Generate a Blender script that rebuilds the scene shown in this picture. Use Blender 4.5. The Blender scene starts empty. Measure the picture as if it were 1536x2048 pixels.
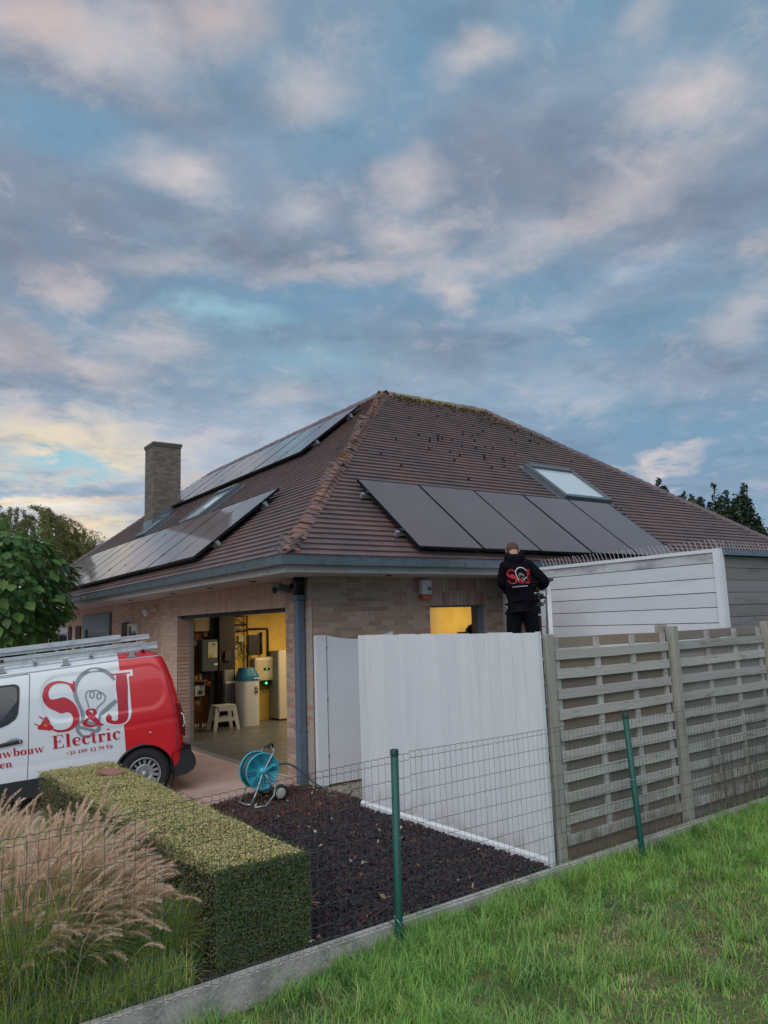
import bpy, bmesh, math, random
import numpy as np
from mathutils import Matrix, Vector

sc = bpy.context.scene
COL = sc.collection
rad = math.radians
rng = np.random.default_rng(7)
random.seed(7)

EXPOSURE = 0.35
SUN_E = 1.5
CLOUD_S = 0.78
LAMP_E = 20.0
LAMP2_E = 38.0

# ------------------------------------------------------------------ camera
cam_d = bpy.data.cameras.new('camera')
cam = bpy.data.objects.new('camera', cam_d)
COL.objects.link(cam)
cam_d.sensor_fit = 'VERTICAL'
cam_d.sensor_height = 24.0
cam_d.lens = 17.637
cam_d.clip_start = 0.05
cam_d.clip_end = 2000.0
CR = Vector((0.81876244, -0.57312488, -0.033999))
CU = Vector((-0.05683239, -0.13983285, 0.98854279))
CF = Vector((0.57131265, 0.80744947, 0.14706194))
cam.matrix_world = Matrix(((CR.x, CU.x, -CF.x, -4.603244), (CR.y, CU.y, -CF.y, -8.088032),
                           (CR.z, CU.z, -CF.z, 1.87), (0, 0, 0, 1)))
sc.camera = cam

# ------------------------------------------------------------------ exposure, sun
sc.view_settings.view_transform = 'Standard'
sc.view_settings.look = 'None'
sc.view_settings.gamma = 1.0
sc.view_settings.use_curve_mapping = False
sc.view_settings.exposure = EXPOSURE
sc.render.engine = 'CYCLES'
sc.cycles.max_bounces = 6
sc.cycles.diffuse_bounces = 3
sc.cycles.glossy_bounces = 3
sc.cycles.transparent_max_bounces = 12
sc.cycles.use_denoising = True

SUN_AZ, SUN_EL = rad(216), rad(46)       # direction towards the light
sun_d = bpy.data.lights.new('sun', 'SUN')
sun_d.energy = SUN_E
sun_d.angle = rad(70)
sun_d.color = (1.0, 0.95, 0.90)
sun = bpy.data.objects.new('sun', sun_d)
COL.objects.link(sun)
sv = Vector((math.cos(SUN_AZ) * math.cos(SUN_EL), math.sin(SUN_AZ) * math.cos(SUN_EL), math.sin(SUN_EL)))
sun.rotation_euler = sv.to_track_quat('Z', 'Y').to_euler()
sun.location = (-10, -10, 20)

# ------------------------------------------------------------------ world: Nishita sky behind evening cloud
world = bpy.data.worlds.new('World')
sc.world = world
world.use_nodes = True
NT = world.node_tree
NT.nodes.clear()


class NG:
    """small helper to write node graphs"""
    def __init__(s, nt): s.nt = nt
    def n(s, typ, **kw):
        nd = s.nt.nodes.new(typ)
        for k, v in kw.items():
            setattr(nd, k, v)
        return nd
    def set(s, sock, v):
        if isinstance(v, bpy.types.NodeSocket): s.nt.links.new(v, sock)
        elif v is not None: sock.default_value = v
    def math(s, op, a, b=None, c=None, clamp=False):
        nd = s.n('ShaderNodeMath', operation=op, use_clamp=clamp)
        s.set(nd.inputs[0], a)
        if b is not None: s.set(nd.inputs[1], b)
        if c is not None: s.set(nd.inputs[2], c)
        return nd.outputs[0]
    def vmath(s, op, a, b=None, scale=None):
        nd = s.n('ShaderNodeVectorMath', operation=op)
        s.set(nd.inputs[0], a)
        if b is not None: s.set(nd.inputs[1], b)
        if scale is not None: s.set(nd.inputs['Scale'], scale)
        return nd.outputs['Value'] if op in ('LENGTH', 'DOT_PRODUCT') else nd.outputs[0]
    def mix(s, f, a, b, blend='MIX'):
        nd = s.n('ShaderNodeMix', data_type='RGBA', blend_type=blend)
        nd.clamp_factor = True
        s.set(nd.inputs[0], f)
        s.set(nd.inputs[6], col4(a)); s.set(nd.inputs[7], col4(b))
        return nd.outputs[2]
    def noise(s, vec, scale, detail=4, rough=.55, dist=0.0, color=False):
        nd = s.n('ShaderNodeTexNoise')
        s.set(nd.inputs['Vector'], vec)
        nd.inputs['Scale'].default_value = scale
        nd.inputs['Detail'].default_value = detail
        nd.inputs['Roughness'].default_value = rough
        nd.inputs['Distortion'].default_value = dist
        return nd.outputs['Color'] if color else nd.outputs['Fac']
    def maprange(s, v, a, b, c=0., d=1., smooth=False):
        nd = s.n('ShaderNodeMapRange')
        if smooth: nd.interpolation_type = 'SMOOTHSTEP'
        s.set(nd.inputs[0], v)
        nd.inputs[1].default_value = a; nd.inputs[2].default_value = b
        nd.inputs[3].default_value = c; nd.inputs[4].default_value = d
        return nd.outputs[0]
    def ramp(s, f, stops, interp='LINEAR'):
        nd = s.n('ShaderNodeValToRGB')
        cr = nd.color_ramp
        cr.interpolation = interp
        while len(cr.elements) > 1: cr.elements.remove(cr.elements[-1])
        cr.elements[0].position = stops[0][0]; cr.elements[0].color = col4(stops[0][1])
        for p, c in stops[1:]:
            e = cr.elements.new(p); e.color = col4(c)
        s.set(nd.inputs[0], f)
        return nd.outputs[0]


def col4(c):
    if isinstance(c, bpy.types.NodeSocket): return c
    return tuple(c) if len(c) == 4 else (c[0], c[1], c[2], 1.0)


def srgb(r, g, b):
    f = lambda x: (x / 255 / 12.92) if x / 255 <= .04045 else ((x / 255 + .055) / 1.055) ** 2.4
    return (f(r), f(g), f(b))


# az, el, half-width, half-height (radians), tilt, kind, amount: the cloud banks, gaps and lit puffs of this evening sky
BLOBS=[
 (1.171,0.497,0.231,0.042,-6,'D',0.75),
 (0.773,0.567,0.173,0.078,8,'D',0.6),
 (1.382,0.634,0.169,0.026,-2,'D',0.7),
 (0.974,0.530,0.078,0.039,-2,'D',0.5),
 (0.876,0.369,0.155,0.044,-2,'D',0.55),
 (0.534,0.282,0.108,0.044,-2,'D',0.6),
 (1.371,0.309,0.160,0.041,-2,'D',0.5),
 (1.063,0.399,0.111,0.025,-2,'D',0.35),
 (0.520,0.476,0.141,0.058,3,'D',0.4),
 (1.295,0.434,0.144,0.029,-2,'D',0.4),
 (1.411,0.464,0.121,0.032,-2,'D',0.35),
 (1.362,0.593,0.129,0.039,-2,'B',0.7),
 (1.029,0.597,0.173,0.063,-2,'B',0.4),
 (0.872,0.690,0.080,0.069,-2,'B',0.5),
 (1.048,0.430,0.230,0.036,2,'B',0.6),
 (1.178,0.411,0.074,0.016,-2,'C',0.6),
 (1.029,0.361,0.118,0.031,-2,'C',0.35),
 (0.670,0.691,0.105,0.036,-2,'B',0.4),
 (0.650,0.420,0.195,0.035,6,'B',0.45),
 (0.575,0.214,0.177,0.055,-2,'B',0.5),
 (1.373,0.188,0.113,0.024,1,'B',0.7),
 (1.402,0.222,0.045,0.036,-2,'B',0.0),
 (0.688,0.352,0.124,0.024,-2,'B',0.3),
 (1.314,0.684,0.094,0.039,-2,'W',0.7),
 (1.433,0.679,0.080,0.035,-2,'P',0.75),
 (1.178,0.726,0.079,0.033,-2,'P',0.6),
 (1.027,0.659,0.080,0.037,-2,'W',0.5),
 (0.789,0.676,0.057,0.024,-2,'W',0.65),
 (0.506,0.593,0.079,0.038,-2,'W',0.7),
 (0.552,0.672,0.043,0.027,-2,'W',0.4),
 (1.215,0.568,0.069,0.029,-2,'W',0.7),
 (1.046,0.524,0.071,0.026,-2,'W',0.4),
 (0.887,0.555,0.043,0.041,28,'W',0.6),
 (0.904,0.501,0.053,0.019,-2,'W',0.55),
 (0.852,0.436,0.038,0.018,-2,'W',0.8),
 (0.963,0.470,0.154,0.015,-0,'W',0.55),
 (0.669,0.498,0.183,0.023,12,'W',0.5),
 (1.238,0.463,0.073,0.017,-2,'W',0.4),
 (1.362,0.421,0.049,0.028,-2,'P',0.5),
 (1.423,0.350,0.057,0.034,-2,'P',0.5),
 (1.318,0.325,0.052,0.024,-2,'W',0.65),
 (1.250,0.373,0.055,0.025,-2,'W',0.55),
 (0.476,0.348,0.045,0.034,-2,'W',0.55),
 (0.457,0.417,0.032,0.021,-2,'W',0.4),
 (1.091,0.317,0.061,0.022,-2,'W',0.45),
 (0.649,0.279,0.153,0.031,-2,'L',0.5),
 (1.119,0.258,0.176,0.052,-2,'L',0.5),
 (0.858,0.317,0.172,0.032,-2,'L',0.4),
 (0.578,0.183,0.043,0.014,23,'W',0.8),
 (0.637,0.423,0.044,0.023,-2,'L',0.4),
 (0.731,0.394,0.078,0.018,-2,'L',0.4),
 (1.261,0.230,0.276,0.056,-2,'L',0.8),
 (1.363,0.234,0.140,0.033,4,'Y',0.75),
 (1.351,0.222,0.066,0.021,-2,'Y',0.6),
 (1.404,0.264,0.051,0.020,-2,'W',0.6),
 (1.362,0.210,0.065,0.009,1,'C',1.0),
 (1.411,0.159,0.097,0.012,-0,'X',1.0),
 (1.338,0.169,0.078,0.007,1,'O',0.7),
 (1.433,0.167,0.066,0.008,-2,'Y',0.8),
 (1.331,0.125,0.065,0.031,-2,'Y',0.9),
 (1.360,0.118,0.034,0.016,-2,'O',0.5),
 (1.211,0.253,0.078,0.017,-2,'W',0.4),
 (1.204,0.199,0.058,0.014,-2,'O',0.35),
]

g = NG(NT)
tc = g.n('ShaderNodeTexCoord').outputs['Generated']
dirn = g.vmath('NORMALIZE', tc)
sep = g.n('ShaderNodeSeparateXYZ'); g.set(sep.inputs[0], dirn)
az = g.math('ARCTAN2', sep.outputs[1], sep.outputs[0])
el = g.math('ARCSINE', sep.outputs[2])
comb = g.n('ShaderNodeCombineXYZ'); g.set(comb.inputs[0], az); g.set(comb.inputs[1], el)
ae = comb.outputs[0]
# cloud-layer coordinates: flat layer seen in perspective
zz = g.math('ADD', g.math('MAXIMUM', sep.outputs[2], 0.0), 0.16)
cl = g.n('ShaderNodeCombineXYZ')
g.set(cl.inputs[0], g.math('DIVIDE', sep.outputs[0], zz))
g.set(cl.inputs[1], g.math('DIVIDE', sep.outputs[1], zz))
layer = cl.outputs[0]
w1 = g.vmath('SUBTRACT', g.noise(layer, 1.6, 5, .6, color=True), (.5, .5, .5))
w2 = g.vmath('SUBTRACT', g.noise(layer, 6.0, 5, .65, color=True), (.5, .5, .5))
warp = g.vmath('ADD', g.vmath('SCALE', w1, scale=.16), g.vmath('SCALE', w2, scale=.075))
aew = g.vmath('ADD', ae, g.vmath('MULTIPLY', warp, (1.0, .75, 0)))
C_BLUE = srgb(127, 158, 182)
C_LAV = srgb(134, 149, 170)
C_LITE = srgb(172, 186, 204)
n1 = g.noise(layer, .9, 6, .55, .3)
n2 = g.noise(layer, 2.6, 6, .6, .4)
base = g.mix(g.maprange(n1, .42, .60, smooth=True), C_BLUE, C_LAV)
base = g.mix(g.maprange(n2, .52, .72, 0, .55, smooth=True), base, C_LITE)
# towards the horizon the layer thins to a paler, bluer air
hz = g.maprange(el, .0, .42, 1, 0, smooth=True)
lefty = g.maprange(az, .85, 1.35, 0, 1, smooth=True)
hcol = g.mix(lefty, srgb(138, 168, 196), srgb(204, 207, 216))
base = g.mix(g.math('MULTIPLY', hz, .75), base, hcol)
KC = {'D': srgb(128, 138, 158), 'B': srgb(118, 160, 190), 'C': srgb(160, 206, 222), 'W': srgb(222, 210, 208),
      'P': srgb(220, 198, 192), 'L': srgb(178, 192, 210), 'Y': srgb(252, 232, 196), 'O': srgb(248, 208, 168),
      'X': srgb(250, 250, 246)}
n4 = g.noise(layer, 11.0, 6, .62, .25)
frag = g.math('ADD', g.math('MULTIPLY', g.math('SUBTRACT', n2, .5), 1.7), g.math('MULTIPLY', g.math('SUBTRACT', n4, .5), .9))
fragb = g.math('MULTIPLY', frag, .5)
color = base
for (a0, e0, ra, re, rot, kind, amt) in BLOBS:
    if amt <= 0: continue
    d = g.vmath('SUBTRACT', aew if kind not in 'X' else g.vmath('ADD', ae, g.vmath('SCALE', warp, scale=.35)), (a0, e0, 0))
    if abs(rot) > 4:
        vr = g.n('ShaderNodeVectorRotate', rotation_type='Z_AXIS')
        g.set(vr.inputs['Vector'], d); vr.inputs['Angle'].default_value = rad(rot); d = vr.outputs[0]
    d = g.vmath('MULTIPLY', d, (1 / (ra * 1.25), 1 / (re * 1.25), 0))
    r_ = g.math('ADD', g.vmath('LENGTH', d), frag if kind in 'WPYODL' else fragb)
    f = g.maprange(r_, 0.0, 1.25, min(1, amt * 1.15), 0.0, smooth=True)
    if kind in 'WPYO':
        f = g.math('MULTIPLY', f, g.maprange(n2, .30, .56, .45, 1.0))
    color = g.mix(f, color, KC[kind])
# broken, mottled cloud texture over everything
n5 = g.noise(g.vmath('ADD', layer, (3.1, 7.7, 0)), 4.2, 8, .66, .35)
color = g.mix(g.maprange(n5, .50, .34, 0, .28, smooth=True), color, g.mix(.72, color, (.075, .115, .17)))
color = g.mix(g.maprange(n5, .53, .69, 0, .46, smooth=True), color, g.mix(.6, color, srgb(226, 216, 216)))
# fine streaks
n3 = g.noise(layer, 7.0, 5, .6, .5)
color = g.mix(g.maprange(n3, .45, .75, 0, .14, smooth=True), color, srgb(200, 206, 218))
below = g.maprange(el, -.03, .0, 1, 0)
color = g.mix(below, color, (.10, .11, .10))

sky = g.n('ShaderNodeTexSky', sky_type='NISHITA')
sky.sun_disc = False
sky.sun_elevation = SUN_EL
sky.sun_rotation = math.pi / 2 - SUN_AZ
bg1 = g.n('ShaderNodeBackground'); g.set(bg1.inputs[0], sky.outputs[0]); bg1.inputs[1].default_value = 0.05
bg2 = g.n('ShaderNodeBackground'); g.set(bg2.inputs[0], color); bg2.inputs[1].default_value = CLOUD_S
cover = g.maprange(n1, .40, .55, .88, .97)
ms = g.n('ShaderNodeMixShader'); g.set(ms.inputs[0], cover)
NT.links.new(bg1.outputs[0], ms.inputs[1]); NT.links.new(bg2.outputs[0], ms.inputs[2])
wo = g.n('ShaderNodeOutputWorld'); NT.links.new(ms.outputs[0], wo.inputs[0])
world.cycles.sampling_method = 'MANUAL'
world.cycles.sample_map_resolution = 512

# ------------------------------------------------------------------ materials
MATS = {}


def mat(name, base=(.5, .5, .5), rough=.6, metal=0., cols=None, noise=None, noise2=None, bump=None, spec=.5, coat=0.,
        emit=None, trans=0., stretch=None, alpha=None, sub=None, rv=None, foot=None):
    """cols: colours picked per piece (rnd attribute + object random); noise: (scale, colour, lo, hi, amount)"""
    if name in MATS: return MATS[name]
    m = bpy.data.materials.new(name)
    m.use_nodes = True
    nt = m.node_tree
    nt.nodes.clear()
    q = NG(nt)
    out = q.n('ShaderNodeOutputMaterial')
    b = q.n('ShaderNodeBsdfPrincipled')
    nt.links.new(b.outputs[0], out.inputs[0])
    pos = q.n('ShaderNodeNewGeometry').outputs['Position']
    if stretch: pos = q.vmath('MULTIPLY', pos, stretch)
    c = col4(base)
    if cols:
        at = q.n('ShaderNodeAttribute', attribute_name='rnd').outputs['Fac']
        ob = q.n('ShaderNodeObjectInfo').outputs['Random']
        f = q.math('FRACT', q.math('ADD', at, ob))
        n = len(cols)
        c = q.ramp(f, [(i / n, k) for i, k in enumerate(cols)], 'CONSTANT' if not sub else 'LINEAR')
    for nn in (noise, noise2):
        if nn:
            sca, c2, lo, hi, amt = nn
            f = q.maprange(q.noise(pos, sca, 5, .6), lo, hi, 0, amt, smooth=True)
            c = q.mix(f, c, c2)
    if foot:          # splash dirt and algae near the ground: (top height, colour, amount)
        zz_ = q.n('ShaderNodeSeparateXYZ'); q.set(zz_.inputs[0], q.n('ShaderNodeNewGeometry').outputs['Position'])
        nz = q.noise(q.n('ShaderNodeNewGeometry').outputs['Position'], 7, 5, .65)
        f = q.math('MULTIPLY', q.maprange(zz_.outputs[2], 0, foot[0], foot[2], 0), q.maprange(nz, .35, .62, 0, 1, smooth=True))
        c = q.mix(f, c, foot[1])
    if isinstance(c, tuple): b.inputs['Base Color'].default_value = c
    else: nt.links.new(c, b.inputs['Base Color'])
    b.inputs['Roughness'].default_value = rough
    if rv: q.set(b.inputs['Roughness'], q.maprange(q.noise(pos, rv[0], 4, .6), .3, .7, rv[1], rv[2]))
    b.inputs['Metallic'].default_value = metal
    b.inputs['Specular IOR Level'].default_value = spec
    if coat: b.inputs['Coat Weight'].default_value = coat; b.inputs['Coat Roughness'].default_value = .05
    if trans: b.inputs['Transmission Weight'].default_value = trans
    if emit:
        b.inputs['Emission Color'].default_value = col4(emit[0]); b.inputs['Emission Strength'].default_value = emit[1]
    if bump:
        bn = q.n('ShaderNodeBump'); bn.inputs['Strength'].default_value = bump[1]; bn.inputs['Distance'].default_value = bump[2] if len(bump) > 2 else .01
        q.set(bn.inputs['Height'], q.noise(pos, bump[0], 5, .6))
        nt.links.new(bn.outputs[0], b.inputs['Normal'])
    MATS[name] = m
    return m


# ------------------------------------------------------------------ object helpers
WM = {}
I4 = Matrix.Identity(4)


def adopt(o, parent, world=None):
    w = world or I4
    if parent is not None:
        o.parent = parent
        o.matrix_parent_inverse = WM[parent.name].inverted()
    o.matrix_basis = w
    WM[o.name] = w
    return o


def tag(o, label=None, cat=None, group=None, kind=None):
    if label: o['label'] = label
    if cat: o['category'] = cat
    if group: o['group'] = group
    if kind: o['kind'] = kind
    return o


def thing(name, label, cat, loc=(0, 0, 0), group=None):
    o = bpy.data.objects.new(name, None)
    o.empty_display_size = .1
    COL.objects.link(o)
    adopt(o, None, Matrix.Translation(loc))
    return tag(o, label, cat, group)


def empty_part(name, parent, loc=(0, 0, 0)):
    o = bpy.data.objects.new(name, None)
    COL.objects.link(o)
    return adopt(o, parent, Matrix.Translation(loc))


def meshobj(name, me, parent=None, world=None, kind=None, label=None):
    o = bpy.data.objects.new(name, me)
    COL.objects.link(o)
    adopt(o, parent, world)
    tag(o, label, None, None, kind)
    return o


def npmesh(name, V, F, mats, rnd=None, smooth=False, midx=None):
    """V (n,3), F (m,k) with k = 3 or 4"""
    V = np.asarray(V, np.float32); F = np.asarray(F, np.int32)
    me = bpy.data.meshes.new(name)
    me.vertices.add(len(V)); me.vertices.foreach_set('co', V.ravel())
    k = F.shape[1]
    me.loops.add(F.size); me.loops.foreach_set('vertex_index', F.ravel())
    me.polygons.add(len(F)); me.polygons.foreach_set('loop_start', np.arange(0, F.size, k, dtype=np.int32))
    me.polygons.foreach_set('use_smooth', np.full(len(F), bool(smooth)))
    if midx is not None: me.polygons.foreach_set('material_index', np.asarray(midx, np.int32))
    for m in (mats if isinstance(mats, (list, tuple)) else [mats]): me.materials.append(m)
    if rnd is not None:
        a = me.attributes.new('rnd', 'FLOAT', 'POINT'); a.data.foreach_set('value', np.asarray(rnd, np.float32))
    me.update(calc_edges=True)
    return me


BOXV = np.array([(x, y, z) for x in (-.5, .5) for y in (-.5, .5) for z in (-.5, .5)], float)
BOXF = [(0, 1, 3, 2), (4, 6, 7, 5), (0, 4, 5, 1), (2, 3, 7, 6), (0, 2, 6, 4), (1, 5, 7, 3)]


class MB:
    """collects simple solids and links them as ONE mesh object"""
    def __init__(s): s.v = []; s.f = []; s.mi = []; s.r = []; s.sm = []
    def add(s, V, F, mi=0, smooth=False, r=None):
        o = len(s.v); s.v.extend([tuple(map(float, p)) for p in V])
        s.f.extend([tuple(int(i) + o for i in f) for f in F]); s.mi.extend([mi] * len(F)); s.sm.extend([smooth] * len(F))
        rr = random.random() if r is None else r
        s.r.extend([rr] * len(V)); return s
    def box(s, a, b, mi=0, r=None):
        a = np.array(a, float); b = np.array(b, float)
        return s.add(BOXV * (b - a) + (a + b) / 2, BOXF, mi, r=r)
    def obox(s, c, ax, ay, az_, mi=0, r=None):
        """oriented box: centre and three full-length axis vectors"""
        M = np.array([ax, ay, az_], float)
        V = BOXV @ M + np.array(c, float)
        F = BOXF if np.linalg.det(M) > 0 else [tuple(reversed(f)) for f in BOXF]
        return s.add(V, F, mi, r=r)
    def bar(s, p, q, w, h=None, up=(0, 0, 1), mi=0):
        p = np.array(p, float); q = np.array(q, float); h = h or w
        d = q - p; n = np.cross(d, up)
        if np.linalg.norm(n) < 1e-6: n = np.cross(d, (1, 0, 0))
        n /= np.linalg.norm(n); u = np.cross(n, d); u /= np.linalg.norm(u)
        return s.obox((p + q) / 2, d, n * w, u * h, mi)
    def tube(s, pts, r, n=8, mi=0, cap=True, closed=False):
        P = [np.array(p, float) for p in pts]
        rs = r if isinstance(r, (list, tuple)) else [r] * len(P)
        V = []; prev = None; m = len(P)
        for i, p in enumerate(P):
            if closed: t = P[(i + 1) % m] - P[(i - 1) % m]
            else: t = P[min(i + 1, m - 1)] - P[max(i - 1, 0)]
            t = t / (np.linalg.norm(t) + 1e-12)
            if prev is None:
                a = np.array((0, 0, 1.)) if abs(t[2]) < .9 else np.array((1., 0, 0))
                e = np.cross(t, a)
            else: e = prev - t * (prev @ t)
            e /= np.linalg.norm(e) + 1e-12; prev = e; f2 = np.cross(t, e)
            for k in range(n):
                an = 2 * math.pi * k / n
                V.append(p + rs[i] * (math.cos(an) * e + math.sin(an) * f2))
        F = []
        for i in range(m if closed else m - 1):
            j = (i + 1) % m
            for k in range(n):
                k2 = (k + 1) % n
                F.append((i * n + k, i * n + k2, j * n + k2, j * n + k))
        s.add(V, F, mi, True)
        if cap and not closed:
            o = len(s.v) - len(V)
            s.f.append(tuple(o + k for k in reversed(range(n)))); s.f.append(tuple(o + (m - 1) * n + k for k in range(n)))
            s.mi += [mi, mi]; s.sm += [False, False]
        return s
    def cyl(s, p, q, r, n=16, mi=0): return s.tube([p, q], r, n, mi)
    def prism(s, pts, d, mi=0):
        """closed polygon extruded by vector d"""
        n = len(pts); A = [np.array(p, float) for p in pts]; d = np.array(d, float)
        V = A + [a + d for a in A]
        F = [tuple(reversed(range(n))), tuple(range(n, 2 * n))] + [(i, (i + 1) % n, n + (i + 1) % n, n + i) for i in range(n)]
        return s.add(V, F, mi)
    def lathe(s, prof, c, ax=(0, 0, 1), n=24, mi=0):
        """prof: list of (radius, height) along axis"""
        ax = np.array(ax, float); ax /= np.linalg.norm(ax)
        e = np.cross(ax, (0, 0, 1) if abs(ax[2]) < .9 else (1, 0, 0)); e /= np.linalg.norm(e); f2 = np.cross(ax, e)
        c = np.array(c, float)
        V = [c + ax * h + r * (math.cos(2 * math.pi * k / n) * e + math.sin(2 * math.pi * k / n) * f2) for r, h in prof for k in range(n)]
        F = [(i * n + k, i * n + (k + 1) % n, (i + 1) * n + (k + 1) % n, (i + 1) * n + k) for i in range(len(prof) - 1) for k in range(n)]
        return s.add(V, F, mi, True)
    def build(s, name, mats, parent=None, origin=None, kind=None, label=None, bevel=0):
        me = bpy.data.meshes.new(name)
        O = np.array(origin if origin is not None else (0, 0, 0), float)
        me.from_pydata([tuple(np.array(v) - O) for v in s.v], [], s.f)
        for m in (mats if isinstance(mats, (list, tuple)) else [mats]): me.materials.append(m)
        me.polygons.foreach_set('material_index', s.mi)
        me.polygons.foreach_set('use_smooth', s.sm)
        a = me.attributes.new('rnd', 'FLOAT', 'POINT'); a.data.foreach_set('value', s.r)
        bm = bmesh.new(); bm.from_mesh(me); bmesh.ops.recalc_face_normals(bm, faces=bm.faces)
        if bevel:
            bmesh.ops.bevel(bm, geom=[e for e in bm.edges if len(e.link_faces) == 2 and e.calc_face_angle(0) > .6], offset=bevel, segments=2, affect='EDGES', profile=.6)
        bm.to_mesh(me); bm.free()
        me.update()
        o = meshobj(name, me, parent, Matrix.Translation(O), kind, label)
        return o


def boxes_np(mats44):
    """many transformed unit boxes -> V, F"""
    n = len(mats44)
    M = np.array([np.array(m) for m in mats44])
    V = np.einsum('nij,kj->nki', M[:, :3, :3], BOXV) + M[:, None, :3, 3]
    F = (np.array(BOXF)[None] + (np.arange(n) * 8)[:, None, None])
    return V.reshape(-1, 3), F.reshape(-1, 4)


UNIT = {}


def unit_box_mesh(m, key):
    if key not in UNIT:
        me = bpy.data.meshes.new(key); me.from_pydata([tuple(v) for v in BOXV], [], BOXF); me.materials.append(m); me.update()
        UNIT[key] = me
    return UNIT[key]


def pieces(name, mats44, m, parent, near=None, keep=300, stuff_name=None):
    """box pieces: the `keep` nearest to the camera as objects sharing one mesh, the rest joined as stuff"""
    C = np.array(cam.matrix_world.translation)
    idx = sorted(range(len(mats44)), key=lambda i: near(mats44[i]) if near else np.linalg.norm(np.array(mats44[i].translation) - C))
    me = unit_box_mesh(m, name + '_mesh')
    for i in idx[:keep]: meshobj(name, me, parent, mats44[i])
    rest = [mats44[i] for i in idx[keep:]]
    if rest:
        V, F = boxes_np(rest)
        r = np.repeat(rng.random(len(rest)), 8)
        meshobj(stuff_name or name + 's', npmesh(name + 's', V, F, m, r), parent, None, 'stuff')


def TRS(c, ax, ay, az_):
    """matrix for a unit box: centre + full axis vectors"""
    return Matrix(((ax[0], ay[0], az_[0], c[0]), (ax[1], ay[1], az_[1], c[1]), (ax[2], ay[2], az_[2], c[2]), (0, 0, 0, 1)))


def sstep(a, b, x):
    t = np.clip((x - a) / (b - a), 0, 1)
    return t * t * (3 - 2 * t)

# ------------------------------------------------------------------ materials used widely
A = srgb
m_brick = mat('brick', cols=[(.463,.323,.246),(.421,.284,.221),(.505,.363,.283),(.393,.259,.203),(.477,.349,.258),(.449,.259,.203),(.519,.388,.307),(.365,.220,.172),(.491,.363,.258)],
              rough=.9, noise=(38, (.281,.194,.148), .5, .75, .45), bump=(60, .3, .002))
m_brick_lit = mat('brick_lit_side', cols=[(.613,.428,.339),(.571,.391,.315),(.640,.468,.364),(.544,.341,.279),(.626,.442,.339),(.558,.417,.315)],
              rough=.9, noise=(38, (.381,.252,.194), .5, .75, .4), bump=(60, .3, .002))  # same wall brick, pinker and painted lighter where this side faces the light
m_mortar = mat('mortar', (.46,.40,.36), .95, noise=(20, (.27,.25,.23), .4, .7, .6), bump=(90, .4, .003))
m_chim = mat('chimney_brick', cols=[(.190,.163,.138),(.150,.126,.109),(.230,.200,.172),(.170,.147,.127),(.210,.179,.161)], rough=.9, noise=(6,(.100,.089,.081),.45,.7,.5))
m_tile = mat('roof_tile', cols=[(.158,.104,.099),(.146,.098,.095),(.168,.108,.102),(.136,.094,.095),(.154,.101,.099),(.175,.114,.106),(.144,.098,.097)],
             rough=.42, noise=(2.6, (.101,.082,.086), .44, .66, .65), noise2=(.9, (.216,.117,.097), .48, .68, .6), bump=(70, .2, .002), rv=(5,.34,.52))
m_ridge = mat('mossy_ridge', cols=[(.20,.14,.12),(.17,.12,.11),(.22,.15,.12)], rough=.7, noise=(4.5, (.27,.25,.06), .42, .60, .8), noise2=(30,(.12,.10,.08),.5,.7,.5))
m_hip = mat('hip_tile', cols=[(.30,.145,.10),(.24,.128,.10),(.34,.165,.105),(.21,.12,.105),(.28,.14,.10)],
            rough=.5, noise=(7, (.16,.11,.10), .45, .7, .5)) or mat('hip_tile_old', cols=[(.348,.145,.094),(.290,.131,.094),(.392,.181,.109),(.246,.116,.094),(.319,.145,.109)],
            rough=.55, noise=(16, (.174,.109,.087), .45, .7, .55), bump=(60, .4, .003))
m_moss = mat('moss', (.46,.40,.07), .95, noise=(40,(.26,.27,.06),.4,.65,.7))
m_deck = mat('roof_underlay', (.02,.016,.016), .9)
m_zinc = mat('zinc', (.20,.25,.29), .42, .55, noise=(7, (.13,.17,.20), .45, .7, .6), rv=(5,.3,.5))
m_pvc = mat('soffit_board', (.50,.48,.47), .6, noise=(5,(.40,.39,.38),.45,.7,.5))
m_pipe = mat('painted_pipe', (.13,.18,.24), .4, noise=(5,(.10,.14,.19),.4,.7,.5))
m_black = mat('black_plastic', (.012,.013,.015), .45)
m_blk2 = mat('black_metal', (.02,.022,.025), .4, .3)
m_dark = mat('dark_void', (.01,.01,.01), .9)
m_alu = mat('aluminium', (.72,.74,.76), .32, .85, rv=(9,.25,.42))
m_steel = mat('galvanised', (.45,.47,.49), .4, .7, rv=(20,.3,.5))
m_white = mat('white_paint', (.74,.76,.80), .5, noise=(3,(.64,.67,.72),.45,.75,.35), bump=(26,.08,.002))
m_whitep = mat('white_plastic', (.72,.73,.74), .4)
m_frame = mat('window_frame', (.11,.135,.155), .4)
m_glass = mat('window_glass', (.55,.62,.66), .04, spec=.8, trans=.0, noise=None)
m_silicon = mat('solar_glass', (.115,.072,.062), .35, spec=.5, coat=.75, noise=(.8,(.14,.09,.08),.4,.7,.6))
m_concrete = mat('concrete', (.46,.44,.41), .9, noise=(6,(.26,.26,.24),.42,.62,.85), noise2=(55,(.60,.57,.52),.50,.68,.7), bump=(60,.9,.008), foot=(-.30,(.10,.13,.06),-.0))


def yb(x): return -3.893 + .0324 * (x + .1)


def zdrive(x, y):
    x = np.asarray(x, float); y = np.asarray(y, float)
    return np.maximum(-.1 * np.maximum(-(x + .6), 0), -.55) * sstep(-1.5, .2, y)


def zlawn(x):
    x = np.asarray(x, float); return -.065 - .115 * sstep(-1.2, -3.4, x) + .02 * sstep(0, 3, x)


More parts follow.
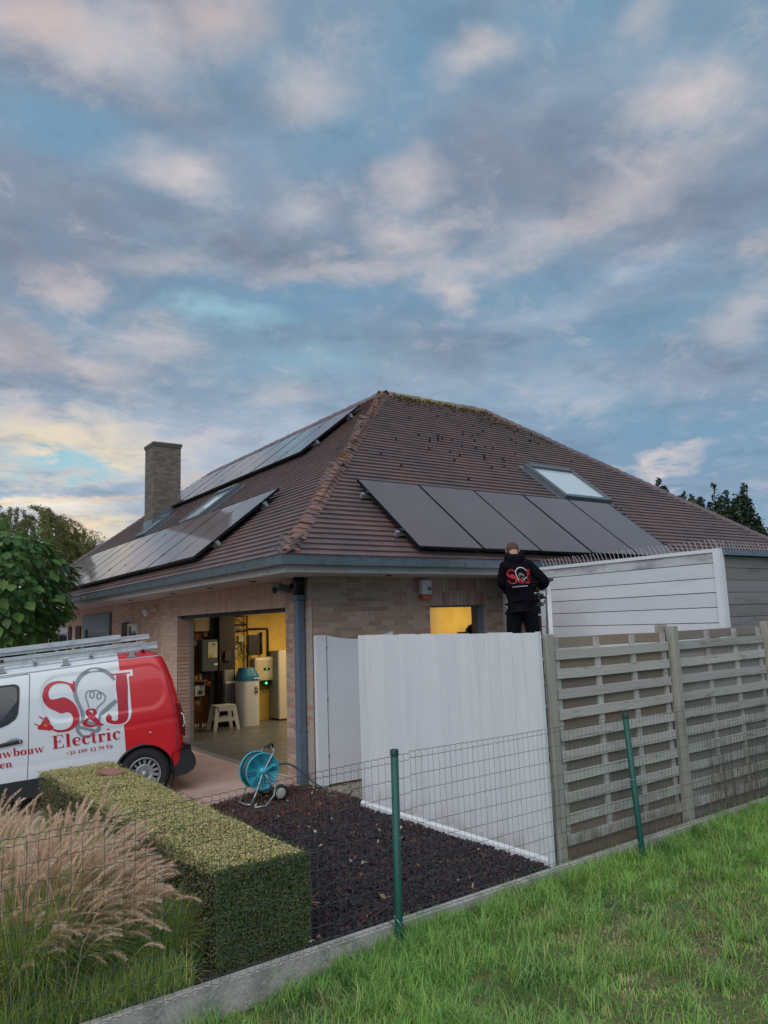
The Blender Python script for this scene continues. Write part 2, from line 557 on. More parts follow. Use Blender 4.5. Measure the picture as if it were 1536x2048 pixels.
def grid(xs, ys, zf, name, m, kind='structure', mask=None, **kw):
    xs = np.asarray(xs); ys = np.asarray(ys)
    X, Y = np.meshgrid(xs, ys, indexing='ij')
    V = np.stack([X, Y, zf(X, Y)], -1).reshape(-1, 3)
    ny = len(ys); I, J = np.meshgrid(np.arange(len(xs) - 1), np.arange(ny - 1), indexing='ij')
    a = (I * ny + J).ravel(); F = np.stack([a, a + ny, a + ny + 1, a + 1], 1)
    if mask is not None:
        cx = V[F].mean(1); F = F[mask(cx[:, 0], cx[:, 1])]
    return tag(meshobj(name, npmesh(name, V, F, m, smooth=True)), kind=kind)


# ------------------------------------------------------------------ ground
m_field = mat('field', (.07,.10,.035), .95, noise=(.6,(.10,.11,.05),.4,.7,.7), noise2=(9,(.05,.075,.025),.4,.7,.7), bump=(6,.6,.05))
m_soil = mat('soil', (.06,.045,.035), .95, noise=(12,(.035,.028,.025),.4,.7,.7), bump=(30,.8,.02))
m_drive = mat('driveway_paving', (.480,.336,.296), .75, noise=(2.2,(.368,.256,.232),.4,.68,.8), noise2=(26,(.576,.432,.384),.5,.75,.4), bump=(45,.4,.004))
def lin2(a, b, s): return list(np.arange(a, b, s))
far = [-400,-200,-100,-60,-40,-25,-18]
gx = far + lin2(-14,-5,1.) + lin2(-5,6,.25) + lin2(6,14,1.) + [18,25,40,60,100,200,400]
gy = far + lin2(-14,-5,1.) + lin2(-5,3,.25) + lin2(3,14,1.) + [18,25,40,60,100,200,400]
def zground(x, y):
    near = (np.abs(x) < 7.6) & (y > -8.6) & (y < 11.6)
    return np.where(near, -.8, np.where(y < 0, -.16, -.5))
grid(gx, gy, zground, 'ground', m_field)
o_ = grid(lin2(-8,3.1,.1), lin2(-3.92,.2,.1), lambda x, y: zdrive(x, y) + .0, 'garden_bed', m_soil)
for v_ in o_.data.vertices: v_.co.y += (yb(v_.co.x) + 3.9) * (1 - float(sstep(-3.92, -3., v_.co.y)))
grid(lin2(-14,-6,.5) + lin2(-6,.25,.1), lin2(.17,18,.15), lambda x, y: zdrive(x, y) + .004, 'driveway', m_drive)
m_lawnsoil = mat('lawn_soil', (.128,.136,.056), .95, noise=(5,(.256,.200,.112),.5,.7,.8), noise2=(30,(.064,.088,.032),.4,.7,.7), bump=(40,.9,.02))
grid(lin2(-10,10,.2), lin2(-10,-3.6,.1), lambda x, y: zlawn(x), 'lawn', m_lawnsoil, mask=lambda x, y: y < yb(x) + .02)
# concrete edging boards under the wire fence, one board after another
mb_n = 0
for x0 in np.arange(-5.7, 7.0, 1.98):
    x1 = x0 + 1.972
    b = MB()
    n = 24
    for i in range(n):
        xa = x0 + (x1 - x0) * i / n; xb = x0 + (x1 - x0) * (i + 1) / n
        b.add([(xa, yb(xa) - .05, -.4), (xb, yb(xb) - .05, -.4), (xb, yb(xb) - .05, .018), (xa, yb(xa) - .05, .018),
               (xa, yb(xa) - .038, .03), (xb, yb(xb) - .038, .03), (xb, yb(xb), .03), (xa, yb(xa), .03),
               (xb, yb(xb), -.4), (xa, yb(xa), -.4)],
              [(0, 1, 2, 3), (3, 2, 5, 4), (4, 5, 6, 7), (7, 6, 8, 9)], smooth=False)
    b.build('concrete_kerb', m_concrete, kind='structure', origin=(x0, yb(x0), 0))

# ------------------------------------------------------------------ house
house = thing('house', 'brick house with tiled hip roof, open garage and solar panels above', 'house', (0, 0, 0))
WALLZ = 2.475
G0, G1, GZ = .711, 4.695, 2.125      # garage opening
m_yellow = mat('yellow_wall', (.62,.42,.10), .8, noise=(3,(.50,.31,.045),.4,.7,.6))
m_floor = mat('garage_floor', (.115,.115,.115), .35, noise=(2,(.08,.08,.08),.4,.7,.7), rv=(4,.25,.5))
m_ceil = mat('ceiling', (.45,.40,.30), .8)

fw_ = MB()   # front wall core with the window opening
for a, b in (((0,.005,-.3),(1.83,.30,WALLZ)), ((2.86,.005,-.3),(11.0,.30,WALLZ)), ((1.83,.005,-.3),(2.86,.30,.95)), ((1.83,.005,2.095),(2.86,.30,WALLZ))):
    fw_.box(a, b)
front_wall = fw_.build('front_wall', m_mortar, house)
sw = MB()
for a, b in (((.005,.0055,-.3),(.30,G0,WALLZ-.001)), ((.005,G0,GZ),(.30,G1,WALLZ-.001)), ((.005,G1,-.3),(.30,5.55,WALLZ-.001)), ((.162,5.55,-.7),(.40,16.2,WALLZ-.001))):
    sw.box(a, b)
side_wall = sw.build('side_wall', m_mortar, house)

def brick_rows(x0, x1, z0, z1, mk, skip=None, L=.206, Hc=.0617, off=0.):
    out = []
    k0 = int(math.floor(z0 / Hc))
    k = k0
    while k * Hc < z1 - .01:
        za = max(k * Hc + .005, z0); zb = min((k + 1) * Hc - .005, z1)
        x = x0 - (k % 2) * L / 2 + off
        while x < x1:
            a = max(x, x0); b = min(x + L - .011, x1)
            if b - a > .02 and zb - za > .02 and not (skip and skip((a + b) / 2, (za + zb) / 2)):
                out.append(mk(a, b, za, zb))
            x += L
        k += 1
    return out

def mk_front(a, b, za, zb):
    j = random.uniform(-.0015, .0015)
    return TRS(((a + b) / 2, .0095 + j * .5, (za + zb) / 2), (b - a, 0, 0), (0, .018, 0), (0, 0, zb - za))
def mk_side(x=0.):
    def f(a, b, za, zb):
        j = random.uniform(-.0015, .0015)
        return TRS((x + .0095 + j * .5, (a + b) / 2, (za + zb) / 2), (0, b - a, 0), (.018, 0, 0), (0, 0, zb - za))
    return f
SOLF = lambda x, z: (1.80 < x < 2.89 and z > .93)
fb = brick_rows(0, 1.826, 0, 2.095, mk_front) + brick_rows(0, 1.79, 2.095, WALLZ - .003, mk_front)
fb += brick_rows(1.828, 2.862, 0, .925, mk_front) + brick_rows(2.864, 11, 0, 2.095, mk_front) + brick_rows(2.90, 11, 2.095, WALLZ - .003, mk_front)
for i in range(17):                                     # soldier courses over the window
    xa = 1.80 + i * .0641
    for za, zb in ((2.10, 2.284), (2.294, 2.470)):
        fb.append(mk_front(xa, xa + .054, za, zb))
pieces('brick', fb, m_brick, front_wall, near=lambda M: abs(M.translation.x - .9) + (0 if M.translation.z > 1.68 else 10) , keep=135)
sb = brick_rows(.013, G0, 0, WALLZ - .003, mk_side(), lambda y, z: False)
sb2 = brick_rows(G1, 5.55, 0, WALLZ - .003, mk_side())
for i in range(int((G1 - G0) / .0625)):
    ya = G0 + i * .0625
    for za, zb in ((GZ, 2.298), (2.308, 2.470)):
        sb2.append(mk_side()(ya + .002, ya + .0525, za, zb))
# jamb returns and the recessed wall further along
for k in range(0, 34):
    sb2.append(TRS((.156, G0 - .004, k * .0617 + .031), (.28, 0, 0), (0, .022, 0), (0, 0, .052)))
    sb2.append(TRS((.156, G1 - .004, k * .0617 + .031), (.28, 0, 0), (0, .022, 0), (0, 0, .052)))
    sb2.append(TRS((.09, 5.556, k * .0617 + .031), (.15, 0, 0), (0, .02, 0), (0, 0, .052)))
REC = [(7.30, 8.0, .8, 2.06), (9.3, 11.7, -.3, 2.32), (12.0, 12.5, .5, 2.10), (13.3, 14.6, .8, 2.08)]
sb2 += brick_rows(5.55, 16.2, -.4, WALLZ - .003, mk_side(.155), lambda y, z: any(a - .02 < y < b + .02 and c < z < d for a, b, c, d in REC))
pieces('brick', sb, m_brick_lit, side_wall, near=lambda M: M.translation.y, keep=165)
V_, F_ = boxes_np(sb2)
meshobj('bricks', npmesh('bricks', V_, F_, m_brick_lit, np.repeat(rng.random(len(sb2)), 8)), side_wall, None, 'stuff')

# interior shell of the garage
b = MB(); b.box((.301, 6.46, 0), (5.2, 6.6, 2.46)); b.box((5.1, .3005, 0), (5.2, 6.459, 2.46)); b.build('interior_wall', m_yellow, house)
b = MB(); b.box((.3005, .3015, .2), (1.828, .33, 2.455)); b.box((2.862, .3015, .2), (5.09, .33, 2.455)); b.build('interior_wall', m_yellow, house)
b = MB(); b.box((-.02, G0 - .001, -.3), (5.2, 6.6, .006)); b.box((.3, .3, -.3), (5.2, G0, .005)); b.build('garage_floor', m_floor, house)
b = MB(); b.box((.3, .3, 2.461), (5.2, 6.6, 2.472)); b.build('ceiling', m_ceil, house)
b = MB(); b.box((-.03, G0, -.01), (.03, G1 + .02, .014)); b.box((-.075, G0, -.02), (-.035, G1 + .02, .008)); b.build('threshold_strip', m_steel, house)
b = MB(); b.box((.06, G0 + .002, 2.07), (.14, G1 - .002, 2.123)); b.build('door_track', m_black, house)
b = MB()
for yy in (G0 + .03, G1 - .09):
    b.box((.20, yy, 0.01), (.26, yy + .05, 2.05))
b.build('door_guide', m_steel, house)

# fascia, soffit, gutter
X1, Y1 = 11.72, 17.8
b = MB(); b.box((-.72, -.72, 2.475), (11.6, .012, 2.487)); b.box((-.72, .0125, 2.475), (.17, 17.7, 2.4865)); b.build('soffit', m_pvc, house)
b = MB(); b.box((-.745, -.745, 2.468), (11.65, -.72, 2.60)); b.box((-.745, -.7195, 2.468), (-.72, 17.7, 2.60)); b.build('fascia', m_pvc, house)
b = MB()
for i in range(24): b.lathe([(0, 0), (.008, .001), (.006, .004), (0, .005)], (-.5 + i * .5, -.745, 2.492), (0, -1, 0), 8)
for i in range(34): b.lathe([(0, 0), (.008, .001), (.006, .004), (0, .005)], (-.745, -.3 + i * .5, 2.492), (-1, 0, 0), 8)
b.build('fascia_screws', m_blk2, house, kind='stuff')
def gutter_profile(o):  # list of (out, z)
    return [(.0, 2.635), (.0, 2.550), (.095, 2.545), (.108, 2.62), (.105, 2.642), (.118, 2.648), (.112, 2.630), (.100, 2.548), (.006, 2.556), (.006, 2.635)]
gp = gutter_profile(0)
b = MB()
def sweep(b, prof, pts_fn, n):
    rows = [[pts_fn(i, o, z) for o, z in prof] for i in range(n)]
    k = len(prof); V = [p for r in rows for p in r]
    F = [(i * k + j, i * k + (j + 1) % k, (i + 1) * k + (j + 1) % k, (i + 1) * k + j) for i in range(n - 1) for j in range(k)]
    b.add(V, F)
path = [(-1, 17.7), (0, 0), (11.6, 1)]
def gpt(i, o, z):
    d = .746 + o
    return [(-d, 17.7, z), (-d, -d, z), (11.6, -d, z)][i]
sweep(b, gp, gpt, 3)
b.build('gutter', m_zinc, house)
b = MB()
for yy in list(np.arange(.1, 17, .52)):
    b.box((-.746 - .118, yy, 2.545), (-.746 - .095, yy + .012, 2.652))
for xx in (0.2, 1.0, 1.75, 2.6, 3.4):
    b.box((xx, -.746 - .118, 2.545), (xx + .010, -.746 - .096, 2.652))
b.build('gutter_joints', m_zinc, house, kind='stuff')
b = MB()
for xx, yy in ((-.37, 3.9), (-.37, 2.35), (-.37, .9), (-.37, 6.2), (.9, -.37)):
    b.lathe([(.05, 0), (.05, -.006), (.03, -.012), (0, -.008)], (xx, yy, 2.4745), (0, 0, 1), 16)
b.build('soffit_lights', m_blk2, house, kind='stuff')
# corner downspout with hopper
b = MB(); b.box((-.115, .17, -.02), (-.015, .275, 2.20)); ds = b.build('downspout', m_pipe, house, bevel=.012)
b = MB(); b.box((-.15, .135, 2.20), (.0, .31, 2.225)); b.box((-.13, .15, 2.225), (-.005, .295, 2.26)); b.build('hopper_rim', m_pipe, ds, bevel=.006)
b = MB(); b.tube([(-.07, .22, 2.255), (-.07, .22, 2.35), (-.09, .18, 2.42), (-.12, .12, 2.474)], .07, 16); b.build('pipe_bend', m_black, ds)
b = MB(); b.box((-.12, .165, .62), (-.005, .28, .66)); b.box((-.12, .165, 1.75), (-.005, .28, 1.78)); b.build('bracket', m_pipe, ds)

# ------------------------------------------------------------------ roof
E0, ZE, TP = -.79, 2.65, math.tan(rad(38.8))
CS, SN = math.cos(rad(38.8)), math.sin(rad(38.8))
RX, RY = E0 + 4.86, E0 + 4.86
XE, YE = 11.72, 17.8
ZR = ZE + 4.86 * TP
DK = -.035
def RP(side, a, s, off=0.):
    """point on a roof plane: a along the eave, s up the slope, off along the normal"""
    if side == 'F': return np.array((a, E0 + s * CS - off * SN, ZE + s * SN + off * CS))
    return np.array((E0 + s * CS - off * SN, a, ZE + s * SN + off * CS))
b = MB()
z = lambda v: v + DK
b.add([(E0,E0,z(ZE)),(XE,E0,z(ZE)),(6.86,RY,z(ZR)),(RX,RY,z(ZR)),(E0,YE,z(ZE)),(RX,12.96,z(ZR)),(XE,8.93,z(ZE)),(RX+4.86,8.93+.0,z(ZE)),(RX+4.86,YE,z(ZE)),(RX+4.86,8.9,z(ZE))],
      [(0,1,2,3),(0,3,5,4),(1,6,2),(2,6,7),(2,7,5,3),(5,7,8),(4,5,8)])
roof = b.build('roof', m_deck, house)
EXPO, TW = .12, .168
def tile_mats(side, a_lo, a_hi):
    out = []
    rows = int(6.235 / EXPO)
    th = .021; L = .19
    ang = math.atan2(.023, EXPO)
    for k in range(rows):
        s = k * EXPO - .02; q = (s + .05) * CS
        lo, hi = a_lo(q), a_hi(q)
        x = math.floor(lo / TW) * TW + (k % 2) * TW / 2
        while x < hi:
            c = x + TW / 2
            if lo - .02 < c < hi + .02:
                tl = ang + random.uniform(-.004, .005)
                ys = math.cos(tl) * L; yn = -math.sin(tl) * L
                cc = RP(side, c, s + ys / 2, .028 + yn / 2 + random.uniform(-.0008, .0008))
                up = RP(side, 0, ys, yn) - RP(side, 0, 0, 0)
                nn = RP(side, 0, math.sin(tl), math.cos(tl)) - RP(side, 0, 0, 0)
                wv = (TW - .0015) 
                sk = random.uniform(-.002, .002)
                axv = np.array((wv, 0, 0)) if side == 'F' else np.array((0, wv, 0))
                axv = axv + up / L * sk
                out.append(TRS(cc, axv, up, nn * th))
            x += TW
    return out
tF = tile_mats('F', lambda q: E0 + q, lambda q: XE - q)
tL = tile_mats('L', lambda q: E0 + q, lambda q: YE - q)
ce = np.array((-4.6, -8.09, 1.87))
def tnear(M):
    d = np.array(M.translation) - ce
    nrm = np.array((0, -SN, CS)) if abs(M.col[0][0]) > .1 else np.array((-SN, 0, CS))
    L_ = np.linalg.norm(d)
    return L_ * L_ / max(.02, abs(d @ nrm) / L_)
pieces('roof_tile', tF + tL, m_tile, roof, near=tnear, keep=300)

def hip_tiles(name, P0, P1, s1, s2, n, m, up=None, width=.15, scallop=1.0):
    """curved cap tiles along an edge from P0 up to P1; s1, s2: unit vectors down each side plane"""
    P0 = np.array(P0, float); P1 = np.array(P1, float); s1 = np.array(s1, float); s2 = np.array(s2, float)
    d = (P1 - P0) / n; dl = np.linalg.norm(d); t = d / dl
    up = np.array(up, float) if up is not None else -(s1 + s2)
    up /= np.linalg.norm(up)
    V = []; NS = 7
    for j, (tt, lift, wd) in enumerate(((-.1, .036, 1.04), (1.35, .012, .96))):
        for layer in (0, -.016):
            for i in range(NS):
                a = -1 + 2 * i / (NS - 1)
                side = s1 if a < 0 else s2
                p = side * abs(a) * width * wd + up * (lift + layer + .024 * (1 - abs(a) ** 1.6)) + t * dl * tt
                # scalloped lower edge
                if j == 0: p = p - t * dl * .18 * (abs(a) ** 2) * scallop
                V.append(p)
    F = []
    for i in range(NS - 1):
        F.append((i, i + 1, 2 * NS + i + 1, 2 * NS + i))           # top
        F.append((i + 1, i, NS + i, NS + i + 1))                   # lower front edge
        F.append((NS + i + 1, NS + i, 3 * NS + i, 3 * NS + i + 1))
    F.append((0, 2 * NS, 3 * NS, NS)); F.append((NS - 1, 2 * NS - 1, 4 * NS - 1, 3 * NS - 1))
    me = bpy.data.meshes.new(name); me.from_pydata([tuple(v) for v in V], [], F); me.materials.append(m); me.update()
    bm = bmesh.new(); bm.from_mesh(me); bmesh.ops.recalc_face_normals(bm, faces=bm.faces); bm.to_mesh(me); bm.free()
    for k in range(n):
        p = P0 + d * k
        M = Matrix.Translation(p + rng.normal(0, .003, 3)) @ Matrix.Rotation(random.uniform(-.03, .03), 4, Vector(up))
        meshobj(name, me, roof, M)
hip = np.array((1, 1, TP)); 
def perp(side, t):
    # unit vector lying in the roof plane, perpendicular to edge t, pointing away from it
    t = t / np.linalg.norm(t)
    v = side - t * (side @ t); return v / np.linalg.norm(v)
tH = np.array((1, 1, TP)) / np.linalg.norm((1, 1, TP))
hip_tiles('hip_tile', (E0 + .02, E0 + .02, ZE + .03), (RX, RY, ZR + .01), (1, .10, 0), (.10, 1, 0), 52, m_hip, up=(-SN, -SN, 2 * CS), width=.185, scallop=-.4)
tR = np.array((-1, 1, TP)) / np.linalg.norm((-1, 1, TP))
hip_tiles('hip_tile', (XE, E0, ZE + .02), (6.86, RY, ZR + .01), perp(np.array((-1., 0, 0)), tR), perp(np.array((0, 1., 0)), tR), 44, m_tile)
tB = np.array((1, -1, TP)) / np.linalg.norm((1, -1, TP))
hip_tiles('hip_tile', (E0, YE, ZE + .02), (RX, 12.96, ZR + .01), perp(np.array((0., -1, 0)), tB), perp(np.array((1., 0, 0)), tB), 40, m_tile)
hip_tiles('ridge_tile', (6.9, RY, ZR + .01), (RX, RY, ZR + .01), (0, -CS, -SN), (0, CS, -SN), 9, m_ridge, width=.17)
hip_tiles('ridge_tile', (RX, 13.0, ZR + .01), (RX, RY, ZR + .01), (-CS, 0, -SN), (CS, 0, -SN), 28, m_tile, width=.17)
# moss growing below the ridge and beside the roof window
mv = []
for i in range(620):
    if i < 330: a = random.uniform(4.2, 6.9); s = 6.2 - abs(random.gauss(0, .12)); 
    elif i < 540: a = random.gauss(6.7, .6); s = 5.75 + random.gauss(0, .22) - (a - 6.3) * .55
    else: a = random.gauss(4.6, .4); s = 6.15 - abs(random.gauss(0, .25))
    if not (E0 + s * CS < a < XE - s * CS) or s > 6.2: continue
    mv.append(RP('F', a, s, .035))
for i in range(70):
    mv.append(RP('F', 6.75 + random.gauss(0, .1), 1.95 + random.gauss(0, .05), .035))
for i in range(60):
    s = random.uniform(2.6, 3.4) if random.random() < .6 else random.uniform(4, 6); mv.append(RP('F', E0 + s * CS + random.gauss(.03, .05), s, .07))
b = MB()
for p in mv:
    r_ = random.uniform(.012, .038); h_ = r_ * .12
    b.add([p + np.array(q) * r_ * random.uniform(.7, 1.2) for q in ((1,0,0),(.3,.9,0),(-.8,.5,0),(-.7,-.6,0),(.4,-.9,0))] + [p + np.array((0, -SN, CS)) * h_],
          [(i, (i + 1) % 5, 5) for i in range(5)])
b.build('moss', m_moss, roof, kind='stuff')
b = MB()
for i in range(60):
    a = random.gauss(4.8, 1.6); s = random.gauss(4.0, .9)
    if not (E0 + s * CS + .3 < a < XE - s * CS - .3) or s > 5.8 or s < 2.1: continue
    s = round(s / EXPO) * EXPO
    p = RP('F', a, s - .01, .05); b.obox(p, (random.choice((.018, .03)), 0, 0), RP('F', 0, .03) - RP('F', 0, 0), np.array((0, -SN, CS)) * .02)
b.build('tile_hooks', m_dark, roof, kind='stuff')  # dark boxes scattered for the random dark gaps among the tiles

# roof windows (side, a0, a1, s0, s1)
m_skyglass = mat('pale_reflection_glass', (.60,.68,.72), .05, spec=.8, coat=.3)  # pale colour stands in for bright sky reflected in the panes
for side, a0, a1, s0, s1 in (('F', 5.50, 6.78, 1.97, 3.17), ('L', 5.75, 6.85, 2.08, 3.22), ('L', 9.45, 10.15, 2.25, 3.08)):
    N = RP(side, 0, 0, 1) - RP(side, 0, 0, 0); U = RP(side, 0, 1) - RP(side, 0, 0); Aa = RP(side, 1, 0) - RP(side, 0, 0)
    rw = empty_part('roof_window', house, RP(side, a0, s0))
    fr = MB(); t = .09
    def ob(x0, x1, y0, y1, h0, h1, target): target.obox(RP(side, (x0 + x1) / 2, (y0 + y1) / 2, (h0 + h1) / 2), Aa * (x1 - x0), U * (y1 - y0), N * (h1 - h0))
    ob(a0, a0 + t, s0, s1, .0, .13, fr); ob(a1 - t, a1, s0, s1, .0, .13, fr)
    ob(a0 + t, a1 - t, s0, s0 + t, .0, .125, fr); ob(a0 + t, a1 - t, s1 - t * 1.2, s1, .0, .15, fr)
    ob(a0 - .07, a1 + .07, s0 - .1, s1 + .07, .02, .045, fr)
    fr.build('frame', m_frame, rw, bevel=.006)
    p = MB(); ob(a0 + t, a1 - t, s0 + t, s1 - t * 1.2, .085, .1, p); p.build('pane', m_skyglass, rw)

# chimney
CX0, CX1, CY0, CY1, CZ = 1.53, 2.25, 10.75, 11.45, 6.62
b = MB(); b.box((CX0 + .005, CY0 + .005, 4.2), (CX1 - .005, CY1, CZ)); chim = b.build('chimney', mat('chimney_mortar', (.17,.15,.13), .95), roof)
cb = brick_rows(CX0, CX1, 4.25, CZ, lambda a, b_, za, zb: TRS(((a + b_) / 2, CY0 + .0105, (za + zb) / 2), (b_ - a, 0, 0), (0, .018, 0), (0, 0, zb - za)))
cb += brick_rows(CY0, CY1, 4.2, CZ, lambda a, b_, za, zb: TRS((CX0 + .0105, (a + b_) / 2, (za + zb) / 2), (0, b_ - a, 0), (.022, 0, 0), (0, 0, zb - za)))
V_, F_ = boxes_np(cb)
meshobj('bricks', npmesh('bricks', V_, F_, m_chim, np.repeat(rng.random(len(cb)), 8)), chim, None, 'stuff')
b = MB(); b.box((CX0 - .028, CY0 - .028, CZ + .05), (CX1 + .028, CY1 + .028, CZ + .11)); b.box((CX0 - .012, CY0 - .012, CZ), (CX1 + .012, CY1 + .012, CZ + .05)); b.build('chimney_cap', m_chim, chim)
b = MB()
b.add([(CX0 - .02, CY0 - .03, 4.45), (CX1 + .03, CY0 - .03, 5.10), (CX1 + .03, CY0 - .03, 5.28), (CX0 - .02, CY0 - .03, 4.70)], [(0, 1, 2, 3)])
b.add([(CX0 - .03, CY0 - .03, 4.45), (CX0 - .03, CY1, 4.45), (CX0 - .03, CY1, 4.70), (CX0 - .03, CY0 - .03, 4.70)], [(0, 3, 2, 1)])
b.build('flashing', m_zinc, chim)

# ------------------------------------------------------------------ house front window and side openings
win = empty_part('window', house, (1.83, .1, .95))
b = MB(); F0, F1, Z0, Z1 = 1.832, 2.858, .955, 2.092
b.box((F0, .10, Z0), (F0 + .025, .16, Z1)); b.box((F1 - .06, .07, Z0), (F1, .16, Z1)); b.box((F0 + .025, .10, Z1 - .02), (F1 - .06, .16, Z1)); b.box((F0 + .025, .10, Z0), (F1 - .06, .16, Z0 + .05))
b.build('frame', mat('grey_window_frame', (.16,.20,.24), .4), win)
b = MB(); b.box((F0 - .01, .04, Z0 - .05), (F1 + .01, .15, Z0 - .005)); b.build('sill', m_concrete, win)
m_clear = bpy.data.materials.new('clear_glass'); m_clear.use_nodes = True
_nt = m_clear.node_tree; _nt.nodes.clear(); _q = NG(_nt)
_o = _q.n('ShaderNodeOutputMaterial'); _t = _q.n('ShaderNodeBsdfTransparent'); _gl = _q.n('ShaderNodeBsdfGlossy'); _gl.inputs['Roughness'].default_value = .02
_t.inputs[0].default_value = (.96, .97, .97, 1); _fr = _q.n('ShaderNodeFresnel'); _fr.inputs[0].default_value = 1.45; _m = _q.n('ShaderNodeMixShader')
_nt.links.new(_fr.outputs[0], _m.inputs[0]); _nt.links.new(_t.outputs[0], _m.inputs[1]); _nt.links.new(_gl.outputs[0], _m.inputs[2]); _nt.links.new(_m.outputs[0], _o.inputs[0])
b = MB(); b.box((F0 + .025, .125, Z0 + .05), (F1 - .06, .131, Z1 - .02)); b.build('pane', m_clear, win)

m_dkglass = mat('dark_window_glass', (.03,.035,.045), .08, spec=.6)
def side_window(y0, y1, z0, z1, fm, name='window', jamb=None):
    w = empty_part(name, house, (.18, y0, z0)); b = MB(); t = .06
    b.box((.115, y0, z0), (.169, y0 + t, z1)); b.box((.115, y1 - t, z0), (.169, y1, z1)); b.box((.115, y0 + t, z1 - t), (.169, y1 - t, z1)); b.box((.115, y0 + t, z0), (.169, y1 - t, z0 + t))
    b.build('frame', fm, w)
    b = MB(); b.box((.145, y0 + t, z0 + t), (.155, y1 - t, z1 - t)); b.build('pane', m_dkglass, w)
    return w
m_wf = mat('pale_frame', (.55,.54,.48), .5)
side_window(7.32, 7.98, .82, 2.05, m_wf)
side_window(13.3, 14.6, .82, 2.08, m_wf)
m_dkbrown = mat('brown_board', (.055,.03,.022), .7, noise=(4,(.035,.02,.016),.4,.7,.7))
for y0, y1 in ((8.02, 8.42), (12.02, 12.5), (13.0, 13.28)):
    b = MB(); b.box((.12, y0, .4), (.169, y1, 2.08)); b.build('wall_board', m_dkbrown, house)
m_bluegrey = mat('blue_grey_paint', (.15,.19,.22), .55, noise=(4,(.11,.15,.18),.4,.7,.6))
dr = empty_part('front_door', house, (.17, 9.3, 0))
b = MB(); b.box((.10, 9.30, -.4), (.20, 9.55, 2.32)); b.box((.10, 11.45, -.4), (.20, 11.7, 2.32)); b.box((.10, 9.55, 1.98), (.20, 11.45, 2.32)); b.build('door_frame', m_bluegrey, dr)
b = MB(); b.box((.14, 9.551, -.4), (.166, 11.449, 1.98)); b.build('door_leaf', mat('door_dark', (.012,.014,.022), .3), dr)

# items on the outside walls
siren = thing('alarm_siren', 'white alarm box with orange beacon fixed under the eaves by the yellow window', 'alarm', (1.64, 0, 2.2))
b = MB(); b.prism([(1.64, -.003, 2.24), (1.81, -.003, 2.24), (1.81, -.003, 2.44), (1.64, -.003, 2.44)], (0, -.085, 0)); b.build('case', m_whitep, siren, bevel=.02)
b = MB(); b.prism([(1.645, -.004, 2.175), (1.805, -.004, 2.175), (1.81, -.004, 2.238), (1.64, -.004, 2.238)], (0, -.083, 0)); b.build('beacon', mat('orange_lens', (.65,.10,.02), .25), siren, bevel=.018)
b = MB(); b.box((1.74, -.093, 2.30), (1.79, -.0885, 2.345)); b.build('badge', mat('teal_badge', (.03,.16,.22), .5), siren)
camb = thing('security_camera', 'grey security camera on the wall left of the downspout top', 'camera', (-.02, .42, 2.38))
b = MB(); b.obox((-.16, .47, 2.36), (.24, .06, -.05), (-.03, .10, 0), (.02, 0, .10)); b.build('housing', mat('camera_grey', (.20,.22,.25), .4), camb, bevel=.02)
b = MB(); b.bar((-.06, .45, 2.38), (.0, .43, 2.42), .05); b.lathe([(0, 0), (.05, 0), (.05, .02), (0, .02)], (0, .43, 2.42), (-1, 0, 0), 12); b.build('bracket', m_blk2, camb)
b = MB(); b.lathe([(0, 0), (.04, 0), (.04, .02), (0, .022)], (-.28, .44, 2.335), (-1, -.25, -.1), 14); b.build('lens', m_black, camb)
lamp = thing('wall_light', 'small white outdoor lamp on the recessed wall left of the garage', 'lamp', (.155, 6.33, 2.27))
b = MB(); b.lathe([(0, 0), (.05, 0), (.05, .03), (0, .03)], (.154, 6.33, 2.30), (-1, 0, 0), 14); b.bar((.13, 6.33, 2.30), (.02, 6.33, 2.27), .03); b.build('mount', m_whitep, lamp)
b = MB(); b.lathe([(0, -.02), (.055, -.02), (.065, .09), (.03, .12), (0, .12)], (.0, 6.36, 2.2), (-.3, .1, 1), 14); b.build('lamp_head', m_whitep, lamp)

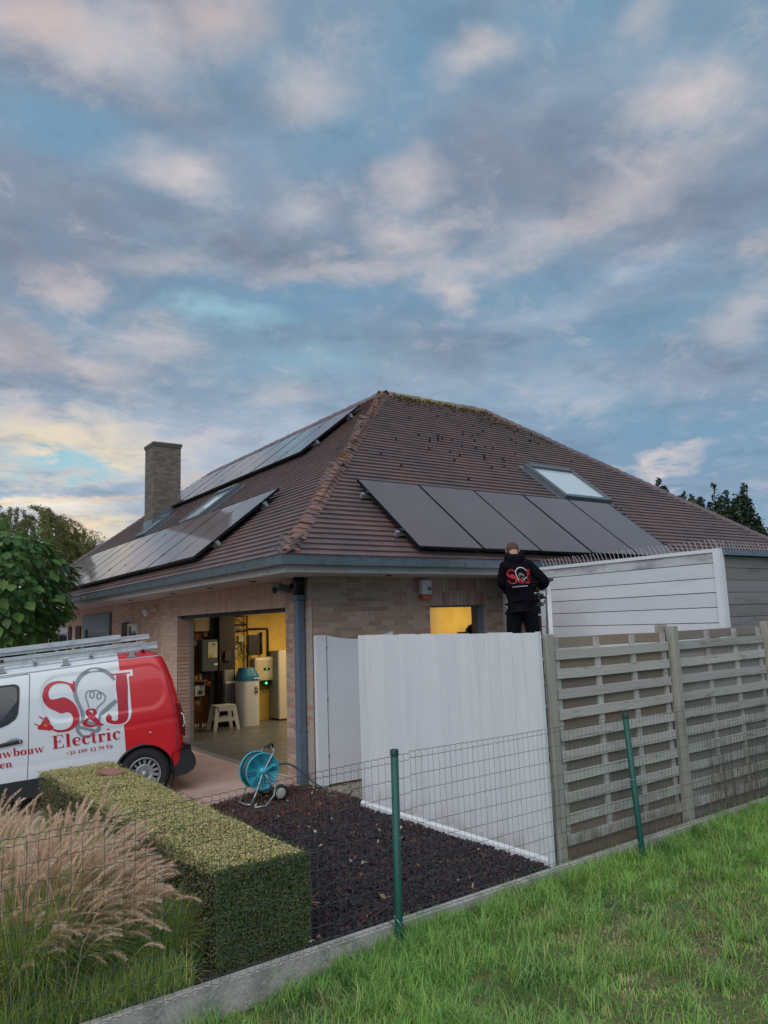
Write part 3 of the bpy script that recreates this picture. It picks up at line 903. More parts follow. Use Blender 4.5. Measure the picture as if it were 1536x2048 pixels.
# ------------------------------------------------------------------ solar arrays
m_pframe = mat('panel_frame', (.015,.016,.02), .35, .5)
def array(label, side, a0, n, s0, s1, step):
    t0 = RP(side, a0, s0, .1)
    arr = thing('solar_array', label, 'solar panels', tuple(t0))
    N = RP(side, 0, 0, 1) - RP(side, 0, 0, 0); U = RP(side, 0, 1) - RP(side, 0, 0); Aa = RP(side, 1, 0) - RP(side, 0, 0)
    gap = .022
    w = step - gap; h = s1 - s0
    for i in range(n):
        a = a0 + i * step; j = random.uniform(-.003, .003)
        f = MB(); t = .012
        for (x0, x1, y0, y1, h0, h1) in ((0, t, 0, h, 0, .04), (w - t, w, 0, h, 0, .04), (t, w - t, 0, t, 0, .04), (t, w - t, h - t, h, 0, .04), (t, w - t, t, h - t, .0, .01)):
            f.obox(RP(side, a + (x0 + x1) / 2, s0 + (y0 + y1) / 2, .10 + j + (h0 + h1) / 2), Aa * (x1 - x0), U * (y1 - y0), N * (h1 - h0))
        pf = f.build('solar_panel', m_pframe, arr)
        f = MB(); f.obox(RP(side, a + w / 2, s0 + h / 2, .136 + j), Aa * (w - 2 * t), U * (h - 2 * t), N * .005); f.build('glass', m_silicon, pf)
    for fr_ in (.22, .78):
        f = MB(); s = s0 + h * fr_
        f.obox(RP(side, a0 + n * step / 2, s, .08), Aa * (n * step + .22), U * .045, N * .038)
        rl = f.build('rail', m_alu, arr)
        f = MB()
        for k in range(n + 1):
            f.obox(RP(side, a0 + k * step - gap / 2 if 0 < k < n else (a0 - .035 if k == 0 else a0 + n * step + .01), s, .13), Aa * (.02 if 0 < k < n else .05), U * .06, N * .03)
        f.build('clamps', m_blk2, rl, kind='stuff')
        f = MB()
        for k in range(n * 2):
            f.obox(RP(side, a0 + .1 + k * step / 2, s + .02, .045), Aa * .03, U * .09, N * .05)
        f.obox(RP(side, a0 - .10, s - .01, .085), Aa * .05, U * .05, N * .07)
        f.build('roof_hooks', m_steel, rl, kind='stuff')
array('row of five black solar panels on the front roof above the worker', 'F', 1.05, 5, .065, 1.79, 1.08)
array('long lower row of solar panels on the side roof above the garage gutter', 'L', 2.12, 12, .225, 1.965, 1.072)
array('upper row of solar panels on the side roof just under the ridge', 'L', 3.86, 8, 3.68, 5.42, 1.072)

# ------------------------------------------------------------------ white plank fence running from the bed to the boundary
m_wplank = mat('white_plank', cols=[(.75,.77,.81),(.73,.755,.795),(.765,.78,.81),(.74,.755,.80)], rough=.55, noise=(9,(.62,.65,.68),.48,.72,.55), noise2=(42,(.50,.50,.48),.66,.78,.55), bump=(40,.25,.002), stretch=(1,1,.12), foot=(.30,(.40,.38,.33),.8))
wf = thing('plank_fence', 'white fence of tall upright planks between the flower bed and the grey slat fence', 'fence', (-.15, -2.55, 0))
ys = [-1.255, -1.40, -1.565, -1.72, -1.872, -2.0, -2.12, -2.24, -2.355, -2.48, -2.60, -2.715, -2.894, -3.02, -3.14, -3.279, -3.412, -3.56, -3.70, -3.83]
for i in range(len(ys) - 1):
    b = MB(); y0, y1 = ys[i + 1] + .0011, ys[i] - .0011
    top = 1.762 + random.uniform(-.004, .004); j = random.uniform(-.002, .002)
    b.add([(-.168 + j, y0, -.02), (-.168 - j, y1, -.02), (-.168 - j, y1, top), (-.168 + j, y0, top), (-.148, y0, -.02), (-.148, y1, -.02), (-.148, y1, top), (-.148, y0, top)],
          [(0, 3, 2, 1), (4, 5, 6, 7), (0, 1, 5, 4), (3, 7, 6, 2), (0, 4, 7, 3), (1, 2, 6, 5)], r=random.random())
    b.build('plank', m_wplank, wf, bevel=.001)
    b = MB(); [b.lathe([(0, 0), (.004, .0), (.0, .001)], (-.1683, (y0 + y1) / 2 + d_, zz_ + random.uniform(-.01, .01)), (-1, 0, 0), 6) for zz_ in (.40, 1.50) for d_ in (-.04, .04)]; b.build('nails', m_steel, wf, kind='stuff')
b = MB(); b.box((-.192, -3.83, -.02), (-.174, -1.257, .055)); b.prism([(-.192, -3.83, .055), (-.174, -3.83, .055), (-.174, -3.83, .078)], (0, 2.573, 0)); b.build('base_board', m_white, wf)
for zz_ in (.35, 1.45):
    b = MB(); b.box((-.147, -3.82, zz_), (-.11, -1.27, zz_ + .09)); b.build('rail', m_white, wf)
b = MB(); b.box((-.172, -3.862, -.02), (-.135, -3.832, 1.768)); b.build('corner_board', m_white, wf)

# plain white gate leaf standing open in front of the brick wall
gt = thing('gate_leaf', 'plain white gate leaf with dipped top edge standing before the brick wall beside the downspout', 'gate', (.07, -.2, 0))
pts = [(.075, .045)] + [(1.05, .045)]
topc = [(1.05, 1.775), (.98, 1.752), (.9, 1.735), (.75, 1.71), (.6, 1.698), (.45, 1.702), (.33, 1.712), (.22, 1.727), (.14, 1.745), (.075, 1.757)]
b = MB(); b.prism([(x, -.2, z_) for x, z_ in pts + topc], (0, .04, 0)); b.build('leaf_panel', m_white, gt)
b = MB(); b.box((-.085, -.215, .035), (.055, -.16, 1.762)); b.build('hinge_post', m_white, gt, bevel=.003)
for zz_ in (.35, 1.0, 1.6):
    b = MB(); b.cyl((.065, -.205, zz_), (.065, -.205, zz_ + .07), .009, 8); b.build('hinge', m_steel, gt)

# ------------------------------------------------------------------ grey timber annex with white side
an = thing('timber_annex', 'flat-roofed timber annex with white painted side boards and weathered grey front boards', 'shed', (3.0, -3.53, 0))
m_annex = mat('annex_white', cols=[(.70,.73,.78),(.66,.69,.74),(.72,.74,.78)], rough=.6, noise=(5,(.50,.53,.56),.50,.78,.6), noise2=(18,(.38,.37,.36),.62,.80,.6), bump=(40,.3,.003), stretch=(1,.3,1))
m_annexw = mat('annex_white_worn', (.58,.59,.61), .7, noise=(7,(.26,.26,.27),.44,.66,.85), bump=(40,.4,.003), stretch=(1,.25,1))
m_greyb = mat('weathered_board', cols=[(.260,.247,.260),(.299,.286,.299),(.221,.208,.215),(.273,.260,.267)], rough=.8, noise=(6,(.130,.111,.104),.5,.74,.7), bump=(60,.6,.004), stretch=(.25,1,1))
seams = [2.525, 2.402, 2.240, 2.084, 1.925, 1.760, 1.60, 1.44, 1.28, 1.12, .96, .80, .64, .48, .32, .16, .0]
for k in range(len(seams) - 1):
    z1, z0 = seams[k] - .004, seams[k + 1] + .004
    cut = random.uniform(-2.9, -1.6)
    for y0, y1 in ((-3.50, cut - .0015), (cut + .0015, -.92)) if k % 2 == 0 else ((-3.50, -.92),):
        b = MB(); b.box((3.0 + random.uniform(-.003, .003), y0, z0), (3.03, y1, z1)); b.build('side_board', m_annexw if k == 0 else m_annex, an, bevel=.0015)
b = MB(); b.box((2.985, -3.56, 2.515), (3.05, -.9, 2.555)); b.build('top_trim', m_white, an)
b = MB(); b.box((2.984, -3.548, 0), (3.0, -3.485, 2.515)); b.box((2.984, -3.565, 0), (3.07, -3.55, 2.515)); b.build('corner_trim', m_white, an, bevel=.002)
for k in range(15):
    z1 = 2.475 - k * .132
    b = MB(); b.box((3.075, -3.545 + random.uniform(-.003, .003), z1 - .127), (7.2, -3.515, z1)); b.build('front_board', m_greyb, an, bevel=.002)
b = MB(); b.box((3.04, -3.512, 0), (7.2, -.93, 2.49)); b.build('core', m_dark, an)
b = MB(); b.box((3.0505, -3.60, 2.482), (7.3, -3.556, 2.535)); b.build('gutter', m_zinc, an)
b = MB(); b.box((3.03, -3.555, 2.49), (7.25, -.9, 2.513)); b.build('flat_roof', mat('roofing_felt', (.05,.05,.055), .9), an)
# anti-bird spikes along the annex edge
sp = thing('bird_spikes', 'thin wire bird spikes along the roof edge of the timber annex', 'bird spikes', (3.06, -3.4, 2.55))
m_spk = mat('spike_wire', (.60,.52,.50), .35, .3)
b = MB()
def spike(b, p, out, lean):
    p = np.array(p, float); out = np.array(out, float)
    q = [p, p + out * .012 * 1 + np.array((0, 0, .05)), p + out * .035 * lean + np.array((0, 0, .105)), p + out * .065 * lean + np.array((0, 0, .135))]
    for i in range(3): 
        b.bar(q[i], q[i + 1], .0052)
for i in range(44):
    y = -3.50 + i * .059 + random.uniform(-.008, .008)
    spike(b, (3.08, y, 2.53), (.2, 1., 0), random.uniform(.6, 1.3))
for i in range(66):
    x = 3.1 + i * .06 + random.uniform(-.008, .008)
    spike(b, (x, -3.50, 2.51), (-1., .2, 0), random.uniform(.5, 1.2))
b.build('spikes', m_spk, sp, kind='stuff')
b = MB(); b.box((3.065, -3.54, 2.514), (3.10, -.92, 2.53)); b.box((3.101, -3.52, 2.514), (7.1, -3.485, 2.526)); b.build('base_strip', m_whitep, sp)

# ------------------------------------------------------------------ grey-green slat fence
TH = math.atan(.0324)
AX = np.array((math.cos(TH), math.sin(TH), 0)); AN = np.array((-math.sin(TH), math.cos(TH), 0))
F0_ = np.array((0., -3.853, 0))
def FP(x, y, z_): return F0_ + AX * x + AN * y + np.array((0, 0, z_))
sf = thing('slat_fence', 'weathered grey-green fence of overlapping horizontal slats behind the green wire fence', 'fence', (1.6, -3.8, 0))
m_slat = mat('weathered_slat', cols=[(.475,.466,.432),(.422,.425,.400),(.527,.505,.482),(.440,.408,.400),(.492,.490,.449)], rough=.85, noise=(5,(.281,.277,.250),.45,.72,.6), noise2=(30,(.229,.197,.183),.54,.72,.85), bump=(70,.9,.006), stretch=(.12,1,1), foot=(.55,(.161,.116,.090),.8))
m_slatb = mat('brown_back_slat', cols=[(.274,.194,.150),(.225,.178,.142),(.305,.232,.179),(.258,.225,.179)], rough=.9, noise=(6,(.144,.132,.105),.45,.72,.7), noise2=(3,(.322,.311,.255),.55,.75,.5), bump=(70,.6,.004), stretch=(.25,1,1))
m_slatg = mat('grey_back_slat', cols=[(.319,.304,.275),(.406,.392,.348),(.261,.239,.217),(.435,.406,.377),(.348,.348,.319)], rough=.9, noise=(5,(.174,.167,.145),.45,.7,.7), noise2=(2.5,(.290,.232,.189),.5,.72,.6), bump=(70,.8,.005), stretch=(.2,1,1))
m_post = mat('fence_post_wood', (.370,.357,.312), .85, noise=(8,(.216,.212,.174),.45,.7,.7), bump=(60,.7,.004), stretch=(1,1,.2))
def slat(x0, x1, y, z0, z1, m, sag=0.):
    b = MB(); n = 6; V = []
    dy = random.uniform(-.003, .003); dz = random.uniform(-.006, .006); dz2 = random.uniform(-.006, .006)
    for i in range(n + 1):
        t = i / n; x = x0 + (x1 - x0) * t; o = dz + (dz2 - dz) * t; w = math.sin(t * 7 + dz * 900) * .0022
        for yy, zz_ in ((0, z0), (0, z1), (.017, z1), (.017, z0)): V.append(FP(x, y + yy + dy, zz_ + o + w))
    F = [(i * 4 + j, i * 4 + (j + 1) % 4, i * 4 + 4 + (j + 1) % 4, i * 4 + 4 + j) for i in range(n) for j in range(4)] + [(3, 2, 1, 0), (n * 4, n * 4 + 1, n * 4 + 2, n * 4 + 3)]
    b.add(V, F, r=random.random())
    b.build('slat', m, sf, bevel=.002)
for p, (xa, xb) in enumerate(((.035, 1.60), (1.74, 3.36), (3.50, 5.1))):
    for k in range(10):
        zt = 1.619 - k * .1581
        slat(xa, xb, 0, zt - .078, zt, m_slat)
    for k in range(11):
        zt = 1.715 - k * .1581 if k else 1.712
        slat(xa, xb, .043, zt - .125 if k else 1.625, zt - (.004 if k else 0), m_slatb if p == 0 else m_slatg)
    wd = xb - xa
    for t in (.0, .335, .655, .955):
        b = MB(); x = xa + wd * t; b.obox(FP(x + .03, .031, .91), AX * .06, AN * .025, (0, 0, 1.58)); b.build('batten', m_slat, sf, bevel=.002)
for x, y, h, w in ((-.035, .0, 1.745, .095), (1.672, -.012, 1.76, .085), (1.66, .09, 1.775, .09), (3.43, -.01, 1.76, .09), (5.17, -.01, 1.76, .09)):
    b = MB(); b.obox(FP(x, y + .01, h / 2 - .1), AX * w, AN * (.035 if x < 0 else .08), np.array((.0, 0, h + .2))); b.build('post', m_post, sf, bevel=.008)

# ------------------------------------------------------------------ green wire fence with steel posts
wfence = thing('wire_fence', 'green wire mesh fence on round green posts along the lawn edge', 'fence', (-1.65, -3.96, 0))
m_green = mat('green_coating', (.008,.085,.065), .5, noise=(9,(.012,.10,.08),.4,.7,.5))
m_wire = mat('green_wire', (.05,.095,.09), .45, .1)
m_tie = mat('tie_wire', (.55,.57,.58), .4, .6)
def fy(x): return yb(x) - .085
for x0, x1, zt in ((-1.736, -1.748, 1.083), (.668, .745, 1.075), (-4.12, -4.10, 1.05), (3.1, 3.15, 1.08)):
    b = MB(); y = fy(x0) - .028
    b.tube([(x1 + .008, y, -.25), (x1, y, .0), (x0, y, zt - .03)], .025, 14)
    ps = b.build('post', m_green, wfence)
    b = MB(); b.lathe([(.027, -.035), (.028, -.004), (.023, .004), (0, .007)], (x0, y, zt - .005), (0, 0, 1), 14); b.build('post_cap', mat('green_cap', (.01,.05,.055), .4), ps)
    for zt2 in (.55, .06):
        b = MB(); b.tube([(x0 + .027 * math.cos(a) + .006, y + .027 * math.sin(a), zt2) for a in np.linspace(0, 2 * math.pi, 12)[:-1]], .0018, 5, closed=True); b.build('tie', m_tie, ps)
b = MB(); b.tube([(-1.775, fy(-1.7) - .02, .10), (-1.76, fy(-1.7) - .06, .06), (-1.735, fy(-1.7) - .055, .02)], .0022, 5); b.tube([(-1.70, fy(-1.7) - .0, .13), (-1.71, fy(-1.7) - .01, .07), (-1.70, fy(-1.7) - .05, .03)], .0022, 5); b.build('tie', m_tie, wfence)
def top_z(x):
    return 1.035 + .012 * (np.asarray(x) > -1.6) - (np.clip((-1.65 - x) / 2.4, 0, 1) ** 1.0) * .085
V = []; Fw = []
def add_ring_path(P, r, n=4):
    global V, Fw
    P = np.array(P); m = len(P); t = np.gradient(P, axis=0); t /= np.linalg.norm(t, axis=1)[:, None]
    a = np.where(np.abs(t[:, 2:3]) > .8, np.array([[1., 0, 0]]), np.array([[0, 0, 1.]])); e = np.cross(t, a); e /= np.linalg.norm(e, axis=1)[:, None]; f = np.cross(t, e)
    o = sum(len(v) for v in V)
    ring = np.stack([P + r * (math.cos(2 * math.pi * k / n) * e + math.sin(2 * math.pi * k / n) * f) for k in range(n)], 1).reshape(-1, 3)
    V.append(ring)
    i, k = np.meshgrid(np.arange(m - 1), np.arange(n), indexing='ij'); i = i.ravel(); k = k.ravel()
    Fw.append(np.stack([o + i * n + k, o + i * n + (k + 1) % n, o + (i + 1) * n + (k + 1) % n, o + (i + 1) * n + k], 1))
levels = [1.0, .965, .865, .765, .665, .565, .465, .365, .265, .165, .085, .045]
WX0, WX1, DX = -5.2, 6.5, .0508
for li, lv in enumerate(levels):
    x = np.arange(WX0, WX1, DX / 4); ph = np.arange(len(x)) % 4
    wav = np.array([0, .0032, 0, -.0032])[ph] + .004 * np.sin(x * 2.1 + li)
    zz_ = top_z(x) * lv + wav; 
    add_ring_path(np.stack([x, fy(x) + .003 * np.sin(x * 3 + li * 2), zz_], 1), .00165 if li not in (0, 11) else .0018)
for x in np.arange(WX0, WX1, DX):
    j = rng.normal(0, .0025)
    lz = np.array(levels[::-1]) * top_z(x)
    P = np.stack([x + rng.normal(0, .0022, len(lz)) + j, fy(np.full(len(lz), x)) + .002, lz], 1)
    add_ring_path(P, .0012)
meshobj('wire_mesh', npmesh('wire_mesh', np.concatenate(V), np.concatenate(Fw), m_wire, smooth=True), wfence, None, 'stuff')

# ------------------------------------------------------------------ inside the garage
def hexmap(m): return m
light_y = thing('ceiling_lamp', 'lit tube lamp on the garage ceiling near the yellow window', 'lamp', (4.36, 3.25, 2.44))
b = MB(); b.box((4.3, 2.6, 2.425), (4.42, 3.9, 2.46)); b.build('fitting', m_whitep, light_y)
b = MB(); b.cyl((4.36, 2.65, 2.405), (4.36, 3.85, 2.405), .018, 10); b.build('tube', mat('lit_tube', (1, .9, .7), .5, emit=((1, .83, .5), 6)), light_y)
ld = bpy.data.lights.new('lamp_light', 'AREA'); ld.shape = 'RECTANGLE'; ld.size = .1; ld.size_y = 1.2; ld.energy = LAMP_E; ld.color = (1, .80, .48)
lo = bpy.data.objects.new('lamp_light', ld); COL.objects.link(lo); lo.location = (4.36, 3.25, 2.38)
lamp2 = thing('ceiling_lamp', 'lit tube lamp on the garage ceiling above the step stool end of the room', 'lamp', (2.9, 4.7, 2.44))
b = MB(); b.box((2.3, 4.64, 2.425), (3.5, 4.76, 2.46)); b.build('fitting', m_whitep, lamp2)
b = MB(); b.cyl((2.35, 4.7, 2.405), (3.45, 4.7, 2.405), .018, 10); b.build('tube', MATS['lit_tube'], lamp2)
ld2 = ld.copy(); ld2.size = 1.2; ld2.size_y = .1; ld2.energy = LAMP2_E
lo2 = bpy.data.objects.new('lamp_light', ld2); COL.objects.link(lo2); lo2.location = (2.9, 4.7, 2.38)
m_ply = mat('brown_plywood', (.26,.105,.04), .75, noise=(3,(.17,.065,.03),.4,.7,.7), stretch=(1,1,.3))
YB = 6.459
def board(name, label, x0, x1, z0, z1, m, th=.02, cat='board', y=YB):
    b = MB(); b.box((x0, y - th, z0), (x1, y - .0005, z1)); o = b.build(name, m, origin=((x0 + x1) / 2, y, z0)); tag(o, label, cat); return o
board('backing_board', 'brown plywood board on the garage wall behind the grey control unit', .62, 1.36, .02, 2.1, m_ply)
m_dcab = mat('dark_cabinet', (.022,.018,.016), .5, noise=(4,(.035,.025,.02),.5,.7,.6))
b = MB(); b.box((1.37, 6.14, .02), (1.71, 6.42, 2.2)); o = b.build('dark_cupboard', m_dcab, origin=(1.54, 6.3, 0), bevel=.01); tag(o, 'tall dark brown cupboard between the plywood board and the yellow wall', 'cupboard')
b = MB(); b.box((1.255, 6.35, .0), (1.36, 6.439, 2.2)); o = b.build('grey_duct', mat('duct_grey', (.10,.12,.12), .6), origin=(1.3, 6.4, 0)); tag(o, 'narrow grey vertical duct beside the grey control unit', 'duct')
bo = thing('control_unit', 'grey wall unit with white instruction label hung on the plywood', 'appliance', (1.2, 6.43, 1.07))
b = MB(); b.box((1.03, 6.17, 1.07), (1.36, 6.438, 1.68)); b.build('case', mat('unit_grey', (.085,.105,.13), .4), bo, bevel=.015)
b = MB(); b.box((1.15, 6.163, 1.33), (1.34, 6.1695, 1.635)); b.build('label_panel', mat('label_white', (.55,.52,.42), .5), bo)
b = MB(); b.box((1.17, 6.158, 1.335), (1.25, 6.1625, 1.40)); b.build('green_mark', mat('mark_green', (.35,.45,.05), .5), bo)
b = MB(); b.box((1.24, 6.158, 1.57), (1.29, 6.1625, 1.60)); b.build('display', m_black, bo)
b = MB(); b.box((1.27, 6.163, 1.18), (1.35, 6.1695, 1.22)); b.build('badge', m_whitep, bo)
board('grey_box', 'pale beige box high on the plywood under the ceiling', .93, 1.23, 1.85, 2.09, mat('beige_box', (.42,.34,.22), .6), .14, 'box', YB - .0205)
board('small_white_box', 'small white junction box left of the grey control unit', .88, 1.01, 1.57, 1.66, m_whitep, .05, 'box', YB - .0205)
b = MB(); b.box((.95, 6.33, .60), (1.15, 6.438, .81)); o = b.build('meter_box', mat('meter_white', (.50,.55,.56), .5), origin=(1.05, 6.4, .6), bevel=.01); tag(o, 'white meter box low on the plywood board', 'box')
b = MB(); b.lathe([(0, 0), (.045, .0), (.045, .02), (0, .021)], (1.06, 6.329, .68), (0, -1, 0), 14); o2 = b.build('dial', mat('dial_blue', (.03,.10,.18), .4), o)
b = MB(); b.lathe([(0, -.06), (.045, -.045), (.06, 0), (.045, .045), (0, .06)], (1.235, 6.33, .82), (1, 0, 0), 14); o = b.build('orange_float', mat('orange_plastic', (.55,.13,.04), .4), origin=(1.235, 6.33, .82)); tag(o, 'orange round cap beside the white meter box', 'valve')
board('paper_note', 'small beige note pinned below the white meter box', 1.0, 1.10, .43, .52, mat('note_beige', (.42,.33,.22), .7), .006, 'note', YB - .0205)
m_ypipe = mat('yellow_pipe', (.55,.33,.03), .45)
b = MB(); b.tube([(.86, 6.38, .76), (.855, 6.38, .28), (.92, 6.33, .01)], .022, 8); b.tube([(.81, 6.40, .99), (1.2, 6.40, .99)], .02, 8); o = b.build('gas_pipe', m_ypipe, origin=(.86, 6.38, 0)); tag(o, 'yellow gas pipe running down the plywood to the floor', 'pipe')
b = MB(); b.box((1.43, 6.02, .87), (1.63, 6.139, 1.08)); o = b.build('fuse_box', mat('fuse_grey', (.25,.25,.22), .5), origin=(1.53, 6.1, .87), bevel=.006); tag(o, 'grey box on the dark cupboard with a white handle', 'box')
b = MB(); b.box((1.45, 5.995, .825), (1.64, 6.139, .865)); b.build('drawer_front', m_whitep, o)
b = MB(); b.box((1.43, 6.0, .30), (1.63, 6.139, .82)); o = b.build('grey_bin', mat('bin_grey', (.10,.105,.125), .5), origin=(1.53, 6.08, .3)); tag(o, 'dark grey panel below the grey box behind the stool', 'box')
m_dpipe = mat('dark_pipe', (.03,.012,.012), .4)
b = MB()
for P_ in ([(2.08, 6.38, 1.05), (2.08, 6.38, 2.13), (1.72, 6.38, 2.13)], [(2.11, 6.42, 1.86), (2.55, 6.42, 1.86), (2.57, 6.42, 1.84), (2.57, 6.42, 1.28)], [(1.74, 6.42, 1.95), (2.07, 6.42, 1.95)], [(1.74, 6.42, 1.83), (2.07, 6.42, 1.83)]):
    b.tube(P_, .020, 8)
b.tube([(2.12, 6.44, .95), (2.12, 6.44, 1.5)], .012, 6)
b.tube([(1.80, 6.42, 2.1), (1.95, 6.40, 2.02), (2.06, 6.40, 1.98)], .008, 6)
o = b.build('wall_pipes', m_dpipe, origin=(2.1, 6.4, 1.0)); tag(o, 'dark brown pipes on the yellow wall above the softener', 'pipes')
b = MB()
for i in range(9):
    a = random.uniform(1.72, 2.0); P_ = [(a, 6.42, 1.62)]
    for k in range(6): P_.append((P_[-1][0] + random.uniform(-.05, .09), 6.40 + random.uniform(-.03, .02), P_[-1][2] - random.uniform(.02, .12)))
    b.tube(P_, .006, 5)
o = b.build('cable_tangle', m_black, origin=(1.85, 6.4, 1.2)); tag(o, 'loose black cables hanging left of the vertical pipe', 'cables')
b = MB()
for i in range(3): b.lathe([(0, -.03), (.03, -.02), (.035, .02), (0, .03)], (1.8 + i * .07, 6.38, 1.85 + .02 * (i % 2)), (0, -1, 0), 10)
b.lathe([(0, -.03), (.045, -.02), (.04, .05), (0, .06)], (1.80, 6.36, 1.52), (.4, -1, -.4), 10)
o = b.build('pipe_valves', m_steel, origin=(1.85, 6.38, 1.85)); tag(o, 'pale metal valves on the pipes beside the dark cupboard', 'valves')
b = MB(); b.box((2.13, 6.41, 1.35), (2.385, 6.4585, 1.74)); o = b.build('radiator_panel', m_dcab, origin=(2.26, 6.43, 1.35)); tag(o, 'small dark square panel on the yellow wall above the inverter', 'panel')
b = MB(); b.cyl((2.405, 6.40, 1.33), (2.405, 6.40, 1.79), .028, 10); b.build('side_bar', m_black, o)
inv = thing('inverter', 'cream rounded solar inverter on the yellow wall behind the softener', 'inverter', (2.46, 6.44, .8))
m_cream = mat('cream_plastic', (.60,.50,.34), .4)
b = MB(); b.box((2.19, 6.27, .80), (2.72, 6.458, 1.28)); b.build('case', m_cream, inv, bevel=.06)
b = MB(); b.box((2.39, 6.262, 1.01), (2.53, 6.2695, 1.06)); d_ = b.build('display', m_black, inv)
b = MB(); b.box((2.45, 6.258, 1.03), (2.47, 6.2615, 1.045)); b.build('status_light', mat('led', (.05,.5,.1), .5, emit=((.1,1,.25),1.5)), d_)
b = MB(); b.lathe([(0, 0), (.02, .004), (.02, .02), (0, .024)], (2.43, 6.25, .755), (0, -1, 0), 10); b.build('power_light', mat('led2', (.05,.5,.1), .5, emit=((.05,1,.2),3)), inv)
b = MB()
for i in range(4): b.tube([(2.40 + i * .07, 6.36, .80), (2.41 + i * .06, 6.36, .70 - i * .01), (2.50 + .02 * i, 6.36, .64 + i * .01), (2.60, 6.37, .68), (2.64, 6.38, .80)], .007, 5)
b.box((2.40, 6.34, .72), (2.66, 6.38, .80)); b.build('cables', m_black, inv)
b = MB(); b.box((2.62, 6.02, .03), (3.25, 6.44, 1.40)); o = b.build('fridge', mat('fridge_cream', (.60,.52,.38), .4), origin=(3.0, 6.1, 0), bevel=.012); tag(o, 'cream upright fridge beside the garage door jamb', 'fridge')
b = MB(); b.box((2.60, 6.03, .04), (2.619, 6.43, 1.38)); b.build('side_panel', mat('fridge_grey', (.30,.31,.34), .4), o)
b = MB()
for px_, py_ in ((2.66, 6.06), (3.2, 6.06), (2.66, 6.4), (3.2, 6.4)): b.cyl((px_, py_, 0), (px_, py_, .03), .02, 8)
b.build('foot', m_black, o)
ts = thing('water_softener', 'white softener tank with blue sloping lid beside the stool', 'water softener', (1.87, 5.9, 0))
m_tank = mat('tank_white', (.52,.53,.54), .4)
def round_rect(x0, x1, y0, y1, r, z_, n=6):
    out = []
    for cx_, cy_, a0 in ((x1 - r, y0 + r, -90), (x1 - r, y1 - r, 0), (x0 + r, y1 - r, 90), (x0 + r, y0 + r, 180)):
        out += [(cx_ + r * math.cos(rad(a0 + 90 * k / n)), cy_ + r * math.sin(rad(a0 + 90 * k / n)), z_) for k in range(n + 1)]
    return out
b = MB(); b.prism(round_rect(1.64, 2.08, 5.72, 6.10, .15, .0), (0, 0, .86)); b.build('tank', m_tank, ts)
b = MB(); ra = round_rect(1.632, 2.088, 5.712, 6.108, .155, .862); rb = round_rect(1.64, 2.08, 5.72, 6.10, .15, .95); rc = round_rect(1.70, 1.98, 5.77, 6.06, .11, 1.11); nn_ = len(ra)
b.add(ra + rb + rc, [tuple(range(2 * nn_, 3 * nn_))] + [(i + o_, (i + 1) % nn_ + o_, (i + 1) % nn_ + nn_ + o_, i + nn_ + o_) for o_ in (0, nn_) for i in range(nn_)]); b.build('lid', mat('blue_lid', (.012,.14,.27), .35), ts)
b = MB(); b.box((1.92, 5.713, .60), (2.00, 5.7185, .75)); lb = b.build('sticker', mat('sticker', (.40,.35,.28), .5), ts)
b = MB(); b.box((1.925, 5.708, .63), (1.995, 5.7125, .66)); b.box((1.93, 5.708, .68), (1.945, 5.7125, .73)); b.box((1.965, 5.708, .68), (1.98, 5.7125, .72)); b.build('print', m_black, lb)
b = MB(); b.box((1.90, 5.703, .895), (2.05, 5.7085, .915)); b.build('badge', m_whitep, ts)
st = thing('step_stool', 'grey plastic step stool standing on the garage floor left of the softener', 'stool', (1.22, 5.68, 0))
m_stool = mat('stool_grey', (.42,.44,.46), .45)
b = MB(); b.box((1.06, 5.52, .43), (1.44, 5.82, .465)); b.build('seat', m_stool, st, bevel=.012)
for (sx, sy) in ((-1, -1), (1, -1), (-1, 1), (1, 1)):
    b = MB(); cx_, cy_ = 1.25 + sx * .16, 5.67 + sy * .12; bx_, by_ = 1.25 + sx * .235, 5.67 + sy * .17
    b.add([(cx_ - .045, cy_ - .015, .43), (cx_ + .045, cy_ - .015, .43), (cx_ + .045, cy_ + .015, .43), (cx_ - .045, cy_ + .015, .43), (bx_ - .03, by_ - .012, 0), (bx_ + .03, by_ - .012, 0), (bx_ + .03, by_ + .012, 0), (bx_ - .03, by_ + .012, 0)],
          [(0, 1, 2, 3), (7, 6, 5, 4), (0, 4, 5, 1), (1, 5, 6, 2), (2, 6, 7, 3), (3, 7, 4, 0)]); b.build('leg', m_stool, st)
b = MB(); b.box((1.10, 5.515, .36), (1.40, 5.53, .43)); b.box((1.08, 5.508, .17), (1.42, 5.525, .24)); b.box((1.07, 5.81, .17), (1.43, 5.83, .24)); b.build('brace', m_stool, st)
# shelf strip, bottles and clutter at the foot of the board
for i in range(6):
    b = MB(); x = .84 + i * .075; b.lathe([(0, 0), (.025, 0), (.025, .05), (.012, .075), (.012, .09), (0, .09)], (x, 6.28 - (i % 2) * .05, .006), (0, 0, 1), 10)
    o = b.build('jar', mat('pale_jar', (.40,.38,.34), .4), origin=(x, 6.28, .006)); tag(o, 'small pale jar on the garage floor under the plywood board', 'jar', 'jars on the garage floor')
for i, (x, c) in enumerate(((1.76, (.12,.03,.03)), (1.86, (.03,.06,.14)))):
    b = MB(); b.lathe([(0, 0), (.035, 0), (.035, .16), (.015, .20), (.015, .235), (0, .235)], (x, 6.40, .33), (0, 0, 1), 12); b.box((x - .03, 6.37, 0), (x + .03, 6.43, .33))
    o = b.build('bottle', mat('bottle_%s' % ('red', 'blue')[i], c, .35), origin=(x, 6.4, 0)); tag(o, ('dark red', 'dark blue')[i] + ' bottle on a low stand behind the softener', 'bottle')
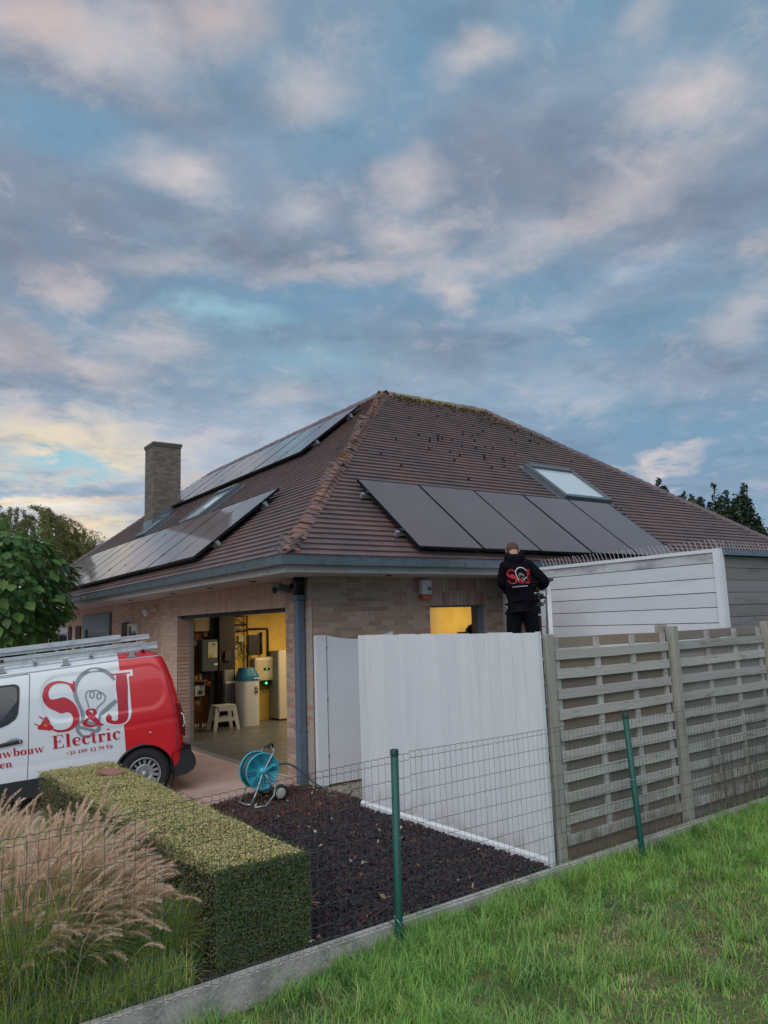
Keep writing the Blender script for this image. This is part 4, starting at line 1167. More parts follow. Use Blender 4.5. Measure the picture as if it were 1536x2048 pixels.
tl = thing('hand_tools', 'orange and black tools hanging on the plywood beside the door track', 'tools', (.8, 6.42, 1.4))
b = MB(); b.box((.76, 6.40, 1.28), (.83, 6.438, 1.46)); b.box((.78, 6.38, 1.20), (.80, 6.438, 1.5)); b.build('orange_tool', mat('tool_orange', (.55,.09,.03), .5), tl)
b = MB(); b.box((.86, 6.38, 1.2), (.95, 6.438, 1.42)); b.box((.77, 6.40, 1.5), (.80, 6.438, 1.58)); b.build('black_tool', m_black, tl)
b = MB(); b.tube([(.98, 6.40, 2.05), (.97, 6.38, 1.8), (.92, 6.39, 1.55), (.90, 6.40, 1.42)], .01, 6); b.tube([(1.0, 6.40, 1.55), (1.03, 6.38, 1.4), (.98, 6.39, 1.28), (.93, 6.40, 1.24)], .007, 6); b.build('cable', m_black, tl)
b = MB(); b.box((.83, 6.36, 1.05), (.95, 6.438, 1.16)); o = b.build('tan_box', mat('tan_box', (.30,.20,.08), .6), origin=(.89, 6.4, 1.05)); tag(o, 'small tan box on the yellow pipe ledge', 'box')
b = MB(); b.tube([(.62, 5.9, .02), (.62, 5.9, 1.75), (.66, 5.92, 1.95), (.75, 5.95, 2.08), (1.1, 6.0, 2.12)], .03, 8); o = b.build('conduit', mat('conduit_grey', (.30,.31,.31), .4), origin=(.62, 5.9, 0)); tag(o, 'bent grey conduit rising just inside the left door jamb', 'pipe')
b = MB(); b.lathe([(.13, 0), (.135, .03), (.10, .09), (.05, .115), (0, .12)], (3.62, 1.15, 1.70), (0, 0, 1), 18); b.box((3.40, 1.0, 1.66), (3.85, 1.3, 1.70)); b.box((3.40, 1.0, 0), (3.43, 1.3, 1.66)); b.box((3.82, 1.0, 0), (3.85, 1.3, 1.66))
o = b.build('hat_on_stand', m_black, origin=(3.6, 1.15, 0)); tag(o, 'dark rounded shape on a stand seen through the yellow window', 'stand')

shf = thing('wall_shelf', 'narrow wooden shelf on the brown plywood under the small tan box', 'shelf', (.95, 6.3, .9))
b = MB(); b.box((.64, 6.24, .885), (1.18, 6.438, .905)); b.build('shelf_board', m_ply, shf)
b = MB(); b.box((.70, 6.26, .80), (.72, 6.438, .884)); b.box((1.12, 6.26, .80), (1.14, 6.438, .884)); b.build('bracket', m_steel, shf)
for (x, z_, w_, h_, c, nm_, lb_) in ((.68, .906, .07, .10, (.45,.05,.03), 'red_tin', 'small red tin at the left end of the narrow shelf'), (.78, .906, .06, .13, (.05,.12,.30), 'blue_tin', 'small blue tin on the narrow shelf'),
        (.96, .906, .07, .08, (.50,.42,.08), 'yellow_tin', 'small yellow tin on the narrow shelf'), (1.05, .906, .06, .12, (.45,.45,.42), 'white_tin', 'small white tin at the right end of the narrow shelf')):
    b = MB(); b.lathe([(0, 0), (w_ / 2, 0), (w_ / 2, h_), (w_ / 2 - .006, h_ + .006), (0, h_ + .006)], (x, 6.33, z_), (0, 0, 1), 14); o = b.build(nm_, mat(nm_, c, .4), origin=(x, 6.33, z_)); tag(o, lb_, 'tin')
for (x0, x1, z0, z1, d_, c, nm_, lb_) in ((.66, .74, 1.62, 1.80, .06, (.06,.06,.07), 'router', 'small black box high on the plywood by the door track'), (1.16, 1.24, 1.74, 1.82, .05, (.5,.5,.48), 'switch', 'small white switch above the grey control unit'),
        (1.10, 1.25, .90, 1.02, .07, (.08,.09,.10), 'dark_box', 'dark box hung directly under the grey control unit'), (1.47, 1.60, 1.25, 1.45, .05, (.05,.04,.04), 'hanging_bag', 'dark bag hanging on the front of the tall cupboard'),
        (1.74, 1.85, 1.33, 1.44, .08, (.35,.33,.30), 'pump', 'grey pump body on the yellow wall beside the cupboard'), (1.90, 2.02, 1.60, 1.73, .05, (.45,.40,.30), 'sensor_box', 'beige sensor box between the pipes on the yellow wall')):
    yb_ = 6.139 if nm_ == 'hanging_bag' else (6.4585 if x0 > 1.7 else 6.4385)
    b = MB(); b.box((x0, yb_ - d_, z0), (x1, yb_, z1)); o = b.build(nm_, mat(nm_ + '_paint', c, .5), origin=((x0 + x1) / 2, yb_, z0), bevel=.006); tag(o, lb_, nm_.replace('_', ' ').split()[-1])
b = MB()
for i in range(16):
    x = random.uniform(.68, 1.32); z_ = random.uniform(.3, 1.9); P_ = [(x, 6.425, z_)]
    for k in range(5): P_.append((P_[-1][0] + random.uniform(-.06, .08), 6.42 + random.uniform(-.02, .01), P_[-1][2] - random.uniform(-.02, .12)))
    P_ = [p for p in P_ if p[2] > .03]
    if len(P_) > 1: b.tube(P_, .0055, 5)
o = b.build('wall_cables', m_black, origin=(1., 6.42, 1.0), kind='stuff'); tag(o, 'loose dark cables strung over the brown plywood', 'cables')

# ------------------------------------------------------------------ hose reel
hr = thing('hose_reel', 'turquoise hose reel cart on the bark bed at the garage corner', 'hose reel', (-.83, -.28, 0))
m_turq = mat('turquoise_plastic', (.05,.42,.55), .4)
m_hose = mat('hose', (.05,.10,.11), .5)
HC = np.array((-.86, -.24, .335))
for y, hub in ((-.33, True), (-.16, False)):
    b = MB(); c = HC * (1, 0, 1) + np.array((0, y, 0))
    b.lathe([(0, 0), (.188, 0), (.195, -.012), (.195, -.03), (.184, -.03), (.179, -.016), (0, -.016)], c, (0, 1, 0), 40)
    disc = b.build('disc', m_turq, hr)
    if hub:
        b = MB()
        for k in range(8):
            a = k * math.pi / 4 + .1
            for dd in (-.014, .014):
                u = np.array((math.cos(a), 0, math.sin(a))); v = np.array((-math.sin(a), 0, math.cos(a)))
                b.obox(c + u * .125 + v * dd + np.array((0, -.021, 0)), u * .10, v * .006, (0, .012, 0))
        b.build('rib', mat('dark_turquoise', (.012,.13,.18), .4), disc)
        b = MB(); b.lathe([(0, -.06), (.028, -.06), (.04, -.02), (.05, 0)], c, (0, 1, 0), 16); b.bar(c + (0, -.05, 0), c + (.10, -.06, .055), .022); b.cyl(c + (.10, -.06, .055), c + (.10, -.12, .06), .014, 8); b.build('crank', m_turq, hr)
b = MB()
for layer in range(2):
    for k in range(9):
        rr = .125 + layer * .035; y = -.305 + k * .0145
        b.tube([(HC[0] + rr * math.cos(t), y, HC[2] + rr * math.sin(t)) for t in np.linspace(0, 2 * math.pi, 25)[:-1]], .0135, 6, closed=True)
b.build('wound_hose', m_hose, hr)
m_tube = mat('reel_frame', (.34,.37,.38), .35, .5)
b = MB()
for y in (-.375, -.10):
    b.tube([(-1.02, y - .02, .02), (-.96, y, .10), (-.86, y, .335), (-.77, y, .47), (-.73, y, .53)], .0105, 8)
    b.tube([(-.86, y, .335), (-.76, y, .17), (-.68, y + .02, .10)], .0105, 8)
b.tube([(-.73, -.375, .53), (-.71, -.32, .55), (-.71, -.15, .55), (-.73, -.10, .53)], .0105, 8)
b.tube([(-1.02, -.395, .02), (-1.05, -.33, .015), (-1.05, -.18, .015), (-1.02, -.12, .02)], .0105, 8)
b.tube([(-.72, -.43, .30), (-.80, -.50, .10), (-.92, -.55, .02), (-1.05, -.55, .02)], .009, 8)
b.tube([(-.68, -.39, .095), (-.68, -.06, .095)], .009, 8)
b.build('frame', m_tube, hr)
for y in (-.41, -.05):
    b = MB(); b.lathe([(.058, -.018), (.086, -.018), (.092, 0), (.086, .018), (.058, .018)], (-.68, y, .093), (0, 1, 0), 28); w = b.build('wheel', m_black, hr)
    b = MB(); b.lathe([(0, -.021), (.05, -.021), (.062, -.014), (.060, .014), (.05, .02), (0, .02)], (-.68, y, .093), (0, 1, 0), 24); b.build('wheel_cap', mat('beige_cap', (.48,.46,.42), .5), w)
b = MB(); b.tube([(-.71, -.18, .55), (-.68, -.18, .585), (-.65, -.18, .575), (-.65, -.18, .54)], .012, 8); b.tube([(-.73, -.26, .55), (-.75, -.26, .585), (-.79, -.26, .565)], .012, 8); b.build('hook', m_blk2, hr)
b = MB()
hp = [(-.74, -.18, .25), (-.50, -.05, .32), (-.36, -.05, .30), (-.22, -.08, .20), (-.12, -.15, .09), (-.06, -.28, .03), (-.1, -.45, .02), (-.2, -.6, .018), (-.05, -.72, .018), (.1, -.62, .02)]
def smooth_path(P, n=8):
    P = [np.array(p, float) for p in P]; out = []
    for i in range(len(P) - 1):
        p0, p1, p2, p3 = P[max(i - 1, 0)], P[i], P[i + 1], P[min(i + 2, len(P) - 1)]
        for k in range(n):
            t = k / n
            out.append(.5 * ((2 * p1) + (-p0 + p2) * t + (2 * p0 - 5 * p1 + 4 * p2 - p3) * t * t + (-p0 + 3 * p1 - 3 * p2 + p3) * t ** 3))
    out.append(P[-1]); return out
b.tube(smooth_path(hp), .011, 7); b.build('hose_end', m_hose, hr)

# ------------------------------------------------------------------ ladder and worker
la = thing('step_ladder', 'aluminium step ladder under the worker beside the white annex boards', 'ladder', (2.2, -1.5, 0))
hd = rad(50); LF = np.array((math.cos(hd), math.sin(hd), 0)); LR = np.array((math.sin(hd), -math.cos(hd), 0)); LU = np.array((0, 0, 1.))
PC = np.array((1.90, -1.655, 1.115))      # between the worker's feet
def LP(x, y, z_): return PC + LR * x + LF * y + LU * z_
b = MB()
for sx in (-.16, .36):
    top = LP(sx + (0.0 if sx > 0 else .04), .26, 1.20); bot = LP(sx - .07 if sx < 0 else sx + .0 - .06, -.12, -.90)
    b.bar(top, bot, .028, .05, up=LR)
b.build('stile', m_steel, la)
b = MB()
for sx in (-.16, .36):
    b.bar(LP(sx, .30, 1.20), LP(sx - .02, .95, -.90), .025, .05, up=LR)
b.build('rear_stile', m_alu, la)
for k in range(8):
    t = k / 8 + .06; z_ = -.90 + t * 2.1; y = -.12 + t * .38
    b = MB(); b.obox(LP(.08, y, z_), LR * .44, LF * .08, LU * .02); b.build('step', m_alu, la)
b = MB(); b.obox(LP(.12, .27, 1.22), LR * .60, LF * .16, LU * .035); b.build('top_cap', mat('ladder_cap', (.03,.07,.09), .5), la, bevel=.006)

def skin(name, verts, edges, radii, m, parent, sub=2, root=0):
    me = bpy.data.meshes.new(name); me.from_pydata([tuple(v) for v in verts], edges, []); me.update()
    o = bpy.data.objects.new(name, me); COL.objects.link(o)
    sk = o.modifiers.new('skin', 'SKIN'); sk.use_smooth_shade = True
    o.modifiers.new('sub', 'SUBSURF').levels = sub; o.modifiers['sub'].render_levels = sub
    for i, r_ in enumerate(radii):
        rr = r_ if isinstance(r_, tuple) else (r_, r_)
        me.skin_vertices[0].data[i].radius = rr
        me.skin_vertices[0].data[i].use_root = (i == root)
    dg = bpy.context.evaluated_depsgraph_get(); ev = o.evaluated_get(dg)
    m2 = bpy.data.meshes.new_from_object(ev, preserve_all_data_layers=False, depsgraph=dg)
    bpy.data.objects.remove(o)
    m2.materials.clear(); m2.materials.append(m); m2.name = name
    m2.polygons.foreach_set('use_smooth', [True] * len(m2.polygons))
    return meshobj(name, m2, parent)
pr = thing('person', 'person in black hoodie with red printed back standing on the ladder at the gutter', 'person', tuple(PC))
m_skin = mat('skin', (.42,.24,.17), .55, noise=(30,(.36,.19,.13),.4,.7,.5))
m_hood = mat('black_hoodie', (.005,.0045,.009), .9, spec=.12, bump=(14,.5,.02))
m_trou = mat('dark_trousers', (.006,.0065,.011), .9, spec=.12, bump=(12,.5,.02))
m_hair = mat('cropped_hair', (.085,.045,.032), .9, noise=(80,(.15,.085,.065),.45,.65,.8))
P = lambda x, y, z_: LP(x - .075 * max(0, z_ - .95), y + .10 * max(0, z_ - .95), z_)
body_v = [P(0,0,.93), P(0,.01,1.10), P(0,.02,1.28), P(0,.02,1.42), P(0,.03,1.50), P(0,.08,1.53), P(0,.14,1.59), P(0,.185,1.635),
          P(-.15,.02,1.39), P(-.19,.06,1.17), P(-.13,.27,1.13), P(-.12,.36,1.14),
          P(.15,.02,1.39), P(.33,.06,1.175), P(.275,.28,1.13), P(.18,.36,1.15),
          P(-.10,0,.90), P(-.11,.03,.50), P(-.11,-.02,.08), P(-.11,.12,.03),
          P(.11,0,.90), P(.13,.05,.50), P(.13,.0,.08), P(.13,.14,.03)]
body_e = [(0,1),(1,2),(2,3),(3,4),(4,5),(5,6),(6,7),(3,8),(8,9),(9,10),(10,11),(3,12),(12,13),(13,14),(14,15),(0,16),(16,17),(17,18),(18,19),(0,20),(20,21),(21,22),(22,23)]
body_r = [(.10,.07),(.09,.07),(.10,.07),(.09,.06),.055,.062,(.072,.083),(.055,.06),.042,.03,.026,.026,.042,.03,.026,.026,.06,.045,.035,.03,.06,.045,.035,.03]
skin('body', body_v, body_e, body_r, m_skin, pr)
# head details: ears, nose, cropped hair cap
hc = P(0, .145, 1.60)
b = MB()
for s in (-1, 1):
    b.lathe([(0, -.008), (.018, -.006), (.026, .004), (.02, .012), (0, .008)], hc + LR * s * .074 + LU * -.015, LR * s, 12)
b.build('ear', m_skin, pr)
b = MB(); b.add([hc + LF * .095 + LU * .01, hc + LF * .09 + LR * .015 + LU * -.03, hc + LF * .09 - LR * .015 + LU * -.03, hc + LF * .118 + LU * -.028], [(0, 1, 3), (0, 3, 2), (1, 2, 3)]); b.build('nose', m_skin, pr)
V_ = []; F_ = []
NU, NV = 20, 9
for i in range(NV):
    ph = i / (NV - 1) * 1.75
    for j in range(NU):
        a = 2 * math.pi * j / NU
        lim = 1.0 if math.sin(a) < .3 else .72       # hair starts higher over the face
        p2 = ph * lim
        V_.append(hc + LU * (.094 * math.cos(p2) + .004) + LR * .079 * math.sin(p2) * math.cos(a) + LF * (.092 * math.sin(p2) * math.sin(a)))
for i in range(NV - 1):
    for j in range(NU): F_.append((i * NU + j, i * NU + (j + 1) % NU, (i + 1) * NU + (j + 1) % NU, (i + 1) * NU + j))
b = MB(); b.add(V_, F_, smooth=True); b.build('hair', m_hair, pr)
hv = [P(0,0,.98), P(0,.0,1.08), P(0,.01,1.26), P(0,.01,1.39), P(0,.02,1.455), P(-.15,.02,1.39), P(-.19,.06,1.17), P(-.13,.26,1.13), P(.15,.02,1.39), P(.335,.06,1.175), P(.275,.27,1.13), P(0,.0,.955)]
he = [(0,1),(1,2),(2,3),(3,4),(3,5),(5,6),(6,7),(3,8),(8,9),(9,10),(0,11)]
hrr = [(.175,.13),(.165,.125),(.18,.135),(.155,.115),(.10,.085),.080,.066,.052,.080,.066,.052,(.165,.125)]
hoodie = skin('hoodie', hv, he, hrr, m_hood, pr)
b = MB()
b.lathe([(.0, -.11), (.10, -.09), (.135, -.03), (.125, .04), (.095, .075), (.07, .06)], P(0, .01, 1.475), LU * .95 - LF * .2, 20)
b.build('hood', m_hood, hoodie)
tv = [P(0,0,.99), P(-.075,0,.85), P(-.10,.01,.70), P(-.115,.03,.48), P(-.115,-.01,.10), P(.085,0,.85), P(.11,.01,.70), P(.13,.04,.48), P(.135,.01,.10)]
skin('trousers', tv, [(0,1),(1,2),(2,3),(3,4),(0,5),(5,6),(6,7),(7,8)], [(.12,.10),(.115,.115),.100,.078,.070,(.115,.115),.100,.078,.070], m_trou, pr)
for sx in (-.115, .135):
    b = MB(); c = P(sx, .08, .045)
    b.obox(c, LR * .10, LF * .28, LU * .09); b.build('shoe', m_black, pr, bevel=.03)
# hands around the drill
def hand(c, s, parent):
    b = MB(); c = np.array(c)
    b.obox(c, LR * .03, LF * .085, LU * .08)
    for k in range(4):
        L_ = (.062, .072, .068, .052)[k]; o = c + LF * .04 + LU * (.03 - k * .021)
        b.tube([o, o + LF * L_ * .5 - LR * s * .008, o + LF * L_ * .75 - LR * s * .03, o + LF * L_ * .6 - LR * s * .05], [.0095, .009, .0085, .007], 8)
    o = c + LU * .035 - LF * .02
    b.tube([o, o + LU * .03 + LF * .02 - LR * s * .02, o + LU * .04 + LF * .05 - LR * s * .035], [.011, .010, .008], 8)
    b.build('hand', m_skin, parent)
hand(P(-.10, .40, 1.14), -1, pr); hand(P(.17, .40, 1.15), 1, pr)
dr_ = thing('power_drill', 'black cordless drill held at the right hip of the person in the hoodie', 'drill', tuple(P(.26, .12, 1.0)))
b = MB(); b.tube([P(.20, .08, 1.04), P(.27, .09, 1.01)], .034, 12); b.tube([P(.27, .09, 1.01), P(.31, .10, .995)], [.022, .010], 10); b.build('motor', m_blk2, dr_)
b = MB(); b.tube([P(.225, .08, 1.03), P(.215, .08, .95)], .020, 10); b.obox(P(.215, .08, .925), LR * .08, LF * .06, LU * .045); b.tube([P(.215, .08, .92), P(.265, .08, .91), P(.295, .09, .975)], .008, 6); b.build('grip', m_black, dr_)
# red print on the back of the hoodie
m_print = mat('red_print', (.50,.02,.03), .7); m_pw = mat('white_print', (.55,.55,.58), .7)
def back_pt(x, z_):      # surface of the hoodie back
    x0 = x; return P(x0, -.1415 + .55 * (x0 * x0) + .0, z_)

from mathutils.bvhtree import BVHTree
bv = BVHTree.FromPolygons([v.co[:] for v in hoodie.data.vertices], [p.vertices[:] for p in hoodie.data.polygons])

def catmull(P, n=6):
    P = [np.array(p, float) for p in P]; out = []
    for i in range(len(P) - 1):
        p0, p1, p2, p3 = P[max(i - 1, 0)], P[i], P[i + 1], P[min(i + 2, len(P) - 1)]
        for k in range(n):
            t = k / n
            out.append(.5 * ((2 * p1) + (-p0 + p2) * t + (2 * p0 - 5 * p1 + 4 * p2 - p3) * t * t + (-p0 + 3 * p1 - 3 * p2 + p3) * t ** 3))
    out.append(P[-1]); return out

def ribbon(b, pts, fn, mi=0, grow=0., n=6, smooth=True, fat=1.0):
    """variable-width stroke: pts (x, y, width) -> flat strip laid on a surface by fn(x, y)"""
    Q = catmull(pts, n) if smooth and len(pts) > 2 else [np.array(p, float) for p in pts]
    V = []
    for i, q in enumerate(Q):
        t = Q[min(i + 1, len(Q) - 1)][:2] - Q[max(i - 1, 0)][:2]; L_ = np.linalg.norm(t) + 1e-9
        nn = np.array((-t[1], t[0])) / L_; w = max(q[2] * fat, 0) / 2 + grow
        if i in (0, len(Q) - 1) and grow: q = q.copy(); q[:2] += (t / L_) * (grow if i else -grow)
        V += [fn(*(q[:2] + nn * w)), fn(*(q[:2] - nn * w))]
    b.add(V, [(2 * i, 2 * i + 1, 2 * i + 3, 2 * i + 2) for i in range(len(Q) - 1)], mi)

def polyfill(b, pts, fn, mi=0):
    b.add([fn(*p) for p in pts], [tuple(range(len(pts)))], mi)

# glyphs of a bold Didone-like face: strokes (x, y, w); advance
GL = {
 'E': (.72, [[(.06,.02,.04),(.66,.02,.04)],[(.22,0,.17),(.22,.98,.17)],[(.06,.98,.035),(.64,.98,.035)],[(.60,.0,.02),(.64,.14,.05),(.655,.26,.02)],[(.58,.98,.02),(.62,.88,.05),(.63,.74,.02)],[(.3,.5,.04),(.47,.5,.04)],[(.48,.36,.03),(.48,.64,.03)]]),
 'l': (.36, [[(.18,0,.17),(.18,1.02,.17)],[(.04,.015,.03),(.32,.015,.03)],[(.04,1.0,.03),(.2,1.0,.03)]]),
 'e': (.52, [[(.12,.34,.04),(.45,.34,.04)],[(.45,.34,.02),(.44,.5,.09),(.29,.62,.04),(.14,.5,.13),(.13,.3,.17),(.18,.1,.12),(.32,.015,.05),(.47,.12,.02)]]),
 'c': (.50, [[(.42,.46,.11),(.40,.56,.10),(.28,.62,.05),(.15,.5,.12),(.13,.3,.17),(.18,.1,.12),(.31,.015,.05),(.46,.14,.02)]]),
 't': (.38, [[(.18,.08,.16),(.18,.78,.13)],[(.02,.60,.035),(.34,.60,.035)],[(.18,.10,.16),(.24,.02,.06),(.36,.08,.02)]]),
 'r': (.46, [[(.17,0,.16),(.17,.62,.16)],[(.03,.015,.03),(.32,.015,.03)],[(.03,.61,.03),(.18,.61,.03)],[(.2,.45,.04),(.28,.58,.05),(.38,.56,.12),(.40,.47,.10)]]),
 'i': (.34, [[(.17,0,.16),(.17,.62,.16)],[(.03,.015,.03),(.31,.015,.03)],[(.03,.61,.03),(.18,.61,.03)],[(.17,.82,.05),(.17,.88,.16),(.17,.95,.05)]]),
 'u': (.60, [[(.16,.62,.15),(.16,.15,.15),(.24,.03,.08),(.38,.06,.03)],[(.43,.62,.15),(.43,.0,.15)],[(.03,.61,.03),(.2,.61,.03)],[(.32,.61,.03),(.45,.61,.03)],[(.43,.015,.03),(.57,.015,.03)]]),
 'w': (.86, [[(.10,.62,.13),(.28,0,.13)],[(.28,0,.03),(.44,.62,.03)],[(.42,.62,.13),(.60,0,.13)],[(.60,0,.03),(.77,.62,.03)],[(.02,.61,.03),(.22,.61,.03)],[(.34,.61,.03),(.5,.61,.03)],[(.68,.61,.03),(.84,.61,.03)]]),
 'b': (.60, [[(.16,0,.15),(.16,1.02,.15)],[(.03,1.0,.03),(.18,1.0,.03)],[(.2,.5,.03),(.32,.61,.05),(.47,.5,.14),(.48,.3,.17),(.44,.1,.13),(.31,.02,.05),(.2,.1,.03)]]),
 'o': (.58, [[(.29,.62,.04),(.14,.5,.13),(.12,.31,.17),(.14,.12,.13),(.29,.01,.04),(.44,.12,.13),(.46,.31,.17),(.44,.5,.13),(.29,.62,.04)]]),
 'd': (.60, [[(.43,0,.15),(.43,1.02,.15)],[(.28,1.0,.03),(.44,1.0,.03)],[(.43,.015,.03),(.57,.015,.03)],[(.38,.5,.03),(.26,.61,.05),(.12,.5,.14),(.11,.3,.17),(.15,.1,.13),(.28,.02,.05),(.38,.1,.03)]]),
 'n': (.62, [[(.16,0,.15),(.16,.62,.15)],[(.03,.61,.03),(.18,.61,.03)],[(.03,.015,.03),(.29,.015,.03)],[(.2,.48,.03),(.33,.6,.05),(.44,.5,.13),(.45,.3,.15),(.45,0,.15)],[(.33,.015,.03),(.59,.015,.03)]]),
 'N': (.80, [[(.16,0,.04),(.16,.98,.04)],[(.16,.98,.17),(.62,0,.17)],[(.66,0,.04),(.66,.98,.04)],[(.04,.98,.03),(.26,.98,.03)],[(.04,.015,.03),(.28,.015,.03)],[(.55,.98,.03),(.78,.98,.03)]]),
 '+': (.50, [[(.06,.3,.06),(.44,.3,.06)],[(.25,.12,.06),(.25,.48,.06)]]),
 '3': (.48, [[(.1,.52,.10),(.2,.62,.05),(.36,.52,.12),(.32,.36,.05),(.2,.32,.03)],[(.2,.32,.03),(.36,.26,.10),(.38,.05,.15),(.30,-.12,.10),(.15,-.17,.05),(.08,-.08,.10)]]),
 '2': (.50, [[(.1,.46,.10),(.14,.58,.06),(.26,.62,.05),(.38,.52,.12),(.36,.36,.10),(.2,.18,.05),(.08,.04,.05)],[(.08,.05,.10),(.42,.05,.10)],[(.42,.02,.03),(.44,.18,.03)]]),
 '4': (.52, [[(.34,-.17,.13),(.34,.62,.13)],[(.34,.62,.03),(.04,.1,.03)],[(.04,.08,.04),(.48,.08,.04)]]),
 '9': (.52, [[(.36,.52,.05),(.24,.62,.04),(.13,.52,.12),(.12,.36,.15),(.16,.24,.09),(.27,.2,.04),(.38,.3,.06),(.41,.42,.15),(.38,.1,.13),(.28,-.1,.07),(.12,-.18,.04)]]),
 '0': (.52, [[(.26,.62,.04),(.13,.5,.11),(.11,.31,.15),(.13,.12,.11),(.26,.01,.04),(.39,.12,.11),(.41,.31,.15),(.39,.5,.11),(.26,.62,.04)]]),
 '7': (.48, [[(.06,.57,.10),(.42,.57,.10)],[(.42,.55,.04),(.26,.2,.09),(.20,-.17,.14)],[(.06,.62,.03),(.05,.42,.03)]]),
 '6': (.52, [[(.40,.90,.03),(.24,.78,.07),(.13,.55,.13),(.11,.3,.15),(.14,.12,.11),(.26,.01,.04),(.38,.1,.11),(.40,.24,.14),(.38,.38,.10),(.27,.45,.04),(.16,.36,.05)]]),
 ' ': (.30, []),
}
def text_strokes(txt, u0, v0, length, h, sgn=-1):
    tot = sum(GL[c][0] for c in txt); k = length / tot; out = []; x = 0
    for c in txt:
        a, st = GL[c]
        for s_ in st: out.append([(u0 + sgn * (x + p[0]) * k, v0 + p[1] * h, p[2] * k) for p in s_])
        x += a
    return out

STROKES={
 'S':[(0.73, 1.375, 0.0081), (0.739, 1.447, 0.0461), (0.782, 1.488, 0.021), (0.839, 1.511, 0.0226), (0.897, 1.522, 0.0264), (0.956, 1.514, 0.0363), (1.007, 1.484, 0.05), (1.039, 1.436, 0.0605), (1.045, 1.376, 0.0643), (1.029, 1.321, 0.0709), (0.986, 1.284, 0.0967), (0.929, 1.265, 0.129), (0.864, 1.249, 0.1675), (0.798, 1.225, 0.129), (0.747, 1.175, 0.0887), (0.722, 1.11, 0.0685), (0.726, 1.05, 0.0664), (0.754, 1.002, 0.0454), (0.806, 0.966, 0.0322), (0.865, 0.956, 0.0258), (0.931, 0.963, 0.0254), (0.979, 0.988, 0.0199), (1.002, 1.013, 0.0161)],
 'Sserif':[(0.722, 1.515, 0.0127), (0.723, 1.462, 0.0274), (0.73, 1.41, 0.0177), (0.738, 1.385, 0.0081)],
 'J':[(0.177, 1.512, 0.1088), (0.181, 1.378, 0.125), (0.184, 1.244, 0.1113), (0.188, 1.12, 0.1088), (0.191, 1.05, 0.1072), (0.208, 0.999, 0.1041), (0.257, 0.967, 0.0495), (0.317, 0.973, 0.0362), (0.356, 1.003, 0.0561), (0.355, 1.038, 0.0598), (0.332, 1.057, 0.0403)],
 'Jtop':[(0.295, 1.528, 0.0177), (0.184, 1.523, 0.0199), (0.071, 1.523, 0.0129)],
 'Jout':[(0.268, 1.544, 0.0064), (0.043, 1.539, 0.0274), (0.042, 1.493, 0.021), (0.1, 1.485, 0.0235), (0.104, 1.367, 0.0235), (0.105, 1.233, 0.0235), (0.105, 1.108, 0.021), (0.11, 1.038, 0.0214), (0.145, 0.972, 0.0242), (0.216, 0.938, 0.0177), (0.31, 0.944, 0.0099)],
 'bulb':[(0.648, 1.056, 0.0346), (0.649, 1.135, 0.033), (0.677, 1.218, 0.0306), (0.709, 1.319, 0.0344), (0.713, 1.408, 0.029), (0.681, 1.5, 0.0344), (0.626, 1.568, 0.0362), (0.547, 1.607, 0.0387), (0.453, 1.612, 0.038), (0.369, 1.583, 0.033), (0.304, 1.529, 0.0362), (0.257, 1.46, 0.0242)],
 'bulb2':[(0.252, 1.218, 0.0355), (0.32, 1.175, 0.0398), (0.392, 1.123, 0.038), (0.454, 1.075, 0.029), (0.467, 1.02, 0.0181)],
 'fil':[(0.575, 1.176, 0.0127), (0.583, 1.239, 0.0113), (0.599, 1.295, 0.0115), (0.593, 1.347, 0.0113), (0.562, 1.373, 0.0113), (0.52, 1.367, 0.0113), (0.503, 1.334, 0.0113), (0.516, 1.292, 0.0115), (0.542, 1.291, 0.0113), (0.552, 1.323, 0.0113), (0.537, 1.361, 0.0113), (0.494, 1.37, 0.0113), (0.444, 1.352, 0.0113), (0.426, 1.314, 0.0127), (0.437, 1.271, 0.0113), (0.467, 1.271, 0.0127), (0.473, 1.308, 0.0129), (0.446, 1.335, 0.0127), (0.404, 1.324, 0.0127), (0.381, 1.281, 0.0127), (0.397, 1.23, 0.0113), (0.456, 1.186, 0.0129), (0.492, 1.147, 0.0113)],
 'base1':[(0.676, 1.038, 0.0322), (0.611, 1.015, 0.0308), (0.537, 0.986, 0.0308), (0.471, 0.959, 0.0272)],
 'base2':[(0.713, 0.978, 0.029), (0.648, 0.955, 0.0258), (0.566, 0.921, 0.0258), (0.5, 0.898, 0.0231)],
 'baseL':[(0.696, 1.063, 0.0092), (0.703, 1.011, 0.0306), (0.716, 0.944, 0.0313), (0.678, 0.877, 0.0242), (0.638, 0.853, 0.0272), (0.587, 0.854, 0.0242), (0.543, 0.891, 0.0235), (0.487, 0.909, 0.0362), (0.47, 0.968, 0.0247), (0.466, 1.029, 0.0115)],
 'amp1':[(0.424, 0.962, 0.0091), (0.47, 0.976, 0.0362), (0.509, 1.026, 0.0498), (0.556, 1.081, 0.0561), (0.591, 1.126, 0.0453), (0.589, 1.15, 0.0242), (0.555, 1.158, 0.0163), (0.514, 1.143, 0.0308), (0.512, 1.106, 0.0406), (0.539, 1.079, 0.0161), (0.6, 1.048, 0.0242), (0.632, 1.009, 0.0451), (0.604, 0.979, 0.029), (0.555, 0.963, 0.0193), (0.504, 0.973, 0.0148), (0.471, 1.02, 0.0109)],
 'cord':[(1.002, 1.013, 0.0129), (1.016, 0.989, 0.0181), (1.044, 0.998, 0.0082)],
}
